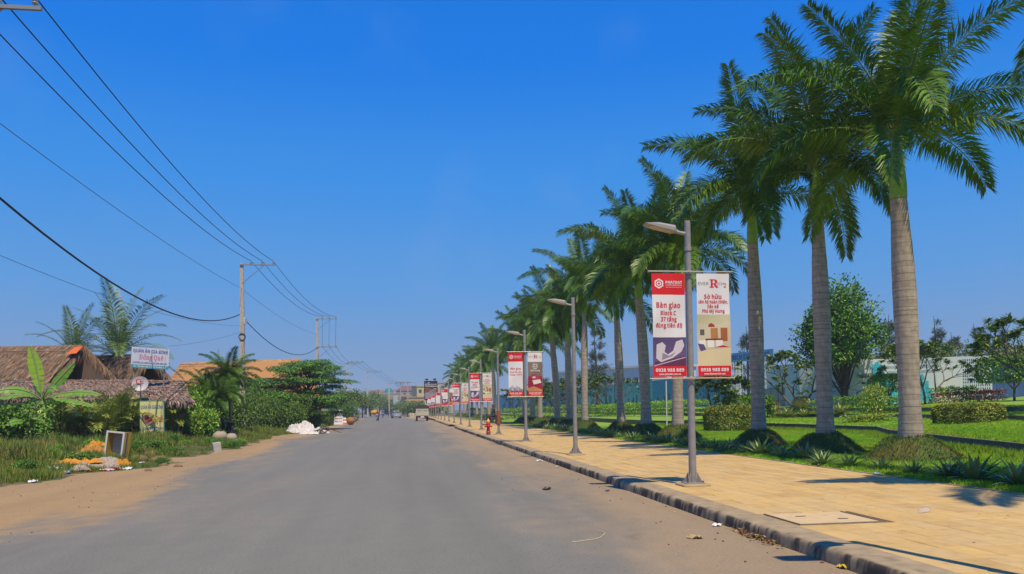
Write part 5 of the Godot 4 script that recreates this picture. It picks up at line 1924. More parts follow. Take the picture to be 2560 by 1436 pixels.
func build_hoarding() -> void:
	var line := [[1235.0, 205.0], [1330.0, 165.0], [1450.0, 140.0], [1562.0, 116.0], [1632.0, 107.0], [1730.0, 96.0], [1828.0, 86.0]]
	var line2 := [[1918.0, 74.0], [2000.0, 66.5], [2095.0, 63.5], [2182.0, 62.5], [2258.0, 62.4], [2345.0, 61.4], [2405.0, 60.8], [2482.0, 59.8], [2530.0, 63.0], [2660.0, 72.0]]
	var pm := []
	for k in 7:
		var m := StandardMaterial3D.new()
		m.albedo_texture = tex(print_image(k))
		m.roughness = 0.5
		pm.append(m)
	var back := mat("hoard_back", Color(0.3, 0.3, 0.32), 0.7)
	hoard_run("hoarding", line, [0, 4, 0, 0, 4, 4], pm, back, "long blue printed hoarding of pond pictures behind the palms")
	var t := hoard_run("hoarding", line2, [6, 1, 1, 2, 2, 1, 3, 5, 5], pm, back, "printed hoarding with white, blue tree and tower panels behind the garden")
	# name on the white panel
	var a := at_depth(2095.0, 950.0, 63.5)
	var b := at_depth(2182.0, 950.0, 62.5)
	var f := Vector3(b.x - a.x, 0, b.z - a.z)
	var o := words(t, "PHATDAT", at_depth(2160.0, 940.0, 62.6), 0.55, 1.0, mat("hoard_ink", Color(0.06, 0.06, 0.07), 0.6))
	o.rotation.y = atan2(-f.z, f.x)
	# gate: white lattice posts and a blue sign over the entrance
	var g := thing("entrance_gate", "white lattice gate with blue sign board between the hoardings", "gate", Vector3.ZERO)
	var wm := mat("gate_white", Color(0.62, 0.64, 0.66), 0.5)
	for gp in [[1842.0, 85.0, 893.0], [1922.0, 79.0, 893.0]]:
		var q := at_depth(gp[0], gp[2], gp[1])
		var l := mb()
		for sx in [-0.5, -0.17, 0.17, 0.5]:
			for sz in [-0.3, 0.3]: l.rod(Vector3(q.x + sx, 0.8, q.z + sz), Vector3(q.x + sx, q.y, q.z + sz), 0.035, 6)
		var y := 1.2
		while y < q.y:
			l.box(Vector3(q.x, y, q.z + 0.3), Vector3(1.05, 0.05, 0.05))
			l.box(Vector3(q.x, y, q.z - 0.3), Vector3(1.05, 0.05, 0.05))
			y += 0.75
		part("lattice_post", l.mesh(wm), g)
		var ins := mb()
		ins.box(Vector3(q.x + 0.1, q.y * 0.5, q.z - 0.1), Vector3(0.5, q.y - 0.6, 0.1))
		part("post_panel", ins.mesh(mat("gate_panel", Color(0.45, 0.50, 0.56), 0.6)), g)
	var s0 := at_depth(1790.0, 900.0, 87.0)
	var s1 := at_depth(1935.0, 884.0, 78.0)
	var sb := mb()
	var ff := Vector3(s1.x - s0.x, 0, s1.z - s0.z)
	var len := ff.length()
	var ba := Basis(Vector3.UP, atan2(-ff.z, ff.x))
	var mid := (s0 + s1) * 0.5
	sb.box(Vector3(mid.x, mid.y, mid.z), Vector3(len, 0.95, 0.12), ba)
	var sg := part("sign_board", sb.mesh(mat("gate_blue", Color(0.22, 0.42, 0.68), 0.5)), g)
	var tw := words(sg, "EVERRICH EXPERIENCE", mid + ba * Vector3(0.4, -0.02, 0.075), 0.85, len * 0.8, mat("sign_navy", Color(0.02, 0.06, 0.28), 0.5))
	tw.rotation.y = atan2(-ff.z, ff.x)
	# low grey site fence under the panels right of the gate
	var gf := thing("site_fence", "low grey rail fence of flat panels beside the gate", "fence", Vector3.ZERO)
	var g0 := at_depth(1912.0, 1000.0, 74.0)
	var g1 := at_depth(1985.0, 1000.0, 68.0)
	for k in 4:
		var p0 := g0.lerp(g1, k / 4.0)
		var p1 := g0.lerp(g1, (k + 1) / 4.0 - 0.02)
		p0.y = 0.9
		p1.y = 0.9
		var fp := mb()
		fp.quad(p0, p1, p1 + Vector3(0, 2.1, 0), p0 + Vector3(0, 2.1, 0))
		part("panel", fp.mesh(mat("fence_grey", Color(0.26, 0.27, 0.28), 0.7)), gf)
		var ra := mb()
		for y in [0.1, 1.0, 2.1]: ra.rod(p0 + Vector3(0, y, 0.06), p1 + Vector3(0, y, 0.06), 0.035, 5)
		part("rail", ra.mesh(mat("rail_rust", Color(0.22, 0.13, 0.09), 0.7)), gf)
	# white marker pole on the lawn
	var mk := mb()
	var mp := on_garden(1667.0, 1040.0)
	mk.rod(mp, mp + Vector3(0, 3.2, 0), 0.05, 8)
	solo("marker_pole", mk.mesh(mat("white_pole", Color(0.62, 0.62, 0.60), 0.5)), "thin white pole standing before the blue hoarding", "pole")
	# props leaning against a young tree
	for p in [[1540.0, 1044.0, 1562.0, 1005.0], [1568.0, 1045.0, 1556.0, 1005.0]]:
		var pr := mb()
		var q0 := on_garden(p[0], p[1])
		pr.rod(q0, at_depth(p[2], p[3], (q0 - Vector3(0, CAM_H, 0)).dot(cam_fwd)), 0.04, 6)
		solo("tree_prop", pr.mesh(mat("prop_wood", Color(0.24, 0.18, 0.11), 0.8)), "leaning wooden pole propping the blossoming frangipani", "pole", Vector3.ZERO, 0.0, "tree props")
	# white apartment block far behind
	var bl := thing("apartment_block", "long white apartment block with orange balconies beyond the hoarding", "building")
	var w0 := at_depth(1395.0, 925.0, 250.0)
	var w1 := at_depth(1668.0, 924.0, 215.0)
	var fv := Vector3(w1.x - w0.x, 0, w1.z - w0.z)
	var L := fv.length()
	var bb := Basis(Vector3.UP, atan2(-fv.z, fv.x))
	var top := (w0.y + w1.y) * 0.5
	var org := Vector3(w0.x, 0, w0.z)
	var wall := mb()
	wall.box(org + bb * Vector3(L * 0.5, top * 0.5, -6), Vector3(L, top, 12), bb)
	part("wall", wall.mesh(mat("apt_white", Color(0.62, 0.62, 0.62), 0.7)), bl)
	var rf := mb()
	rf.box(org + bb * Vector3(L * 0.5, top + 0.3, -6), Vector3(L + 1, 0.6, 13), bb)
	part("roof", rf.mesh(mat("apt_roof", Color(0.66, 0.66, 0.66), 0.7)), bl)
	var wi := mb()
	wi.box(Vector3.ZERO, Vector3(2.0, 1.3, 0.2), bb)
	var wim := wi.mesh(mat("apt_window", Color(0.05, 0.06, 0.10), 0.15))
	var or_ := mb()
	or_.box(Vector3.ZERO, Vector3(2.3, 0.8, 0.5), bb)
	var orm := or_.mesh(mat("apt_orange", Color(0.55, 0.24, 0.05), 0.7))
	for r in 3:
		for k in 8:
			var ce := org + bb * Vector3(2.5 + k * (L - 4.0) / 8.0, top - 3.4 - r * 3.0, 0.02)
			part("window", wim, bl, ce)
			if (k + r) % 2 == 0: part("balcony", orm, bl, ce + Vector3(0, -1.1, 0))

func hoard_run(called: String, line: Array, kinds: Array, pm: Array, back: Material, label: String) -> Node3D:
	var t := thing(called, label, "hoarding")
	for i in line.size() - 1:
		var a := at_depth(line[i][0], 980.0, line[i][1])
		var b := at_depth(line[i + 1][0], 980.0, line[i + 1][1])
		a.y = 0.6
		b.y = 0.6
		var hh := Vector3(0, 4.4, 0)
		var m := mb(false, true)
		m.quad(a, b, b + hh, a + hh)
		part("panel", m.mesh(pm[kinds[i]]), t)
		var n := (b - a).cross(Vector3.UP).normalized() * -0.08
		var bk := mb()
		bk.quad(b + n, a + n, a + hh + n, b + hh + n)
		bk.quad(a + hh, b + hh, b + hh + n, a + hh + n)
		part("backing", bk.mesh(back), t)
	return t

# ---------- left side ----------
func on_verge(px: float, py: float, most := 160.0) -> Vector3:
	var r := ray(px, py)
	var t := 8.0
	while t < most:
		var p := Vector3(0, CAM_H, 0) + r * t
		if p.y <= left_y(p.x, -p.z): break
		t += 0.1
	var q := Vector3(0, CAM_H, 0) + r * t
	q.y = left_y(q.x, -q.z)
	return q

# foot of something at a given depth under a picture column
func foot(px: float, dep: float) -> Vector3:
	var q := at_depth(px, 1030.0, dep)
	q.y = left_y(q.x, -q.z)
	return q

# a thatched slope: a sheet under thousands of straws lying down the slope, with a ragged fringe
func thatch(o: MB, a: Vector3, b: Vector3, c: Vector3, d: Vector3, n: int, cols: Array) -> void:
	o.col = cols[0]
	var nn := (b - a).cross(d - a).normalized()
	if nn.y < 0: nn = -nn
	o.quad(d, c, b, a)
	var rows := 9
	for k in n:
		var v := (float(rng.randi() % rows) + rnd(0.0, 0.35)) / rows
		if k % 6 == 0: v = rnd(0.93, 1.0)
		var u := rng.randf()
		var p := a.lerp(b, u).lerp(d.lerp(c, u), v)
		var down := (d.lerp(c, u) - a.lerp(b, u)).normalized()
		var dd := (down + (b - a).normalized() * rnd(-0.25, 0.25) + nn * rnd(-0.02, 0.10)).normalized()
		if v > 0.92: dd = (dd + Vector3.DOWN * rnd(0.0, 0.8)).normalized()
		o.col = tint(cols[rng.randi() % cols.size()], 0.55)
		o.leaf(p + nn * rnd(0.02, 0.07), dd, nn, rnd(0.35, 0.8), rnd(0.04, 0.09), rnd(-0.05, 0.1))

func gable_hut(px: Dictionary, cols: Array, n: int, label: String, sd: int) -> Node3D:
	rng.seed = sd
	var a: Vector3 = px.apex
	var a2: Vector3 = px.back
	var l: Vector3 = px.l
	var r: Vector3 = px.r
	var off := a2 - a
	var t := thing("thatched_hut", label, "hut", Vector3(0, 0, 0))
	var o := mb(true)
	thatch(o, a2, a, l, l + off, n, cols)
	thatch(o, a, a2, r + off, r, n / 2, cols)
	# straw verge along the gable edges
	for k in 620:
		var e := l if k % 2 else r
		var u := rng.randf()
		var p := a.lerp(e, u) - off.normalized() * rnd(0.0, 0.25)
		o.col = tint(cols[rng.randi() % cols.size()], 0.35)
		o.leaf(p, (Vector3.DOWN + (e - a).normalized() * 0.8 - off.normalized() * rnd(-0.2, 0.5) + dir_rand() * 0.25).normalized(), -off.normalized(), rnd(0.5, 1.1), 0.06, 0.1)
	part("roof", o.mesh(vmat("straw", 0.95)), t)
	var g := mb()
	var ins := off.normalized() * 0.5
	g.tri(l + off - ins, r + off - ins, a2 - ins)
	part("gable_wall", g.mesh(mat("hut_wall", Color(0.34, 0.26, 0.17), 0.9)), t)
	for e in [l, r, l + off, r + off]:
		var ps := mb()
		var q: Vector3 = e.lerp(a if e == l or e == r else a2, 0.12)
		ps.rod(Vector3(q.x, -0.1, q.z), q, 0.07, 7)
		part("post", ps.mesh(mat("hut_post", Color(0.10, 0.07, 0.045), 0.85)), t)
	# pole tied along the roof
	var bp := mb()
	var m0 := a.lerp(l, 0.22) + Vector3(0, 0.12, 0)
	bp.rod(m0, m0 + off, 0.03, 5)
	part("roof_pole", bp.mesh(mat("bamboo", Color(0.34, 0.24, 0.16), 0.8)), t)
	return t

func build_huts() -> void:
	var brown := [Color(0.23, 0.15, 0.095), Color(0.30, 0.195, 0.115), Color(0.17, 0.11, 0.07), Color(0.36, 0.24, 0.13)]
	var orange := [Color(0.42, 0.21, 0.07), Color(0.50, 0.26, 0.08), Color(0.34, 0.17, 0.06), Color(0.46, 0.27, 0.11)]
	var h := gable_hut({"apex": at_depth(205, 863, 46), "back": at_depth(-90, 868, 50), "l": at_depth(126, 952, 44), "r": at_depth(288, 950, 45)}, brown, 6500, "brown thatched hut with open dark gable and orange patch", 11)
	var cl := mb()
	var c0 := at_depth(163, 886, 45.1)
	cl.quad(c0, at_depth(190, 884, 45.1), at_depth(206, 866, 45.6), at_depth(186, 868, 45.6))
	part("orange_patch", cl.mesh(mat("orange_cloth", Color(0.65, 0.13, 0.015), 0.7)), h)
	gable_hut({"apex": at_depth(372, 884, 50), "back": at_depth(225, 890, 55), "l": at_depth(318, 958, 48.5), "r": at_depth(438, 962, 49.5)}, brown, 3500, "smaller brown thatched hut behind the restaurant sign", 12)
	# long orange roof further on
	rng.seed = 13
	var t := thing("thatched_hall", "long hall with bright orange straw roof behind the shrubs", "hut")
	var o := mb(true)
	var q := [at_depth(452, 908, 95), at_depth(750, 897, 99), at_depth(800, 990, 92), at_depth(412, 966, 88)]
	thatch(o, q[0], q[1], q[2], q[3], 9000, orange)
	var backd := Vector3(q[0].x - q[3].x, 0, q[0].z - q[3].z)
	thatch(o, q[1], q[0], q[3] + backd * 2.0, q[2] + backd * 2.0, 500, orange)
	part("roof", o.mesh(vmat("straw", 0.95)), t)
	var bp := mb()
	bp.rod(q[0].lerp(q[3], 0.1) + Vector3(0, 0.1, 0), q[1].lerp(q[2], 0.1) + Vector3(0, 0.1, 0), 0.035, 5)
	part("roof_pole", bp.mesh(mat("bamboo_pale", Color(0.5, 0.3, 0.2), 0.8)), t)
	for k in 5:
		var ps := mb()
		var e: Vector3 = q[3].lerp(q[2], k / 4.0)
		ps.rod(Vector3(e.x, -0.1, e.z - 0.6), e + Vector3(0, 0.2, -0.6), 0.09, 7)
		part("post", ps.mesh(mat("hut_post", Color(0.10, 0.07, 0.045), 0.85)), t)
	var bw := mb()
	bw.quad(Vector3(q[3].x, 0, q[3].z) + backd, Vector3(q[2].x, 0, q[2].z) + backd, q[2] + backd, q[3] + backd)
	part("back_wall", bw.mesh(mat("hut_wall", Color(0.34, 0.26, 0.17), 0.9)), t)
	# low lean-to in front of the huts
	rng.seed = 14
	t = thing("thatched_awning", "low weathered thatch awning along the front of the huts", "awning")
	o = mb(true)
	q = [at_depth(-60, 950, 45), at_depth(455, 952, 45), at_depth(480, 1003, 41), at_depth(-60, 990, 41)]
	thatch(o, q[0], q[1], q[2], q[3], 7500, [Color(0.25, 0.17, 0.125), Color(0.19, 0.13, 0.10), Color(0.30, 0.21, 0.15)])
	part("roof", o.mesh(vmat("straw", 0.95)), t)
	for k in 7:
		var ps := mb()
		var e: Vector3 = q[3].lerp(q[2], (k + 0.5) / 7.0)
		ps.rod(Vector3(e.x, -0.1, e.z - 0.3), e + Vector3(0, 0.1, -0.3), 0.06, 7)
		part("post", ps.mesh(mat("hut_post", Color(0.10, 0.07, 0.045), 0.85)), t)
	bw = mb()
	bw.quad(Vector3(q[0].x, 0, q[0].z), Vector3(q[1].x, 0, q[1].z), q[1], q[0])
	part("back_wall", bw.mesh(mat("hut_wall", Color(0.34, 0.26, 0.17), 0.9)), t)

# oriented frame: origin, right along the board, facing the road
func face_cam(at: Vector3, yaw_off := 0.0) -> float:
	return atan2(-at.x, -at.z) + yaw_off

func build_signs() -> void:
	var white := mat("sign_white", Color(0.60, 0.63, 0.72), 0.5)
	var teal := mat("sign_teal", Color(0.05, 0.30, 0.38), 0.5)
	var blue := mat("sign_blue", Color(0.02, 0.05, 0.30), 0.5)
	var pink := mat("sign_pink", Color(0.55, 0.10, 0.25), 0.5)
	var wh := mat("print_white", Color(0.8, 0.79, 0.78), 0.6)
	var red := mat("sign_red", Color(0.60, 0.02, 0.03), 0.5)
	var steel := mat("sign_steel", Color(0.25, 0.25, 0.25), 0.5)
	var ce := at_depth(362.0, 896.0, 43.0)
	var t := thing("restaurant_sign", "white restaurant board with teal foot raised above the thatch", "sign", Vector3(ce.x, 0, ce.z), face_cam(ce, 0.12))
	t.rotation.z = -0.055
	var b := mb()
	b.box(Vector3(0, ce.y, 0), Vector3(1.86, 1.12, 0.10))
	part("board", b.mesh(white), t)
	b = mb()
	b.box(Vector3(0, ce.y - 0.47, 0.052), Vector3(1.85, 0.18, 0.012))
	part("footer", b.mesh(teal), t)
	words(t, "QUÁN ĂN GIA ĐÌNH", Vector3(0, ce.y + 0.36, 0.055), 0.30, 1.7, blue)
	words(t, "Đồng Quê", Vector3(0.05, ce.y + 0.03, 0.055), 0.42, 1.2, pink, true, true)
	words(t, "CHUYÊN CÁC MÓN ĂN, GÀ ĐÈN ĐÈN LẨU", Vector3(0, ce.y - 0.27, 0.055), 0.17, 1.7, blue)
	words(t, "ĐC: 150 ĐÀO TRÍ, P. PHÚ THUẬN, Q.7", Vector3(0, ce.y - 0.47, 0.06), 0.13, 1.6, wh)
	for s in [-1.0, 1.0]:
		b = mb()
		b.rod(Vector3(s * 0.75, 0, -0.09), Vector3(s * 0.75, ce.y + 0.5, -0.09), 0.045, 6)
		part("post", b.mesh(steel), t)
	b = mb()
	b.tube(PackedVector3Array([Vector3(0.05, ce.y + 0.25, 0.06), Vector3(0.03, ce.y + 0.2, 0.4), Vector3(0.0, ce.y + 0.05, 0.45)]), [0.02, 0.02, 0.06], 6)
	part("spotlight", b.mesh(steel), t)
	# dish
	ce = at_depth(350.0, 961.0, 40.5)
	t = thing("satellite_dish", "round pale satellite dish marked K beneath the restaurant board", "dish", ce, face_cam(ce, -0.1))
	b = mb()
	b.lathe([Vector2(0.001, 0.0), Vector2(0.2, 0.02), Vector2(0.33, 0.06), Vector2(0.39, 0.10), Vector2(0.38, 0.105), Vector2(0.32, 0.07), Vector2(0.2, 0.03), Vector2(0.001, 0.012)], 24, Vector3.ZERO, Basis(Vector3(1, 0, 0), PI / 2 - 0.25))
	part("reflector", b.mesh(mat("dish", Color(0.50, 0.46, 0.48), 0.5)), t)
	b = mb()
	b.tube(PackedVector3Array([Vector3(0.02, -0.36, 0.0), Vector3(0.05, -0.15, 0.4), Vector3(0.06, -0.02, 0.42)]), [0.014, 0.014, 0.04], 6)
	part("feed_arm", b.mesh(steel), t)
	b = mb()
	b.rod(Vector3(0, -1.2, -0.25), Vector3(0, 0, -0.06), 0.03, 6)
	part("mount", b.mesh(steel), t)
	b = mb()
	b.box(Vector3(-0.06, 0.12, 0.06), Vector3(0.24, 0.24, 0.012))
	part("badge", b.mesh(red), t)
	words(t, "K", Vector3(-0.06, 0.12, 0.07), 0.28, 0.15, wh)
	words(t, "+", Vector3(0.13, 0.12, 0.07), 0.28, 0.12, mat("plus_green", Color(0.15, 0.5, 0.2), 0.5))
	# standing light box by the entrance
	ce = foot(379.0, 39.0)
	t = thing("sign_box", "standing yellow sign box with green sides at the grass edge", "sign", ce, face_cam(ce, -0.10))
	b = mb()
	b.slab(Vector3(0, 0.98, -0.15), Vector3(1.12, 1.90, 0.34), 0.015)
	part("case", b.mesh(mat("box_green", Color(0.08, 0.27, 0.17), 0.6)), t)
	b = mb()
	b.box(Vector3(0, 1.0, 0.024), Vector3(1.04, 1.78, 0.012))
	part("face", b.mesh(noisy("box_yellow", [Color(0.62, 0.60, 0.18), Color(0.70, 0.68, 0.24), Color(0.70, 0.69, 0.40)], 0.25)), t)
	b = mb()
	b.lathe([Vector2(0.001, 0.004), Vector2(0.29, 0.004), Vector2(0.29, -0.004)], 24, Vector3(-0.16, 1.08, 0.034), Basis(Vector3(1, 0, 0), PI / 2))
	part("roundel", b.mesh(mat("box_brown", Color(0.44, 0.22, 0.15), 0.6)), t)
	words(t, "QUÁN ĂN GIA ĐÌNH", Vector3(0, 1.62, 0.034), 0.30, 0.98, blue)
	words(t, "Đồng Quê", Vector3(0.1, 1.04, 0.044), 0.5, 0.8, red, true, true)
	words(t, "CHUYÊN MÓN ĂN", Vector3(0.08, 0.58, 0.034), 0.2, 0.86, blue)
	words(t, "DU LỊCH", Vector3(0.15, 0.36, 0.034), 0.2, 0.6, blue)
	b = mb()
	b.box(Vector3(0.1, 0.17, 0.034), Vector3(0.7, 0.16, 0.008))
	part("teal_strip", b.mesh(teal), t)
	# boards further along the road
	ce = foot(846.0, 92.0)
	t = thing("sale_board", "white leaning board with red and green lettering by the road", "sign", ce, face_cam(ce, -0.1))
	b = mb()
	b.box(Vector3(0, 0.9, 0), Vector3(1.0, 1.7, 0.05), Basis(Vector3(1, 0, 0), -0.12))
	part("board", b.mesh(wh), t)
	words(t, "QUÁN SỬA XE", Vector3(0, 1.45, -0.02), 0.32, 0.9, red)
	words(t, "VIỄN THÔNG", Vector3(0, 1.08, 0.03), 0.26, 0.85, mat("sign_green", Color(0.03, 0.22, 0.12), 0.5))
	words(t, "SIM MÁY", Vector3(0, 0.76, 0.065), 0.26, 0.85, red)
	words(t, "0908 - 2 2 3", Vector3(0, 0.42, 0.11), 0.22, 0.75, blue)
	ce = foot(882.0, 118.0)
	t = thing("small_board", "small pale blue notice board beyond the clay pot", "sign", ce, face_cam(ce))
	b = mb()
	b.box(Vector3(0, 0.85, 0), Vector3(0.85, 1.1, 0.06))
	part("board", b.mesh(mat("board_pale", Color(0.55, 0.56, 0.75), 0.5)), t)
	for s in [-1.0, 1.0]:
		b = mb()
		b.rod(Vector3(s * 0.38, -0.05, 0), Vector3(s * 0.38, 0.4, 0), 0.03, 6)
		part("leg", b.mesh(steel), t)
	# clay pot and striped cone
	var pot := mb()
	pot.lathe([Vector2(0.22, 0.0), Vector2(0.42, 0.25), Vector2(0.48, 0.5), Vector2(0.40, 0.75), Vector2(0.28, 0.85), Vector2(0.32, 0.9), Vector2(0.26, 0.9), Vector2(0.2, 0.8)], 18)
	solo("clay_pot", pot.mesh(noisy("clay", [Color(0.34, 0.14, 0.04), Color(0.46, 0.20, 0.06)], 0.8)), "round orange clay pot at the road edge", "pot", foot(876.0, 92.0))
	ce = foot(861.0, 98.0)
	t = thing("barrier_tub", "orange and white striped tub behind the clay pot", "barrier", ce)
	for k in 4:
		b = mb()
		b.lathe([Vector2(0.42 - k * 0.06, k * 0.2), Vector2(0.36 - k * 0.06, k * 0.2 + 0.2)], 14)
		part("band", b.mesh(mat("band_o", Color(0.62, 0.14, 0.03), 0.5) if k % 2 == 0 else wh), t)

# banana: paddle leaves with a midrib on long stalks
func banana(at: Vector3, size: float, leaves: Array, sd: int, label: String) -> void:
	rng.seed = sd
	var t := thing("banana_plant", label, "banana plant", at)
	var st := mb()
	st.tube(PackedVector3Array([Vector3(0, -0.1, 0), Vector3(0.03, 0.9, 0) * size, Vector3(0.02, 1.7, 0) * size]), [0.15 * size, 0.12 * size, 0.07 * size], 10)
	part("stem", st.mesh(noisy("banana_stem", [Color(0.12, 0.16, 0.03), Color(0.20, 0.24, 0.06)], 1.0)), t)
	for l in leaves:
		# azimuth in the picture plane (0 = right, PI = left), rise, length, bow, facing
		var a: float = l[0]
		var o := mb(true)
		var pts := PackedVector3Array()
		var wd := []
		var p := Vector3(0, 1.6, 0) * size
		var n := 12
		var ln: float = l[2] * size
		for i in n + 1:
			var u := float(i) / n
			pts.append(p)
			wd.append(0.02 if u < 0.14 else (0.46 * size * pow(sin(PI * clampf((u - 0.12) / 0.9, 0, 1)), 0.7) + 0.02) * l[4])
			var e: float = l[1] - l[3] * u
			p += Vector3(cos(a) * cos(e), sin(e), sin(a) * cos(e)) * ln / n
		var lc: Color = Color(0.15, 0.33, 0.03) if l.size() < 6 else l[5]
		var mid := pts[n / 2] - pts[1]
		var out := Vector3(0.38, 0.25, 0.9).rotated(Vector3(1, 0, 0), -l[6] if l.size() > 6 else rnd(-0.9, 0.3))
		var sv := mid.cross(out).normalized()
		# the blade is torn into strips along its side veins
		var strips := 22
		for sd2 in [-1.0, 1.0]:
			var join := rnd(0.0, 1.0)
			for k in strips:
				var u0 := 0.13 + 0.87 * k / strips
				var u1 := 0.13 + 0.87 * (k + rnd(0.86, 1.03)) / strips
				var q := []
				var sag := rnd(0.0, 0.10) if rng.randf() < 0.7 else rnd(0.1, 0.4)
				for u in [u0, u1]:
					var fi := clampf(u, 0, 1) * n
					var ii := mini(int(fi), n - 1)
					var c0 := pts[ii].lerp(pts[ii + 1], fi - ii)
					var ww: float = lerpf(wd[ii], wd[ii + 1], fi - ii) * 0.5
					q.append(c0)
					q.append(c0 + sv * sd2 * ww + mid.normalized() * ww * 0.25 + Vector3.DOWN * ww * (sag + 0.15))
				o.col = tint(lc, 0.12)
				if rng.randf() < 0.06: o.col = tint(Color(0.30, 0.24, 0.06), 0.2)
				if sd2 > 0: o.quad(q[0], q[1], q[3], q[2])
				else: o.quad(q[0], q[2], q[3], q[1])
		o.col = Color(0.28, 0.33, 0.10)
		o.tube(pts, [0.028 * size], 5)
		part("leaf", o.mesh(vmat("banana_leaf", 0.45, Color(0.07, 0.16, 0.01))), t)

func build_left_plants() -> void:
	var yel := Color(0.45, 0.36, 0.02)
	var g1 := Color(0.15, 0.33, 0.03)
	var br := Color(0.26, 0.45, 0.02)
	banana(foot(105.0, 36.0), 1.25, [[PI, 1.42, 2.0, 0.12, 0.95, br, 0.1], [0.1, 0.95, 1.75, 0.2, 0.8, g1, 0.5], [0.1, 0.42, 2.15, 0.75, 0.85, g1, 0.8], [0.35, 0.12, 2.2, 0.55, 0.9, g1, 0.9], [PI - 0.05, 0.35, 1.9, 0.75, 0.95, g1, 0.9], [PI - 0.15, -0.12, 2.3, 0.25, 0.6, yel, 0.7], [PI + 0.5, -0.25, 1.7, 0.9, 0.9, g1, 0.6], [1.2, -0.6, 1.3, 0.9, 0.7, br, 0.2], [0.6, -0.9, 1.1, 0.6, 0.6, br, 0.2], [PI * 1.3, 0.9, 1.3, 0.9, 0.6, g1, 0.5], [0.9, 0.8, 1.6, 1.3, 0.8, g1, 0.4], [PI - 0.6, 0.75, 1.7, 1.3, 0.8, g1, 0.6], [PI * 0.75, -0.9, 1.2, 0.5, 0.6, Color(0.22, 0.13, 0.05), 0.4], [0.2, -1.0, 1.1, 0.5, 0.5, Color(0.34, 0.27, 0.05), 0.4]], 1, "tall banana plant with upright and drooping paddle leaves")
	banana(foot(72.0, 33.0), 0.62, [[0.3, 0.7, 1.4, 1.6, 0.8], [PI, 0.8, 1.4, 1.5, 0.9], [PI * 0.7, 0.5, 1.5, 1.2, 0.9], [0.8, 0.9, 1.2, 1.4, 0.7, Color(0.28, 0.38, 0.06)], [PI * 1.4, 0.4, 1.3, 1.2, 0.9]], 2, "young banana plant in front of the tall one")
	# coconut palms
	for c in [[182.0, 54.0, 4.2, 5, "coconut palm with young yellow green fronds above the hut"], [292.0, 52.0, 4.2, 6, "coconut palm with long grey green fronds behind the restaurant board"]]:
		rng.seed = c[3]
		var t := thing("coconut_palm", c[4], "palm tree", foot(c[0], c[1]))
		var w := mb()
		w.tube(PackedVector3Array([Vector3(0, -0.2, 0), Vector3(0.1, 1.5, 0), Vector3(0.1, c[2] + 1.0, 0)]), [0.22, 0.17, 0.14], 10)
		part("trunk", w.mesh(mat("coco_trunk", Color(0.2, 0.16, 0.11), 0.9)), t)
		var a := rnd(0, TAU)
		for k in 22:
			a += 2.4 + rnd(-0.3, 0.3)
			var o := part("frond", coco[clampi(int(k / 22.0 * 6.5 + rnd(-0.5, 0.5)), 0, 6)], t, Vector3(0.1, c[2] + 0.9, 0))
			o.rotation.y = a
			o.scale = Vector3.ONE * rnd(0.85, 1.05) * (1.2 if c[3] == 6 else 0.9)
	# clumping cane palms between the huts and the grass
	var cm := []
	var ymat := vmat("cane_leaf", 0.5, Color(0.12, 0.17, 0.02))
	for k in 4:
		cm.append(frond_mesh(1.9, [1.4, 1.2, 1.0, 0.75][k], [0.9, 1.3, 1.6, 1.7][k], 34, 0.5, 1, 800 + k, Color(0.30, 0.36, 0.045), ymat, 0.3))
	rng.seed = 55
	for c in [[150.0, 37.0, 1.0, 0], [185.0, 38.5, 1.1, 0], [225.0, 37.5, 1.0, 0], [262.0, 38.0, 1.15, 0], [300.0, 39.0, 1.2, 0], [332.0, 40.2, 1.15, 0], [425.0, 42.0, 1.0, 0]]:
		var t := thing("cane_palm", "clump of yellow green cane palm in front of the thatch awning", "palm", foot(c[0], c[1]), rnd(0, TAU), "cane palms before the huts")
		var st := mb()
		for k in 6:
			var a := TAU * k / 6.0
			st.rod(Vector3(cos(a) * 0.15, -0.1, sin(a) * 0.15), Vector3(cos(a) * 0.3, 1.0 * c[2], sin(a) * 0.3), 0.03, 5, 0.02)
		part("canes", st.mesh(mat("cane", Color(0.17, 0.16, 0.05), 0.7)), t)
		for k in 24:
			var a := rnd(0, TAU)
			var o := part("frond", cm[rng.randi() % 4], t, Vector3(cos(a) * 0.22, rnd(0.3, 1.0) * c[2], sin(a) * 0.22))
			o.rotation.y = -a + rnd(-0.4, 0.4)
			o.scale = Vector3.ONE * rnd(0.7, 1.1) * c[2] * 0.85
	# small trunked palms by the utility pole
	rng.seed = 57
	for c in [[526.0, 47.0, 2.5, 0.50, "slim palm with pale trunk at the motorbike park"], [548.0, 46.0, 2.2, 0.5, "leaning slim palm between the parked motorbikes"], [578.0, 48.0, 3.5, 0.55, "dark feathery palm standing against the utility pole"]]:
		var t := thing("garden_palm", c[4], "palm tree", foot(c[0], c[1]))
		var w := mb()
		w.tube(PackedVector3Array([Vector3(0, -0.1, 0), Vector3(-0.05, c[2] * 0.5, 0), Vector3(-0.08, c[2], 0)]), [0.11, 0.075, 0.06], 8)
		part("trunk", w.mesh(noisy("slim_trunk", [Color(0.22, 0.18, 0.13), Color(0.36, 0.30, 0.22)], 1.2)), t)
		var a := 0.0
		for k in 20:
			a += 2.4 + rnd(-0.2, 0.2)
			var o := part("frond", fronds[clampi(int(k / 20.0 * 12.0) + 1, 0, 13)], t, Vector3(-0.08, c[2], 0))
			o.rotation.y = a
			o.scale = Vector3.ONE * c[3] * rnd(0.8, 1.0)
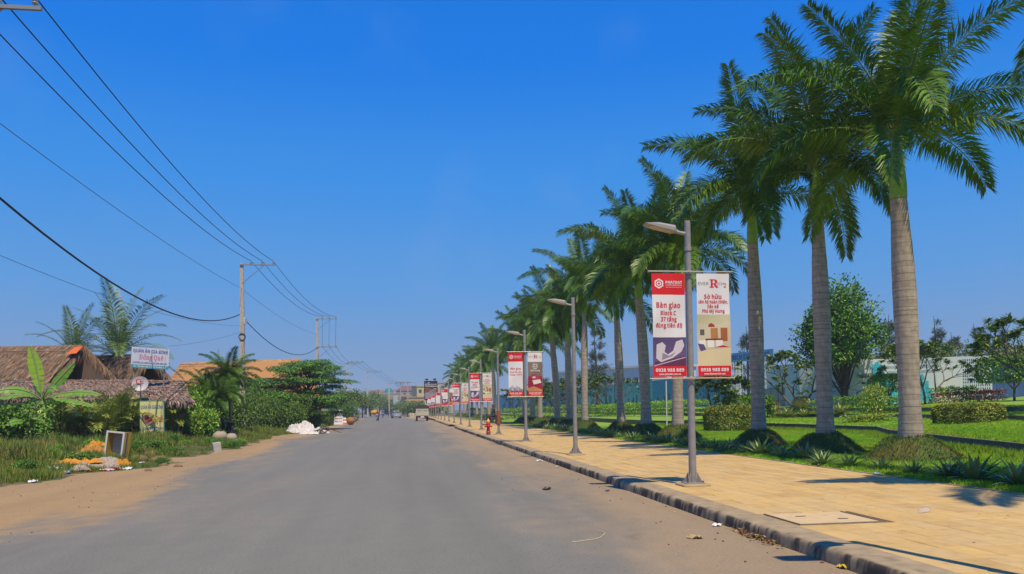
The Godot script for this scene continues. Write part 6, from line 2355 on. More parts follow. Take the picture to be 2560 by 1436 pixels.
	# shrubs and creepers
	var sh := [bush_mesh(71, 3600, 0.10, 0.065, [Color(0.090, 0.225, 0.021), Color(0.150, 0.300, 0.030), Color(0.240, 0.360, 0.045)], false), bush_mesh(72, 3600, 0.085, 0.05, [Color(0.068, 0.165, 0.018), Color(0.105, 0.210, 0.024)], false), bush_mesh(73, 2600, 0.13, 0.08, [Color(0.075, 0.180, 0.024), Color(0.120, 0.240, 0.030)], false)]
	sh.append(bush_mesh(74, 9000, 0.05, 0.03, [Color(0.085, 0.17, 0.018), Color(0.12, 0.21, 0.022), Color(0.07, 0.13, 0.02)], false))
	var spots := [[10.0, 33.0, 1.7, 1.9, 1, "dark leafy shrub at the banana plants"], [48.0, 35.0, 1.2, 1.6, 0, "bright shrub under the banana leaves"], [445.0, 44.0, 1.3, 2.6, 0, "tall creeper covered shrub beside the sign box"], [478.0, 45.0, 1.4, 2.6, 0, "creeper covered tree stump with bright young leaves"], [505.0, 46.0, 1.3, 2.5, 2, "broad leaved shrub next to the slim palms"], [470.0, 50.0, 2.6, 2.8, 1, "high dark shrub in front of the orange roof"], [520.0, 52.0, 2.4, 3.1, 2, "high shrub against the orange thatch"], [560.0, 54.0, 2.6, 3.6, 1, "dense high shrub behind the slim palms"], [632.0, 63.0, 2.4, 3.6, 0, "high shrub at the foot of the utility pole"], [405.0, 46.0, 1.6, 3.0, 1, "dark shrub in the shade beside the sign box"], [510.0, 43.5, 1.0, 1.6, 0, "low round shrub before the parked motorbikes"], [650.0, 66.0, 2.4, 2.6, 0, "olive shrub under the spreading tree"], [690.0, 67.0, 2.2, 2.9, 2, "light green shrub under the spreading tree"], [735.0, 66.0, 2.4, 3.0, 0, "yellow green shrub behind the white tarpaulin"], [775.0, 72.0, 1.8, 2.0, 1, "low dark shrub behind the white sheets"], [130.0, 40.0, 1.6, 2.3, 1, "dark shrub below the thatch awning"], [270.0, 41.0, 1.8, 2.2, 1, "shady shrub behind the cane palms"], [815.0, 88.0, 2.0, 2.0, 1, "shaded shrub behind the leaning board"], [868.0, 112.0, 2.6, 3.2, 1, "shrub behind the striped tub"]]
	for s in spots:
		var o := solo("shrub", sh[3 if s[2] >= 2.0 else s[4]], s[5], "shrub", foot(s[0], s[1]), s[0] * 0.7)
		o.scale = Vector3(s[2], s[3], s[2])
	# weeds in the verge
	rng.seed = 66
	for k in 22:
		var d := rnd(22.0, 42.0)
		var x := verge_edge(d) - rnd(0.6, 5.5)
		var o := solo("weed", sh[k % 3], "low leafy weed growing in the verge grass", "weed", Vector3(x, left_y(x, d) - 0.03, -d), rnd(0, TAU), "weeds in the verge")
		var q := rnd(0.25, 0.55)
		o.scale = Vector3(q, q * rnd(0.6, 1.1), q)
	# the spreading tree with layered boughs, and trees on the far side of it
	var dk := [Color(0.070, 0.178, 0.019), Color(0.101, 0.225, 0.025), Color(0.054, 0.132, 0.019)]
	layered_tree(foot(770.0, 71.0), 6.3, 4.2, 81, 36000, dk, "wide spreading tree with layered dark green boughs")
	layered_tree(foot(645.0, 69.0), 4.4, 4.6, 82, 30000, dk, "smaller spreading tree by the orange roof")
	var far := [Color(0.098, 0.161, 0.042), Color(0.126, 0.196, 0.042)]
	for c in [[868.0, 960.0, 128.0, 3.2, 83, "tree behind the second row of utility poles"], [905.0, 985.0, 190.0, 4.0, 84, "roundish tree on the bank beyond the notice board"], [925.0, 968.0, 225.0, 4.5, 85, "taller tree on the bank by the transformer pole"], [948.0, 985.0, 260.0, 5.0, 86, "tree before the bridge ramp"], [965.0, 1005.0, 285.0, 4.0, 87, "low tree at the bridge opening"], [1018.0, 1000.0, 210.0, 4.0, 88, "tree across the road beside the bridge"], [1034.0, 1006.0, 190.0, 3.6, 89, "bushy tree behind the parked truck"], [1000.0, 1008.0, 260.0, 4.0, 90, "dim tree right under the bridge edge"], [1060.0, 1010.0, 200.0, 3.5, 91, "bush between truck and billboard"], [1085.0, 1012.0, 190.0, 3.5, 92, "bush below the billboard"]]:
		var tp := at_depth(c[0], c[1], c[2])
		leafy_tree("roadside_tree", Vector3(tp.x, 0.0, tp.z), tp.y, Vector3(c[3], tp.y * 0.42, c[3]), tp.y * 0.14, c[4], 3200, 0.38, far, c[5], "trees along the far road", 0.8, 30)

# tree of flat leaf layers
func layered_tree(at: Vector3, hgt: float, reach: float, sd: int, n: int, cols: Array, label: String) -> void:
	rng.seed = sd
	var t := thing("spreading_tree", label, "tree", at)
	var w := mb()
	var c := mb(true)
	w.tube(PackedVector3Array([Vector3(0, -0.2, 0), Vector3(0.1, hgt * 0.3, 0), Vector3(0, hgt * 0.62, 0.1), Vector3(0.1, hgt * 0.9, 0)]), [0.2, 0.15, 0.09, 0.03], 8)
	var pads := 150
	for k in pads:
		var u := rng.randf()
		var y := hgt * lerpf(0.22, 0.98, u)
		var a := rnd(0, TAU)
		var rr := reach * sqrt(maxf(0.05, 1.0 - pow(clampf(u * 1.02 - 0.06, 0, 1), 3.0))) * pow(rng.randf(), 0.45)
		var p := Vector3(cos(a) * rr, y, sin(a) * rr)
		if k % 2 == 0: w.tube(PackedVector3Array([Vector3(0, y * 0.72, 0), p * Vector3(0.5, 1, 0.5) + Vector3(0, -0.25, 0), p]), [0.05, 0.03, 0.01], 5, false)
		var pr := rnd(0.7, 1.25) * reach / 4.6
		for q in n / pads:
			var aa := rnd(0, TAU)
			var r2 := sqrt(rng.randf()) * pr
			var pp := p + Vector3(cos(aa) * r2, rnd(-0.12, 0.12) - 0.18 * r2 * r2, sin(aa) * r2)
			c.col = green(cols[rng.randi() % cols.size()], 0.3)
			c.leaf(pp, (Vector3(cos(aa), rnd(-0.5, 0.2), sin(aa)) + dir_rand() * 0.5).normalized(), (Vector3.UP + dir_rand() * 0.4).normalized(), rnd(0.12, 0.26), rnd(0.07, 0.12), 0.25)
	part("trunk", w.mesh(mat("bark_plain", Color(0.10, 0.075, 0.05), 0.9)), t)
	part("crown", c.mesh(vmat("leafy", 0.6, Color(0.05, 0.10, 0.01))), t)

func build_verge_grass() -> void:
	rng.seed = 91
	var ms := []
	for v in 3:
		var m := mb(true)
		for k in 16:
			m.col = tint([Color(0.13, 0.22, 0.022), Color(0.19, 0.27, 0.035), Color(0.28, 0.22, 0.06)][v], 0.35)
			var a := rnd(0, TAU)
			var r := rnd(0.0, 0.12)
			var h := rnd(0.08, 0.28)
			m.leaf(Vector3(cos(a) * r, -0.02, sin(a) * r), Vector3(rnd(-0.45, 0.45), 1.0, rnd(-0.45, 0.45)).normalized(), dir_rand(), h, rnd(0.010, 0.02), rnd(0.1, 0.5))
		ms.append(m.mesh(vmat("tallgrass", 0.8, Color(0.05, 0.09, 0.01))))
	var tf := [[], [], []]
	for k in 60000:
		var d := 15.0 + 95.0 * pow(rng.randf(), 1.7)
		var t := 12.5 * pow(rng.randf(), 1.3)
		var x := verge_edge(d) - t
		var y := verge_y(x, d)
		if y < 0.012: continue
		var n1 := nz.get_noise_2d(x * 18.0, d * 18.0 + 300.0)
		if n1 + 0.6 * nz.get_noise_2d(x * 55.0, d * 55.0 + 900.0) < -0.08 and rng.randf() < 0.85: continue
		var s := rnd(0.55, 1.35) * lerpf(0.45, 1.25, smooth(0.0, 5.5, t)) * clampf(0.95 + n1 * 1.3, 0.4, 1.8) * (1.0 if d < 45.0 else 1.35)
		var v := 2 if rng.randf() < 0.12 + 0.25 * smooth(0.1, 0.5, nz.get_noise_2d(x * 9.0 + 500.0, d * 9.0)) else rng.randi() % 2
		tf[v].append(Transform3D(Basis(Vector3.UP, rnd(0, TAU)).scaled(Vector3(s * 1.2, s, s * 1.2)), Vector3(x, y, -d)))
	var lab := ["deep green tall grass on the roadside verge", "light green tall grass on the roadside verge", "straw coloured dry grass among the verge weeds"]
	for v in 3: scatter("verge_grass", ms[v], tf[v], [], lab[v], "grass")

# ---------- poles, wires, rubbish ----------
func pole_mesh(h: float) -> ArrayMesh:
	var o := mb()
	# tapering rectangular concrete pole with rows of step recesses left and right
	var n := 34
	for i in n:
		var y0 := h * i / n
		var y1 := h * (i + 1) / n
		var w0 := lerpf(0.42, 0.25, y0 / h)
		var w1 := lerpf(0.42, 0.25, y1 / h)
		var d0 := w0 * 0.75
		var rec := 0.012 if i % 2 and i > 6 else 0.0
		var a := []
		for y in [y0, y1]:
			var ww: float = (w0 if y == y0 else w1) * 0.5 - rec
			a.append([Vector3(-ww, y, d0 * 0.5), Vector3(ww, y, d0 * 0.5), Vector3(ww, y, -d0 * 0.5), Vector3(-ww, y, -d0 * 0.5)])
		for j in 4:
			var jn := (j + 1) % 4
			o.quad(a[0][j], a[0][jn], a[1][jn], a[1][j])
		if rec > 0:
			o.quad(a[0][0], a[0][3], a[0][2], a[0][1])
		o.quad(a[1][0], a[1][1], a[1][2], a[1][3])
	return o.mesh(noisy("pole_concrete", [Color(0.40, 0.34, 0.28), Color(0.52, 0.45, 0.375), Color(0.57, 0.50, 0.42)], 0.4, 0.02, 0.9))

var pole_tops := []

func utility_pole(at: Vector3, h: float, arm: float, label: String, boxed: bool, low_arm := 0.0) -> void:
	var t := thing("utility_pole", label, "utility pole", at, 0.0, "utility poles along the road")
	part("shaft", pole_mesh(h), t)
	var steel := mat("galvanised", Color(0.30, 0.31, 0.33), 0.5, 0.3)
	var por := mat("porcelain", Color(0.34, 0.36, 0.36), 0.25)
	var arms := [h - 0.15]
	if low_arm > 0.0: arms.append(h - low_arm)
	for y in arms:
		var a := mb()
		a.box(Vector3(arm * 0.5, y, 0.14), Vector3(arm + 0.2, 0.09, 0.09))
		var ao := part("crossarm", a.mesh(steel), t)
		var br := mb()
		br.rod(Vector3(arm * 0.68, y - 0.05, 0.14), Vector3(0.08, y - 1.35, 0.12), 0.026, 6)
		part("brace", br.mesh(steel), ao)
		for k in 3:
			var ins := mb()
			var x := arm * (0.30 + 0.34 * k)
			ins.lathe([Vector2(0.02, 0.04), Vector2(0.02, 0.1), Vector2(0.075, 0.11), Vector2(0.075, 0.14), Vector2(0.04, 0.16), Vector2(0.075, 0.18), Vector2(0.07, 0.21), Vector2(0.035, 0.23), Vector2(0.05, 0.27), Vector2(0.001, 0.3)], 10, Vector3(x, y, 0.14))
			part("insulator", ins.mesh(por), ao)
	if boxed:
		var b := mb()
		b.slab(Vector3(0.22, h * 0.655, 0.05), Vector3(0.2, 0.45, 0.25), 0.02)
		part("junction_box", b.mesh(mat("box_white", Color(0.55, 0.56, 0.56), 0.5)), t)
		b = mb()
		var ring := PackedVector3Array()
		for k in 17: ring.append(Vector3(0.02 + cos(TAU * k / 16.0) * 0.24, h * 0.56 + sin(TAU * k / 16.0) * 0.24, 0.16))
		b.tube(ring, [0.03], 6, false)
		part("cable_coil", b.mesh(mat("cable_black", Color(0.02, 0.02, 0.025), 0.6)), t)

func sag_line(o: MB, a: Vector3, b: Vector3, sag: float, r: float) -> void:
	var pts := PackedVector3Array()
	var n := 26
	for i in n + 1:
		var u := float(i) / n
		pts.append(a.lerp(b, u) - Vector3(0, sag * 4.0 * u * (1.0 - u), 0))
	o.tube(pts, [r], 6)

func build_poles() -> void:
	var bases := [Vector3(-11.15, 0.3, -20.6), Vector3(0, 0, 0), Vector3(0, 0, 0), Vector3(0, 0, 0), Vector3(0, 0, 0), Vector3(0, 0, 0)]
	var tops := [Vector3(-11.15, 11.62, -20.6), at_depth(604.0, 658.0, 59.5), at_depth(792.0, 795.0, 98.0), at_depth(868.0, 905.0, 160.0), at_depth(918.0, 930.0, 205.0), at_depth(972.0, 958.0, 255.0)]
	var labels := ["concrete utility pole above the banana plants, only its crossarm visible", "tall concrete utility pole with white box standing by the slim palms", "concrete utility pole with two crossarms rising out of the spreading tree", "thin utility pole with flat crossarm beyond the spreading tree", "plain thin utility pole between crossarm pole and transformer pole", "far utility pole with transformer box by the bank"]
	var arms := [2.45, 2.35, 2.35, 3.0, 3.4, 4.0]
	for i in 6:
		var t: Vector3 = tops[i]
		var base := Vector3(t.x, left_y(t.x, -t.z) - 0.1, t.z)
		utility_pole(base, t.y - base.y, arms[i], labels[i], i == 1, 3.6 if i == 2 else 0.0)
	# transformer on the far pole
	var tt: Vector3 = tops[5] + Vector3(2.0, -5.5, 0.3)
	var tr := mb()
	tr.slab(tt, Vector3(1.4, 2.6, 1.0), 0.08)
	solo("transformer", tr.mesh(mat("transf", Color(0.42, 0.48, 0.52), 0.5)), "pale box transformer hung on the far utility pole", "transformer")
	var cab := mat("cable_black", Color(0.02, 0.02, 0.025), 0.6)
	var w_labels := ["power line on the insulators next to the pole shafts", "power line on the middle insulators", "power line on the outer crossarm insulators"]
	for k in 3:
		var o := mb()
		var pts := []
		for i in 6:
			var t: Vector3 = tops[i]
			pts.append(t + Vector3(arms[i] * (0.30 + 0.34 * k), 0.14, 0.14))
		for i in 5:
			if i == 2:
				# drops down to the lower arm before going on
				sag_line(o, pts[2], pts[2] + Vector3(-0.1, -3.6, 0), 0.0, 0.016)
				sag_line(o, pts[2] + Vector3(-0.1, -3.6, 0), pts[3], 1.4, 0.020)
			else:
				sag_line(o, pts[i], pts[i + 1], 0.75 if i == 0 else 0.95 if i == 1 else 0.6, 0.019 if i < 2 else 0.024)
		solo("power_line", o.mesh(cab), w_labels[k], "cable", Vector3.ZERO, 0.0, "power lines")
	var o2 := mb()
	var c1 := at_depth(598.0, 787.0, 59.4)
	var c0 := Vector3(-11.0, 8.2, -20.4)
	sag_line(o2, c0, c1, 1.9, 0.035)
	var c2 := at_depth(790.0, 872.0, 97.8)
	sag_line(o2, at_depth(612.0, 800.0, 59.4), c2, 1.55, 0.032)
	solo("telephone_cable", o2.mesh(cab), "thick black cable sagging low between the utility poles", "cable")
	var o3 := mb()
	var n1 := at_depth(604.0, 722.0, 59.4)
	sag_line(o3, Vector3(-11.15, 9.9, -20.5), n1, 0.35, 0.012)
	sag_line(o3, n1, at_depth(791.0, 836.0, 97.8), 0.5, 0.012)
	solo("neutral_wire", o3.mesh(mat("wire_grey", Color(0.10, 0.11, 0.14), 0.6)), "thin grey wire above the thick sagging cable", "cable")
	var o4 := mb()
	sag_line(o4, Vector3(-13.6, 7.4, -20.4), at_depth(604.0, 815.0, 59.3), 0.9, 0.009)
	sag_line(o4, at_depth(604.0, 830.0, 59.3), at_depth(420.0, 866.0, 50.0), 0.15, 0.009)
	solo("service_wire", o4.mesh(mat("wire_grey", Color(0.10, 0.11, 0.14), 0.6)), "faint service wire leading from the boxed pole to the huts", "cable")
	# cables crossing the road to the far twin pole
	var f0: Vector3 = tops[5] + Vector3(2.0, 0.0, 0)
	var f1 := at_depth(1010.0, 957.0, 270.0)
	var fp := thing("twin_pole", "twin concrete poles with crossarm across the far road", "utility pole", Vector3(f1.x, 0, f1.z))
	for s in [-1.2, 1.2]:
		var pm := mb()
		pm.rod(Vector3(s, -0.2, 0), Vector3(s, f1.y + 0.6, 0), 0.22, 7, 0.15)
		part("shaft", pm.mesh(mats["pole_concrete"]), fp)
	var ar := mb()
	ar.box(Vector3(0, f1.y, 0.2), Vector3(5.0, 0.25, 0.25))
	part("crossarm", ar.mesh(mat("galvanised", Color(0.30, 0.31, 0.33), 0.5, 0.3)), fp)
	var o5 := mb()
	for k in 3: sag_line(o5, f0 + Vector3(0, 0.3 - k * 0.5, 0), f1 + Vector3(0, 0.3 - k * 0.4, 0.2), 0.9, 0.035)
	solo("road_cable", o5.mesh(cab), "bundle of cables crossing above the far road", "cable")
	# roof aerial
	var an := mb()
	var ap := at_depth(545.0, 905.0, 80.0)
	an.rod(ap + Vector3(0, -2.5, 0), at_depth(545.0, 872.0, 80.0), 0.025, 5)
	for k in 3: an.rod(at_depth(541.0, 886.0 - k * 3.0, 80.0), at_depth(549.0, 886.0 - k * 3.0, 80.0), 0.012, 4)
	solo("roof_aerial", an.mesh(mat("galvanised", Color(0.30, 0.31, 0.33), 0.5, 0.3)), "thin television aerial above the orange roof", "aerial")

# bent sheet of cloth or tarpaulin lying on the ground
func sheet(called: String, at: Vector3, turn: float, s: Vector3, sd: int, m: Material, label: String, cat: String) -> void:
	var o := mb(false)
	var f := FastNoiseLite.new()
	f.seed = sd
	f.frequency = 0.7
	f.fractal_octaves = 3
	var n := 26
	for j in n + 1:
		for i in n + 1:
			var u := float(i) / n - 0.5
			var v := float(j) / n - 0.5
			var ed := 1.0 - pow(maxf(absf(u), absf(v)) * 2.0, 3.0)
			var rid := 1.0 - clampf(absf(f.get_noise_2d(u * 4.0 + sd, v * 2.2)) * 3.2, 0.0, 1.0)
			var h := s.y * clampf(0.32 + 0.55 * f.get_noise_2d(u * 2.4 - sd, v * 2.4) + 0.55 * rid, 0.06, 1.15) * pow(maxf(ed, 0.03), 0.7) + 0.02
			o.vert(Vector3(u * s.x * (1.0 + 0.25 * f.get_noise_2d(v * 4.0, 9.0)), h, v * s.z * (1.0 + 0.25 * f.get_noise_2d(u * 4.0, 5.0))), Vector3.UP)
			if i and j:
				var q := o.v.size() - 1
				o.ix.append_array([q, q - 1, q - n - 2, q, q - n - 2, q - n - 1])
	for i in o.n.size(): o.n[i] = Vector3.ZERO
	for k in range(0, o.ix.size(), 3):
		var a := o.ix[k]
		var b := o.ix[k + 1]
		var c := o.ix[k + 2]
		var nn := (o.v[c] - o.v[a]).cross(o.v[b] - o.v[a])
		o.n[a] += nn
		o.n[b] += nn
		o.n[c] += nn
	for i in o.n.size(): o.n[i] = o.n[i].normalized()
	solo(called, o.mesh(m), label, cat, at, turn)

func build_rubbish() -> void:
	# the open foam crate lying on its side
	var cb := on_verge(290.0, 1150.0)
	var t := thing("foam_crate", "upended yellow crate with white rim and open front on the rubbish", "crate", cb + Vector3(0, 0.05, 0), -0.25)
	t.rotation.z = -0.10
	t.rotation.x = -0.06
	var yel := noisy("crate_yellow", [Color(0.58, 0.33, 0.02), Color(0.66, 0.42, 0.04)], 0.8)
	var rimm := mat("crate_rim", Color(0.68, 0.66, 0.60), 0.7)
	var ins := noisy("crate_inside", [Color(0.50, 0.46, 0.38), Color(0.62, 0.58, 0.50)], 0.9)
	var W := 0.62
	var H := 0.84
	var D := 0.36
	for k in 4:
		var b := mb()
		if k < 2: b.box(Vector3((k * 2 - 1) * (W * 0.5 - 0.02), H * 0.5, 0), Vector3(0.04, H, D))
		else: b.box(Vector3(0, 0.02 if k == 2 else H - 0.02, 0), Vector3(W - 0.081, 0.04, D))
		part("side", b.mesh(yel), t)
	var b2 := mb()
	b2.box(Vector3(0, H * 0.5, -D * 0.5 + 0.02), Vector3(W - 0.081, H - 0.081, 0.04))
	part("bottom", b2.mesh(ins), t)
	b2 = mb()
	for s in [-1.0, 1.0]:
		b2.box(Vector3(s * (W * 0.5 - 0.025), H * 0.5, D * 0.5 + 0.012), Vector3(0.055, H + 0.02, 0.03))
		b2.box(Vector3(0, H * 0.5 + s * (H * 0.5 - 0.018), D * 0.5 + 0.012), Vector3(W - 0.107, 0.055, 0.03))
	part("rim", b2.mesh(rimm), t)
	b2 = mb()
	b2.box(Vector3(W * 0.5 + 0.003, H * 0.5, 0.04), Vector3(0.006, H, 0.07))
	part("stripe", b2.mesh(mat("crate_stripe", Color(0.13, 0.11, 0.18), 0.6)), t)
	# tarpaulins, sacks, bottles, wrappers
	var org := noisy("tarp_orange", [Color(0.46, 0.16, 0.01), Color(0.60, 0.26, 0.02), Color(0.66, 0.33, 0.04)], 0.7)
	sheet("orange_tarpaulin", on_verge(200.0, 1160.0), 0.3, Vector3(1.25, 0.18, 0.8), 5, org, "crumpled orange tarpaulin piece arched on the rubbish", "tarpaulin")
	sheet("orange_tarpaulin", on_verge(235.0, 1140.0), 1.1, Vector3(1.1, 0.34, 0.8), 6, noisy("tarp_brown", [Color(0.34, 0.16, 0.03), Color(0.50, 0.26, 0.05)], 0.7), "peaked brown orange tarpaulin behind the crate", "tarpaulin")
	sheet("orange_tarpaulin", on_verge(307.0, 1167.0), 0.2, Vector3(0.42, 0.22, 0.35), 7, org, "small orange tarpaulin scrap right below the crate", "tarpaulin")
	sheet("orange_tarpaulin", on_verge(245.0, 1143.0) + Vector3(0, 0.35, 0.1), 0.5, Vector3(0.5, 0.22, 0.5), 8, org, "bright orange tarpaulin flap touching the crate", "tarpaulin")
	var grey := noisy("sack_grey", [Color(0.22, 0.17, 0.13), Color(0.40, 0.33, 0.27), Color(0.48, 0.42, 0.36)], 1.0)
	sheet("grey_sack", on_verge(235.0, 1172.0), 0.2, Vector3(1.4, 0.16, 0.5), 9, grey, "torn grey sack spilling at the front of the rubbish", "sack")
	sheet("grey_sack", on_verge(268.0, 1160.0), 0.9, Vector3(0.8, 0.2, 0.5), 10, grey, "bulging grey sack leaning under the crate", "sack")
	sheet("grey_sack", on_verge(198.0, 1178.0), 0.4, Vector3(0.5, 0.15, 0.4), 12, grey, "flat grey rag before the orange tarpaulin", "sack")
	var cols := {"blue": Color(0.02, 0.16, 0.45), "white": Color(0.66, 0.66, 0.68), "red": Color(0.55, 0.05, 0.03), "yellow": Color(0.62, 0.46, 0.03), "pale green": Color(0.40, 0.55, 0.45), "pink": Color(0.62, 0.40, 0.42)}
	for s in [[138.0, 1166.0, 0.35, "blue", "bright blue plastic wrapper in the rubbish"], [112.0, 1160.0, 0.26, "red", "red wrapper at the grassy end of the rubbish"], [105.0, 1172.0, 0.24, "yellow", "yellow wrapper beside the red one"], [122.0, 1172.0, 0.3, "pale green", "pale green bag between the wrappers"], [135.0, 1178.0, 0.32, "white", "white rag below the blue wrapper"], [162.0, 1176.0, 0.34, "white", "white plastic bag before the orange tarpaulin"], [153.0, 1166.0, 0.24, "pink", "pinkish paper beside the blue wrapper"], [258.0, 1147.0, 0.3, "pink", "pink white paper peak beside the crate"], [80.0, 1208.0, 0.2, "white", "white scrap on the grass edge"], [92.0, 1192.0, 0.35, "white", "long pale rag lying in the dirt"], [354.0, 1160.0, 0.2, "white", "white bag on the dug soil"], [330.0, 1140.0, 0.3, "pink", "dirty paper on the weeds beside the crate"], [318.0, 1175.0, 0.3, "white", "flat white sheet by the small orange scrap"]]:
		scrap("wrapper", on_verge(s[0], s[1]), s[2] * 1.3, mat("rub_" + s[3], cols[s[3]], 0.5), int(s[0]), s[4], "litter")
	rng.seed = 48
	var keys := cols.keys()
	for k in 26:
		var px := rnd(95.0, 330.0)
		var py := rnd(1150.0, 1186.0)
		scrap("wrapper", on_verge(px, py), rnd(0.2, 0.42), mat("rub_" + keys[k % keys.size()], cols[keys[k % keys.size()]], 0.5), 200 + k, "small crumpled wrapper scattered in the rubbish heap", "litter")
		rng.seed = 480 + k
	for c in get_children():
		if c.has_meta("label") and String(c.get_meta("label")).begins_with("small crumpled wrapper"): c.set_meta("group", "wrappers in the rubbish heap")
	# dug earth clods
	rng.seed = 44
	var sp := [[345.0, 1152.0, 0.55], [375.0, 1140.0, 0.5], [395.0, 1155.0, 0.6], [410.0, 1165.0, 0.25], [445.0, 1168.0, 0.22], [370.0, 1178.0, 0.2]]
	for s in sp:
		var o := mb()
		o.ball(Vector3.ZERO, Vector3(1, 0.55, 0.8), 14)
		for i in o.v.size(): o.v[i] *= 1.0 + 0.3 * nz.get_noise_3dv(o.v[i] * 70.0 + Vector3(s[0], 0, 0))
		var q := solo("earth_clod", o.mesh(noisy("clod", [Color(0.13, 0.075, 0.035), Color(0.26, 0.16, 0.08)], 0.9)), "brown clod of dug earth beside the crate", "earth", on_verge(s[0], s[1]), rnd(0, 3), "dug earth")
		q.scale = Vector3.ONE * s[2] * 0.6
	# stones and the concrete marker
	for s in [[549.0, 1101.0, 0.42, "larger pale round stone by the slim palms"], [578.0, 1102.0, 0.34, "smaller pale round stone by the slim palms"]]:
		var o := mb()
		o.ball(Vector3(0, 0.4, 0), Vector3(1, 0.75, 0.9), 12)
		for i in o.v.size(): o.v[i] *= 1.0 + 0.2 * nz.get_noise_3dv(o.v[i] * 60.0 + Vector3(s[0], 0, 0))
		var q := solo("stone", o.mesh(noisy("stone", [Color(0.30, 0.24, 0.17), Color(0.46, 0.40, 0.31)], 0.8)), s[3], "stone", on_verge(s[0], s[1]), rnd(0, 3))
		q.scale = Vector3.ONE * s[2]
	var mk := mb()
	mk.slab(Vector3(0, 0.18, 0), Vector3(0.32, 0.44, 0.24), 0.02)
	var mo := solo("concrete_marker", mk.mesh(noisy("marker", [Color(0.30, 0.28, 0.25), Color(0.60, 0.57, 0.53)], 0.9)), "tilted white concrete marker stone in the verge grass", "marker", on_verge(543.0, 1131.0), 0.4)
	mo.rotation.z = 0.12
	# white tarpaulins and broken wood further along
	var wt := noisy("tarp_white", [Color(0.50, 0.45, 0.43), Color(0.66, 0.63, 0.61), Color(0.72, 0.69, 0.68)], 0.6)
	sheet("white_tarpaulin", foot(756.0, 60.0), 0.2, Vector3(2.3, 0.85, 1.5), 31, wt, "large white tarpaulin heaped against the shrub", "tarpaulin")
	sheet("white_tarpaulin", foot(790.0, 57.5), -0.3, Vector3(1.6, 0.42, 1.1), 32, wt, "white sheet slumped towards the road", "tarpaulin")
	sheet("white_tarpaulin", foot(772.0, 56.0), 0.5, Vector3(1.2, 0.3, 0.9), 23, wt, "flat white sheet at the asphalt edge", "tarpaulin")
	var wd := mat("old_wood", Color(0.10, 0.075, 0.06), 0.9)
	for k in 6:
		var o := mb()
		var p := foot(762.0 + k * 9.0, 56.8)
		o.tube(PackedVector3Array([p + Vector3(0, 0.05, 0), p + Vector3(rnd(0.3, 0.7), rnd(0.2, 0.6), rnd(-0.2, 0.2)), p + Vector3(rnd(0.8, 1.4), rnd(0.05, 0.4), rnd(-0.3, 0.3))]), [0.05, 0.04, 0.02], 6)
		solo("broken_branch", o.mesh(wd), "broken dark branch between the white sheets", "branch", Vector3.ZERO, 0.0, "branches on the sheets")
	# motorbikes parked in the shade
	motorbike(foot(436.0, 43.5), 0.5, Color(0.02, 0.03, 0.12), "dark blue motorbike parked beside the sign box")
	motorbike(foot(566.0, 46.5), 0.7, Color(0.02, 0.02, 0.025), "black motorbike parked behind the stones")
	motorbike(foot(538.0, 48.0), 0.4, Color(0.02, 0.08, 0.25), "blue motorbike parked between slim palm trunks")
	motorbike(foot(222.0, 40.0), 0.9, Color(0.02, 0.03, 0.10), "motorbike hidden behind the cane palms")

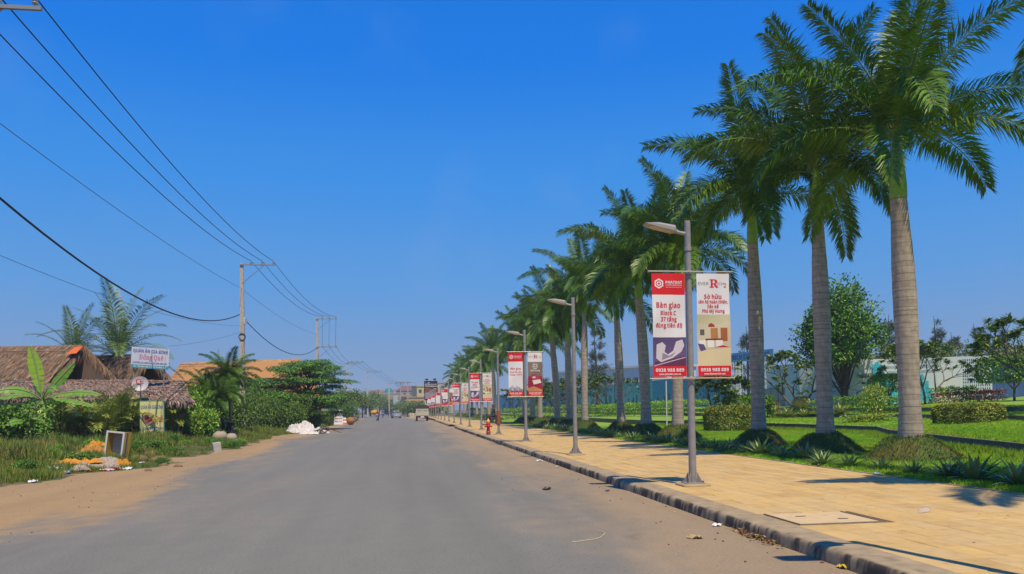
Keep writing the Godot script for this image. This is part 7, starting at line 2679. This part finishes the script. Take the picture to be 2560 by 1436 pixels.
# ---------- far road ----------
func sedan(at: Vector3, turn: float, label: String) -> void:
	var t := thing("car", label, "car", at, turn)
	var paint := mat("car_silver", Color(0.50, 0.49, 0.49), 0.25, 0.4)
	var glass := mat("car_glass", Color(0.05, 0.10, 0.10), 0.05)
	var blk := mat("rubber", Color(0.02, 0.02, 0.02), 0.8)
	# lower body lofted along its length, rear at +z
	var sec := [[-2.2, 0.62, 0.30, 0.62], [-2.0, 0.78, 0.24, 0.74], [-1.0, 0.86, 0.22, 0.88], [0.0, 0.87, 0.22, 0.92], [1.2, 0.87, 0.22, 0.96], [2.0, 0.82, 0.26, 0.98], [2.2, 0.72, 0.36, 0.90]]
	var b := mb()
	var rr := []
	for s in sec:
		rr.append([Vector3(-s[1] * 0.94, s[2], s[0]), Vector3(s[1] * 0.94, s[2], s[0]), Vector3(s[1], (s[2] + s[3]) * 0.5, s[0]), Vector3(s[1] * 0.92, s[3], s[0]), Vector3(-s[1] * 0.92, s[3], s[0]), Vector3(-s[1], (s[2] + s[3]) * 0.5, s[0])])
	for i in rr.size() - 1:
		for j in 6: b.quad(rr[i][j], rr[i][(j + 1) % 6], rr[i + 1][(j + 1) % 6], rr[i + 1][j])
	for j in range(1, 5):
		b.tri(rr[0][0], rr[0][j + 1], rr[0][j])
		b.tri(rr[6][0], rr[6][j], rr[6][j + 1])
	part("body", b.mesh(paint), t)
	var c := mb()
	var lo := [Vector3(-0.78, 0.9, -0.9), Vector3(0.78, 0.9, -0.9), Vector3(0.80, 0.95, 1.75), Vector3(-0.80, 0.95, 1.75)]
	var hi := [Vector3(-0.60, 1.42, -0.2), Vector3(0.60, 1.42, -0.2), Vector3(0.60, 1.42, 0.95), Vector3(-0.60, 1.42, 0.95)]
	for j in 4: c.quad(lo[j], lo[(j + 1) % 4], hi[(j + 1) % 4], hi[j])
	var cab := part("cabin_glass", c.mesh(glass), t)
	c = mb()
	c.slab(Vector3(0, 1.435, 0.37), Vector3(1.24, 0.06, 1.2), 0.025)
	part("roof", c.mesh(paint), cab)
	for x in [-0.78, 0.78]:
		for z in [-1.35, 1.35]:
			c = mb()
			c.lathe([Vector2(0.2, -0.1), Vector2(0.31, -0.09), Vector2(0.32, 0.0), Vector2(0.31, 0.09), Vector2(0.2, 0.1)], 16, Vector3(x, 0.32, z), Basis(Vector3(0, 0, 1), PI / 2))
			var wh := part("wheel", c.mesh(blk), t)
			c = mb()
			c.lathe([Vector2(0.001, -0.095), Vector2(0.2, -0.095), Vector2(0.2, 0.095), Vector2(0.001, 0.095)], 12, Vector3(x, 0.32, z), Basis(Vector3(0, 0, 1), PI / 2))
			part("rim", c.mesh(mat("bikemetal", Color(0.35, 0.35, 0.36), 0.3, 0.8)), wh)
	for s in [-1.0, 1.0]:
		c = mb()
		c.box(Vector3(s * 0.62, 0.80, 2.14), Vector3(0.3, 0.16, 0.1))
		part("tail_light", c.mesh(mat("tail_red", Color(0.35, 0.02, 0.02), 0.3)), t)
	c = mb()
	c.box(Vector3(0, 0.62, 2.2), Vector3(0.5, 0.14, 0.04))
	part("number_plate", c.mesh(mat("plate", Color(0.7, 0.7, 0.7), 0.5)), t)

func canvas_truck(at: Vector3, turn: float, label: String, canvas: Color, body: Color) -> void:
	var t := thing("truck", label, "truck", at, turn)
	var blk := mat("rubber", Color(0.02, 0.02, 0.02), 0.8)
	var cream := mat("truck%s" % body, body, 0.4)
	var c := mb()
	c.box(Vector3(0, 0.65, 0), Vector3(1.5, 0.2, 4.4))
	part("chassis", c.mesh(mat("chassis", Color(0.03, 0.028, 0.03), 0.7)), t)
	c = mb()
	c.box(Vector3(0, 1.05, 2.2), Vector3(1.85, 0.55, 0.06))
	for s in [-1.0, 1.0]: c.box(Vector3(s * 0.92, 1.05, 0.6), Vector3(0.06, 0.55, 3.14))
	c.box(Vector3(0, 0.8, 0.6), Vector3(1.77, 0.05, 3.14))
	part("bed", c.mesh(cream), t)
	c = mb()
	var n := 12
	var prof := []
	for k in n + 1:
		var a := PI * k / n
		prof.append(Vector2(cos(a) * 0.99, 1.78 + pow(sin(a), 0.6) * 0.55))
	for k in n:
		var p0: Vector2 = prof[k]
		var p1: Vector2 = prof[k + 1]
		c.quad(Vector3(p0.x, p0.y, 2.25), Vector3(p0.x, p0.y, -1.0), Vector3(p1.x, p1.y, -1.0), Vector3(p1.x, p1.y, 2.25))
	for s in [-1.0, 1.0]: c.quad(Vector3(s * 0.99, 1.3, 2.25), Vector3(s * 0.99, 1.3, -1.0), Vector3(s * 0.99, 1.79, -1.0), Vector3(s * 0.99, 1.79, 2.25))
	var cv := part("canopy", c.mesh(mat("canvas%s" % canvas, canvas, 0.9)), t)
	c = mb()
	for k in n: c.tri(Vector3(0, 1.78, 2.24), Vector3(prof[k].x, prof[k].y, 2.24), Vector3(prof[k + 1].x, prof[k + 1].y, 2.24))
	part("canopy_flap", c.mesh(mat("canvas%s" % canvas, canvas, 0.9)), cv)
	for s in [-1.0, 1.0]:
		c = mb()
		c.box(Vector3(s * 0.45, 1.55, 2.2), Vector3(0.86, 0.46, 0.04))
		var w := part("rear_door", c.mesh(cream), t)
		c = mb()
		c.box(Vector3(s * 0.45, 1.48, 2.225), Vector3(0.5, 0.12, 0.02))
		part("door_panel", c.mesh(mat("door_grey", Color(0.22, 0.22, 0.2), 0.5)), w)
		c = mb()
		c.box(Vector3(s * 0.7, 0.68, 2.24), Vector3(0.25, 0.12, 0.05))
		part("tail_light", c.mesh(mat("tail_red", Color(0.35, 0.02, 0.02), 0.3)), t)
	c = mb()
	c.box(Vector3(0, 0.6, 2.24), Vector3(0.5, 0.2, 0.03))
	part("number_plate", c.mesh(mat("plate", Color(0.7, 0.7, 0.7), 0.5)), t)
	c = mb()
	c.slab(Vector3(0, 1.4, -1.75), Vector3(1.75, 1.4, 1.3), 0.12)
	part("cab", c.mesh(cream), t)
	for x in [-0.75, 0.75]:
		for z in [-1.6, 1.4]:
			c = mb()
			c.lathe([Vector2(0.22, -0.11), Vector2(0.36, -0.1), Vector2(0.38, 0.0), Vector2(0.36, 0.1), Vector2(0.22, 0.11)], 16, Vector3(x, 0.38, z), Basis(Vector3(0, 0, 1), PI / 2))
			var wh := part("wheel", c.mesh(blk), t)
			c = mb()
			c.lathe([Vector2(0.001, -0.1), Vector2(0.22, -0.1), Vector2(0.22, 0.1), Vector2(0.001, 0.1)], 12, Vector3(x, 0.38, z), Basis(Vector3(0, 0, 1), PI / 2))
			part("rim", c.mesh(mat("bikemetal", Color(0.35, 0.35, 0.36), 0.3, 0.8)), wh)

func build_far() -> void:
	canvas_truck(on_ground(1055.0, 1053.0), 0.0, "cream small truck with dark canvas cover parked at the kerb", Color(0.055, 0.05, 0.055), Color(0.52, 0.50, 0.36))
	sedan(on_ground(990.0, 1046.0), 0.1, "silver sedan driving away behind the canvas lorry")
	canvas_truck(on_ground(986.0, 1041.5), 0.12, "brown canvas lorry ahead of the silver sedan", Color(0.16, 0.12, 0.08), Color(0.18, 0.15, 0.11))
	var bikes := [[944.0, 1053.0, PI - 0.15, Color(0.45, 0.45, 0.48), Color(0.34, 0.10, 0.08), Color(0.35, 0.10, 0.02), "in rust red shirt on white motorbike coming along the verge", "white motorbike carrying a yellow load towards the viewer"], [957.0, 1046.0, PI, Color(0.15, 0.25, 0.5), Color(0.05, 0.12, 0.35), Color(0.3, 0.04, 0.03), "in blue jacket riding a pale blue motorbike", "pale blue motorbike behind the loaded one"], [971.0, 1042.0, PI, Color(0.04, 0.04, 0.06), Color(0.05, 0.05, 0.10), Color(0.05, 0.05, 0.07), "in dark clothes on a dark motorbike in the road", "dark motorbike near the middle of the far road"]]
	for b in bikes:
		var p := on_ground(b[0], b[1])
		motorbike(p, b[2], b[3], b[7])
		person_seated(p, b[2], b[4], b[5], "person " + b[6])
	# yellow load on the first bike
	var ld := mb()
	ld.ball(Vector3(0, 0, 0), Vector3(0.62, 0.36, 0.45), 12)
	var lp := on_ground(944.0, 1053.0)
	solo("load_bundle", ld.mesh(mat("load_yellow", Color(0.62, 0.34, 0.01), 0.8)), "yellow bundle tied behind the rust red rider", "bundle", lp + Vector3(-0.5, 1.3, -0.65))
	# striped barrier blocks before the truck
	for k in 3:
		var p := on_ground(1028.0 + k * 7.0, 1046.5)
		var t := thing("barrier_block", "concrete block with yellow and white slanted stripes by the truck", "barrier", p, 0.0, "striped barrier blocks")
		var b := mb()
		b.slab(Vector3(0, 0.45, 0), Vector3(0.6, 0.95, 0.5), 0.05)
		part("block", b.mesh(mat("barrier_white", Color(0.62, 0.58, 0.50), 0.7)), t)
		b = mb()
		b.quad(Vector3(-0.2, 0.05, 0.252), Vector3(0.02, 0.05, 0.252), Vector3(0.24, 0.85, 0.252), Vector3(0.02, 0.85, 0.252))
		part("stripe", b.mesh(mat("barrier_yellow", Color(0.58, 0.36, 0.05), 0.6)), t)
	# bridge across the road end
	var br := thing("road_bridge", "long beige concrete bridge deck crossing behind the far trees", "bridge")
	var a := at_depth(925.0, 1000.0, 330.0)
	var b2 := at_depth(1062.0, 992.0, 345.0)
	var d := (b2 - a)
	var ba := Basis(Vector3.UP, atan2(-d.z, d.x))
	var mid := (a + b2) * 0.5
	var dk := mb()
	dk.box(mid, Vector3(d.length() + 20.0, 1.3, 9.0), ba)
	part("deck", dk.mesh(mat("bridge_concrete", Color(0.36, 0.28, 0.18), 0.85)), br)
	dk = mb()
	dk.box(mid + ba * Vector3(0, 1.05, 4.3), Vector3(d.length() + 20.0, 0.8, 0.3), ba)
	part("parapet", dk.mesh(mat("bridge_pale", Color(0.42, 0.34, 0.24), 0.85)), br)
	for k in 4:
		dk = mb()
		var p := mid + ba * Vector3((k - 1.5) * 9.0, 0, 0)
		dk.box(Vector3(p.x, (p.y - 0.6) * 0.5, p.z), Vector3(1.2, p.y - 0.6, 6.0), ba)
		part("pier", dk.mesh(mat("bridge_dark", Color(0.14, 0.12, 0.10), 0.9)), br)
	# domed building behind
	var dp := at_depth(972.0, 985.0, 380.0)
	var ms := thing("domed_building", "pale building with teal dome behind the bridge", "building", Vector3(dp.x, 0, dp.z))
	var m := mb()
	m.box(Vector3(0, dp.y * 0.5, 0), Vector3(10, dp.y, 10))
	part("wall", m.mesh(mat("dome_wall", Color(0.45, 0.47, 0.46), 0.8)), ms)
	m = mb()
	m.box(Vector3(0, dp.y + 0.15, 0), Vector3(11, 0.3, 11))
	part("cornice", m.mesh(mat("apt_white", Color(0.62, 0.62, 0.62), 0.7)), ms)
	m = mb()
	var pr := []
	for k in 11: pr.append(Vector2(cos(PI * 0.5 * k / 10.0) * 2.2 + 0.001, dp.y + 0.3 + sin(PI * 0.5 * k / 10.0) * 2.5))
	m.lathe(pr, 20)
	part("dome", m.mesh(mat("dome_teal", Color(0.02, 0.22, 0.20), 0.35)), ms)
	# houses
	var houses := [[1022.0, 978.0, 400.0, 11.0, Color(0.40, 0.36, 0.30), Color(0.20, 0.09, 0.085), "grey house with maroon hipped roof"], [1056.0, 968.0, 330.0, 7.0, Color(0.62, 0.52, 0.22), Color(0.5, 0.42, 0.2), "pale yellow tall house next to the billboard"], [1048.0, 995.0, 300.0, 12.0, Color(0.58, 0.34, 0.14), Color(0.45, 0.3, 0.16), "long orange house below the yellow one"], [945.0, 988.0, 420.0, 12.0, Color(0.40, 0.38, 0.36), Color(0.26, 0.13, 0.11), "low house with reddish roof left of the dome"], [1000.0, 985.0, 420.0, 10.0, Color(0.46, 0.42, 0.38), Color(0.28, 0.14, 0.12), "pale house with red roof beside the dome"], [1100.0, 960.0, 360.0, 10.0, Color(0.5, 0.42, 0.34), Color(0.40, 0.30, 0.26), "tall pinkish house behind the billboard top"]]
	for h in houses:
		var tp := at_depth(h[0], h[1], h[2])
		var t := thing("house", h[6], "house", Vector3(tp.x, 0, tp.z), 0.25)
		var hh := tp.y
		m = mb()
		m.box(Vector3(0, hh * 0.5, 0), Vector3(h[3], hh, 8))
		part("wall", m.mesh(mat("house%s" % h[4], h[4], 0.8)), t)
		m = mb()
		var e: float = h[3] * 0.5 + 0.4
		var r0 := Vector3(-e * 0.5, hh + 2.6, 0)
		var r1 := Vector3(e * 0.5, hh + 2.6, 0)
		if h[6].contains("roof"):
			m.quad(Vector3(-e, hh, 4.4), Vector3(e, hh, 4.4), r1, r0)
			m.quad(Vector3(e, hh, -4.4), Vector3(-e, hh, -4.4), r0, r1)
			m.tri(Vector3(e, hh, 4.4), Vector3(e, hh, -4.4), r1)
			m.tri(Vector3(-e, hh, -4.4), Vector3(-e, hh, 4.4), r0)
		else: m.box(Vector3(0, hh + 0.2, 0), Vector3(h[3] + 0.5, 0.4, 8.5))
		part("roof", m.mesh(mat("hroof%s" % h[5], h[5], 0.8)), t)
		for k in 3:
			for r in 2:
				m = mb()
				m.box(Vector3((k - 1) * h[3] * 0.3, hh - 1.8 - r * 3.0, 4.02), Vector3(1.2, 1.3, 0.1))
				part("window", m.mesh(mat("apt_window", Color(0.05, 0.06, 0.10), 0.15)), t)
	# dark billboard
	var c0 := at_depth(1060.0, 953.0, 165.0)
	var c1 := at_depth(1094.0, 1000.0, 165.0)
	var bw := c1.x - c0.x
	var bh := c0.y - c1.y
	var bb := thing("billboard", "tall dark purple billboard with white and orange lines beyond the lamps", "billboard", Vector3((c0.x + c1.x) * 0.5, 0, c0.z))
	m = mb()
	m.box(Vector3(0, c1.y + bh * 0.5, 0), Vector3(bw, bh, 0.3))
	part("board", m.mesh(mat("bill_purple", Color(0.035, 0.012, 0.04), 0.5)), bb)
	m = mb()
	m.box(Vector3(0, c1.y + bh * 0.22, 0.16), Vector3(bw * 0.9, bh * 0.34, 0.02))
	part("picture", m.mesh(noisy("bill_pic", [Color(0.10, 0.08, 0.14), Color(0.35, 0.30, 0.42), Color(0.14, 0.12, 0.2)], 0.2)), bb)
	var whm := mat("print_white", Color(0.8, 0.79, 0.78), 0.6)
	var orm := mat("bill_orange", Color(0.60, 0.22, 0.03), 0.6)
	words(bb, "DỰ ÁN", Vector3(-bw * 0.25, c1.y + bh * 0.89, 0.16), 0.42, bw * 0.3, whm)
	words(bb, "KHU CĂN HỘ CAO CẤP", Vector3(0, c1.y + bh * 0.80, 0.16), 0.42, bw * 0.85, whm)
	words(bb, "THE EVERRICH 2", Vector3(0, c1.y + bh * 0.71, 0.16), 0.42, bw * 0.85, whm)
	words(bb, "BLOCK C 37", Vector3(-bw * 0.2, c1.y + bh * 0.60, 0.16), 0.38, bw * 0.4, orm)
	words(bb, "BÀN GIAO ĐÚNG TIẾN ĐỘ", Vector3(0, c1.y + bh * 0.52, 0.16), 0.42, bw * 0.88, orm)
	words(bb, "ĐẠT CHẤT LƯỢNG", Vector3(0, c1.y + bh * 0.44, 0.16), 0.4, bw * 0.88, orm)
	for s in [-1.0, 1.0]:
		m = mb()
		m.rod(Vector3(s * bw * 0.35, -0.1, -0.3), Vector3(s * bw * 0.35, c1.y + bh * 0.8, -0.3), 0.14, 8)
		part("post", m.mesh(mat("sign_steel", Color(0.25, 0.25, 0.25), 0.5)), bb)
		m = mb()
		m.ball(Vector3(s * bw * 0.3, c0.y + 0.3, 0.3), Vector3(0.35, 0.22, 0.3), 8)
		part("floodlight", m.mesh(mat("flood", Color(0.03, 0.03, 0.035), 0.5)), bb)
	# grassy bank left of the far road
	var gb := mb()
	for k in 12:
		var z0 := -125.0 - k * 14.0
		var z1 := z0 - 14.0
		var x0 := verge_edge(-z0) - 0.5
		var x1 := verge_edge(-z1) - 0.5
		gb.quad(Vector3(x0, 0.0, z0), Vector3(x1, 0.0, z1), Vector3(x1 - 5.0, 2.0, z1), Vector3(x0 - 5.0, 2.0, z0))
		gb.quad(Vector3(x0 - 5.0, 2.0, z0), Vector3(x1 - 5.0, 2.0, z1), Vector3(x1 - 40.0, 2.2, z1), Vector3(x0 - 40.0, 2.2, z0))
	struct("grassy_bank", gb.mesh(noisy("bank", [Color(0.07, 0.15, 0.015), Color(0.11, 0.21, 0.02), Color(0.14, 0.22, 0.03)], 0.25, 0.03, 0.95)))

func _ready() -> void:
	nz.seed = 3
	nz.frequency = 0.02
	nz.fractal_octaves = 3
	rng.seed = 1
	setup_view()
	build_ground()
	build_pavement()
	build_garden()
	build_palms()
	build_garden_plants()
	build_hoarding()
	build_lamps()
	build_street_things()
	build_huts()
	build_signs()
	build_left_plants()
	build_poles()
	build_rubbish()
	build_far()
	build_verge_grass()
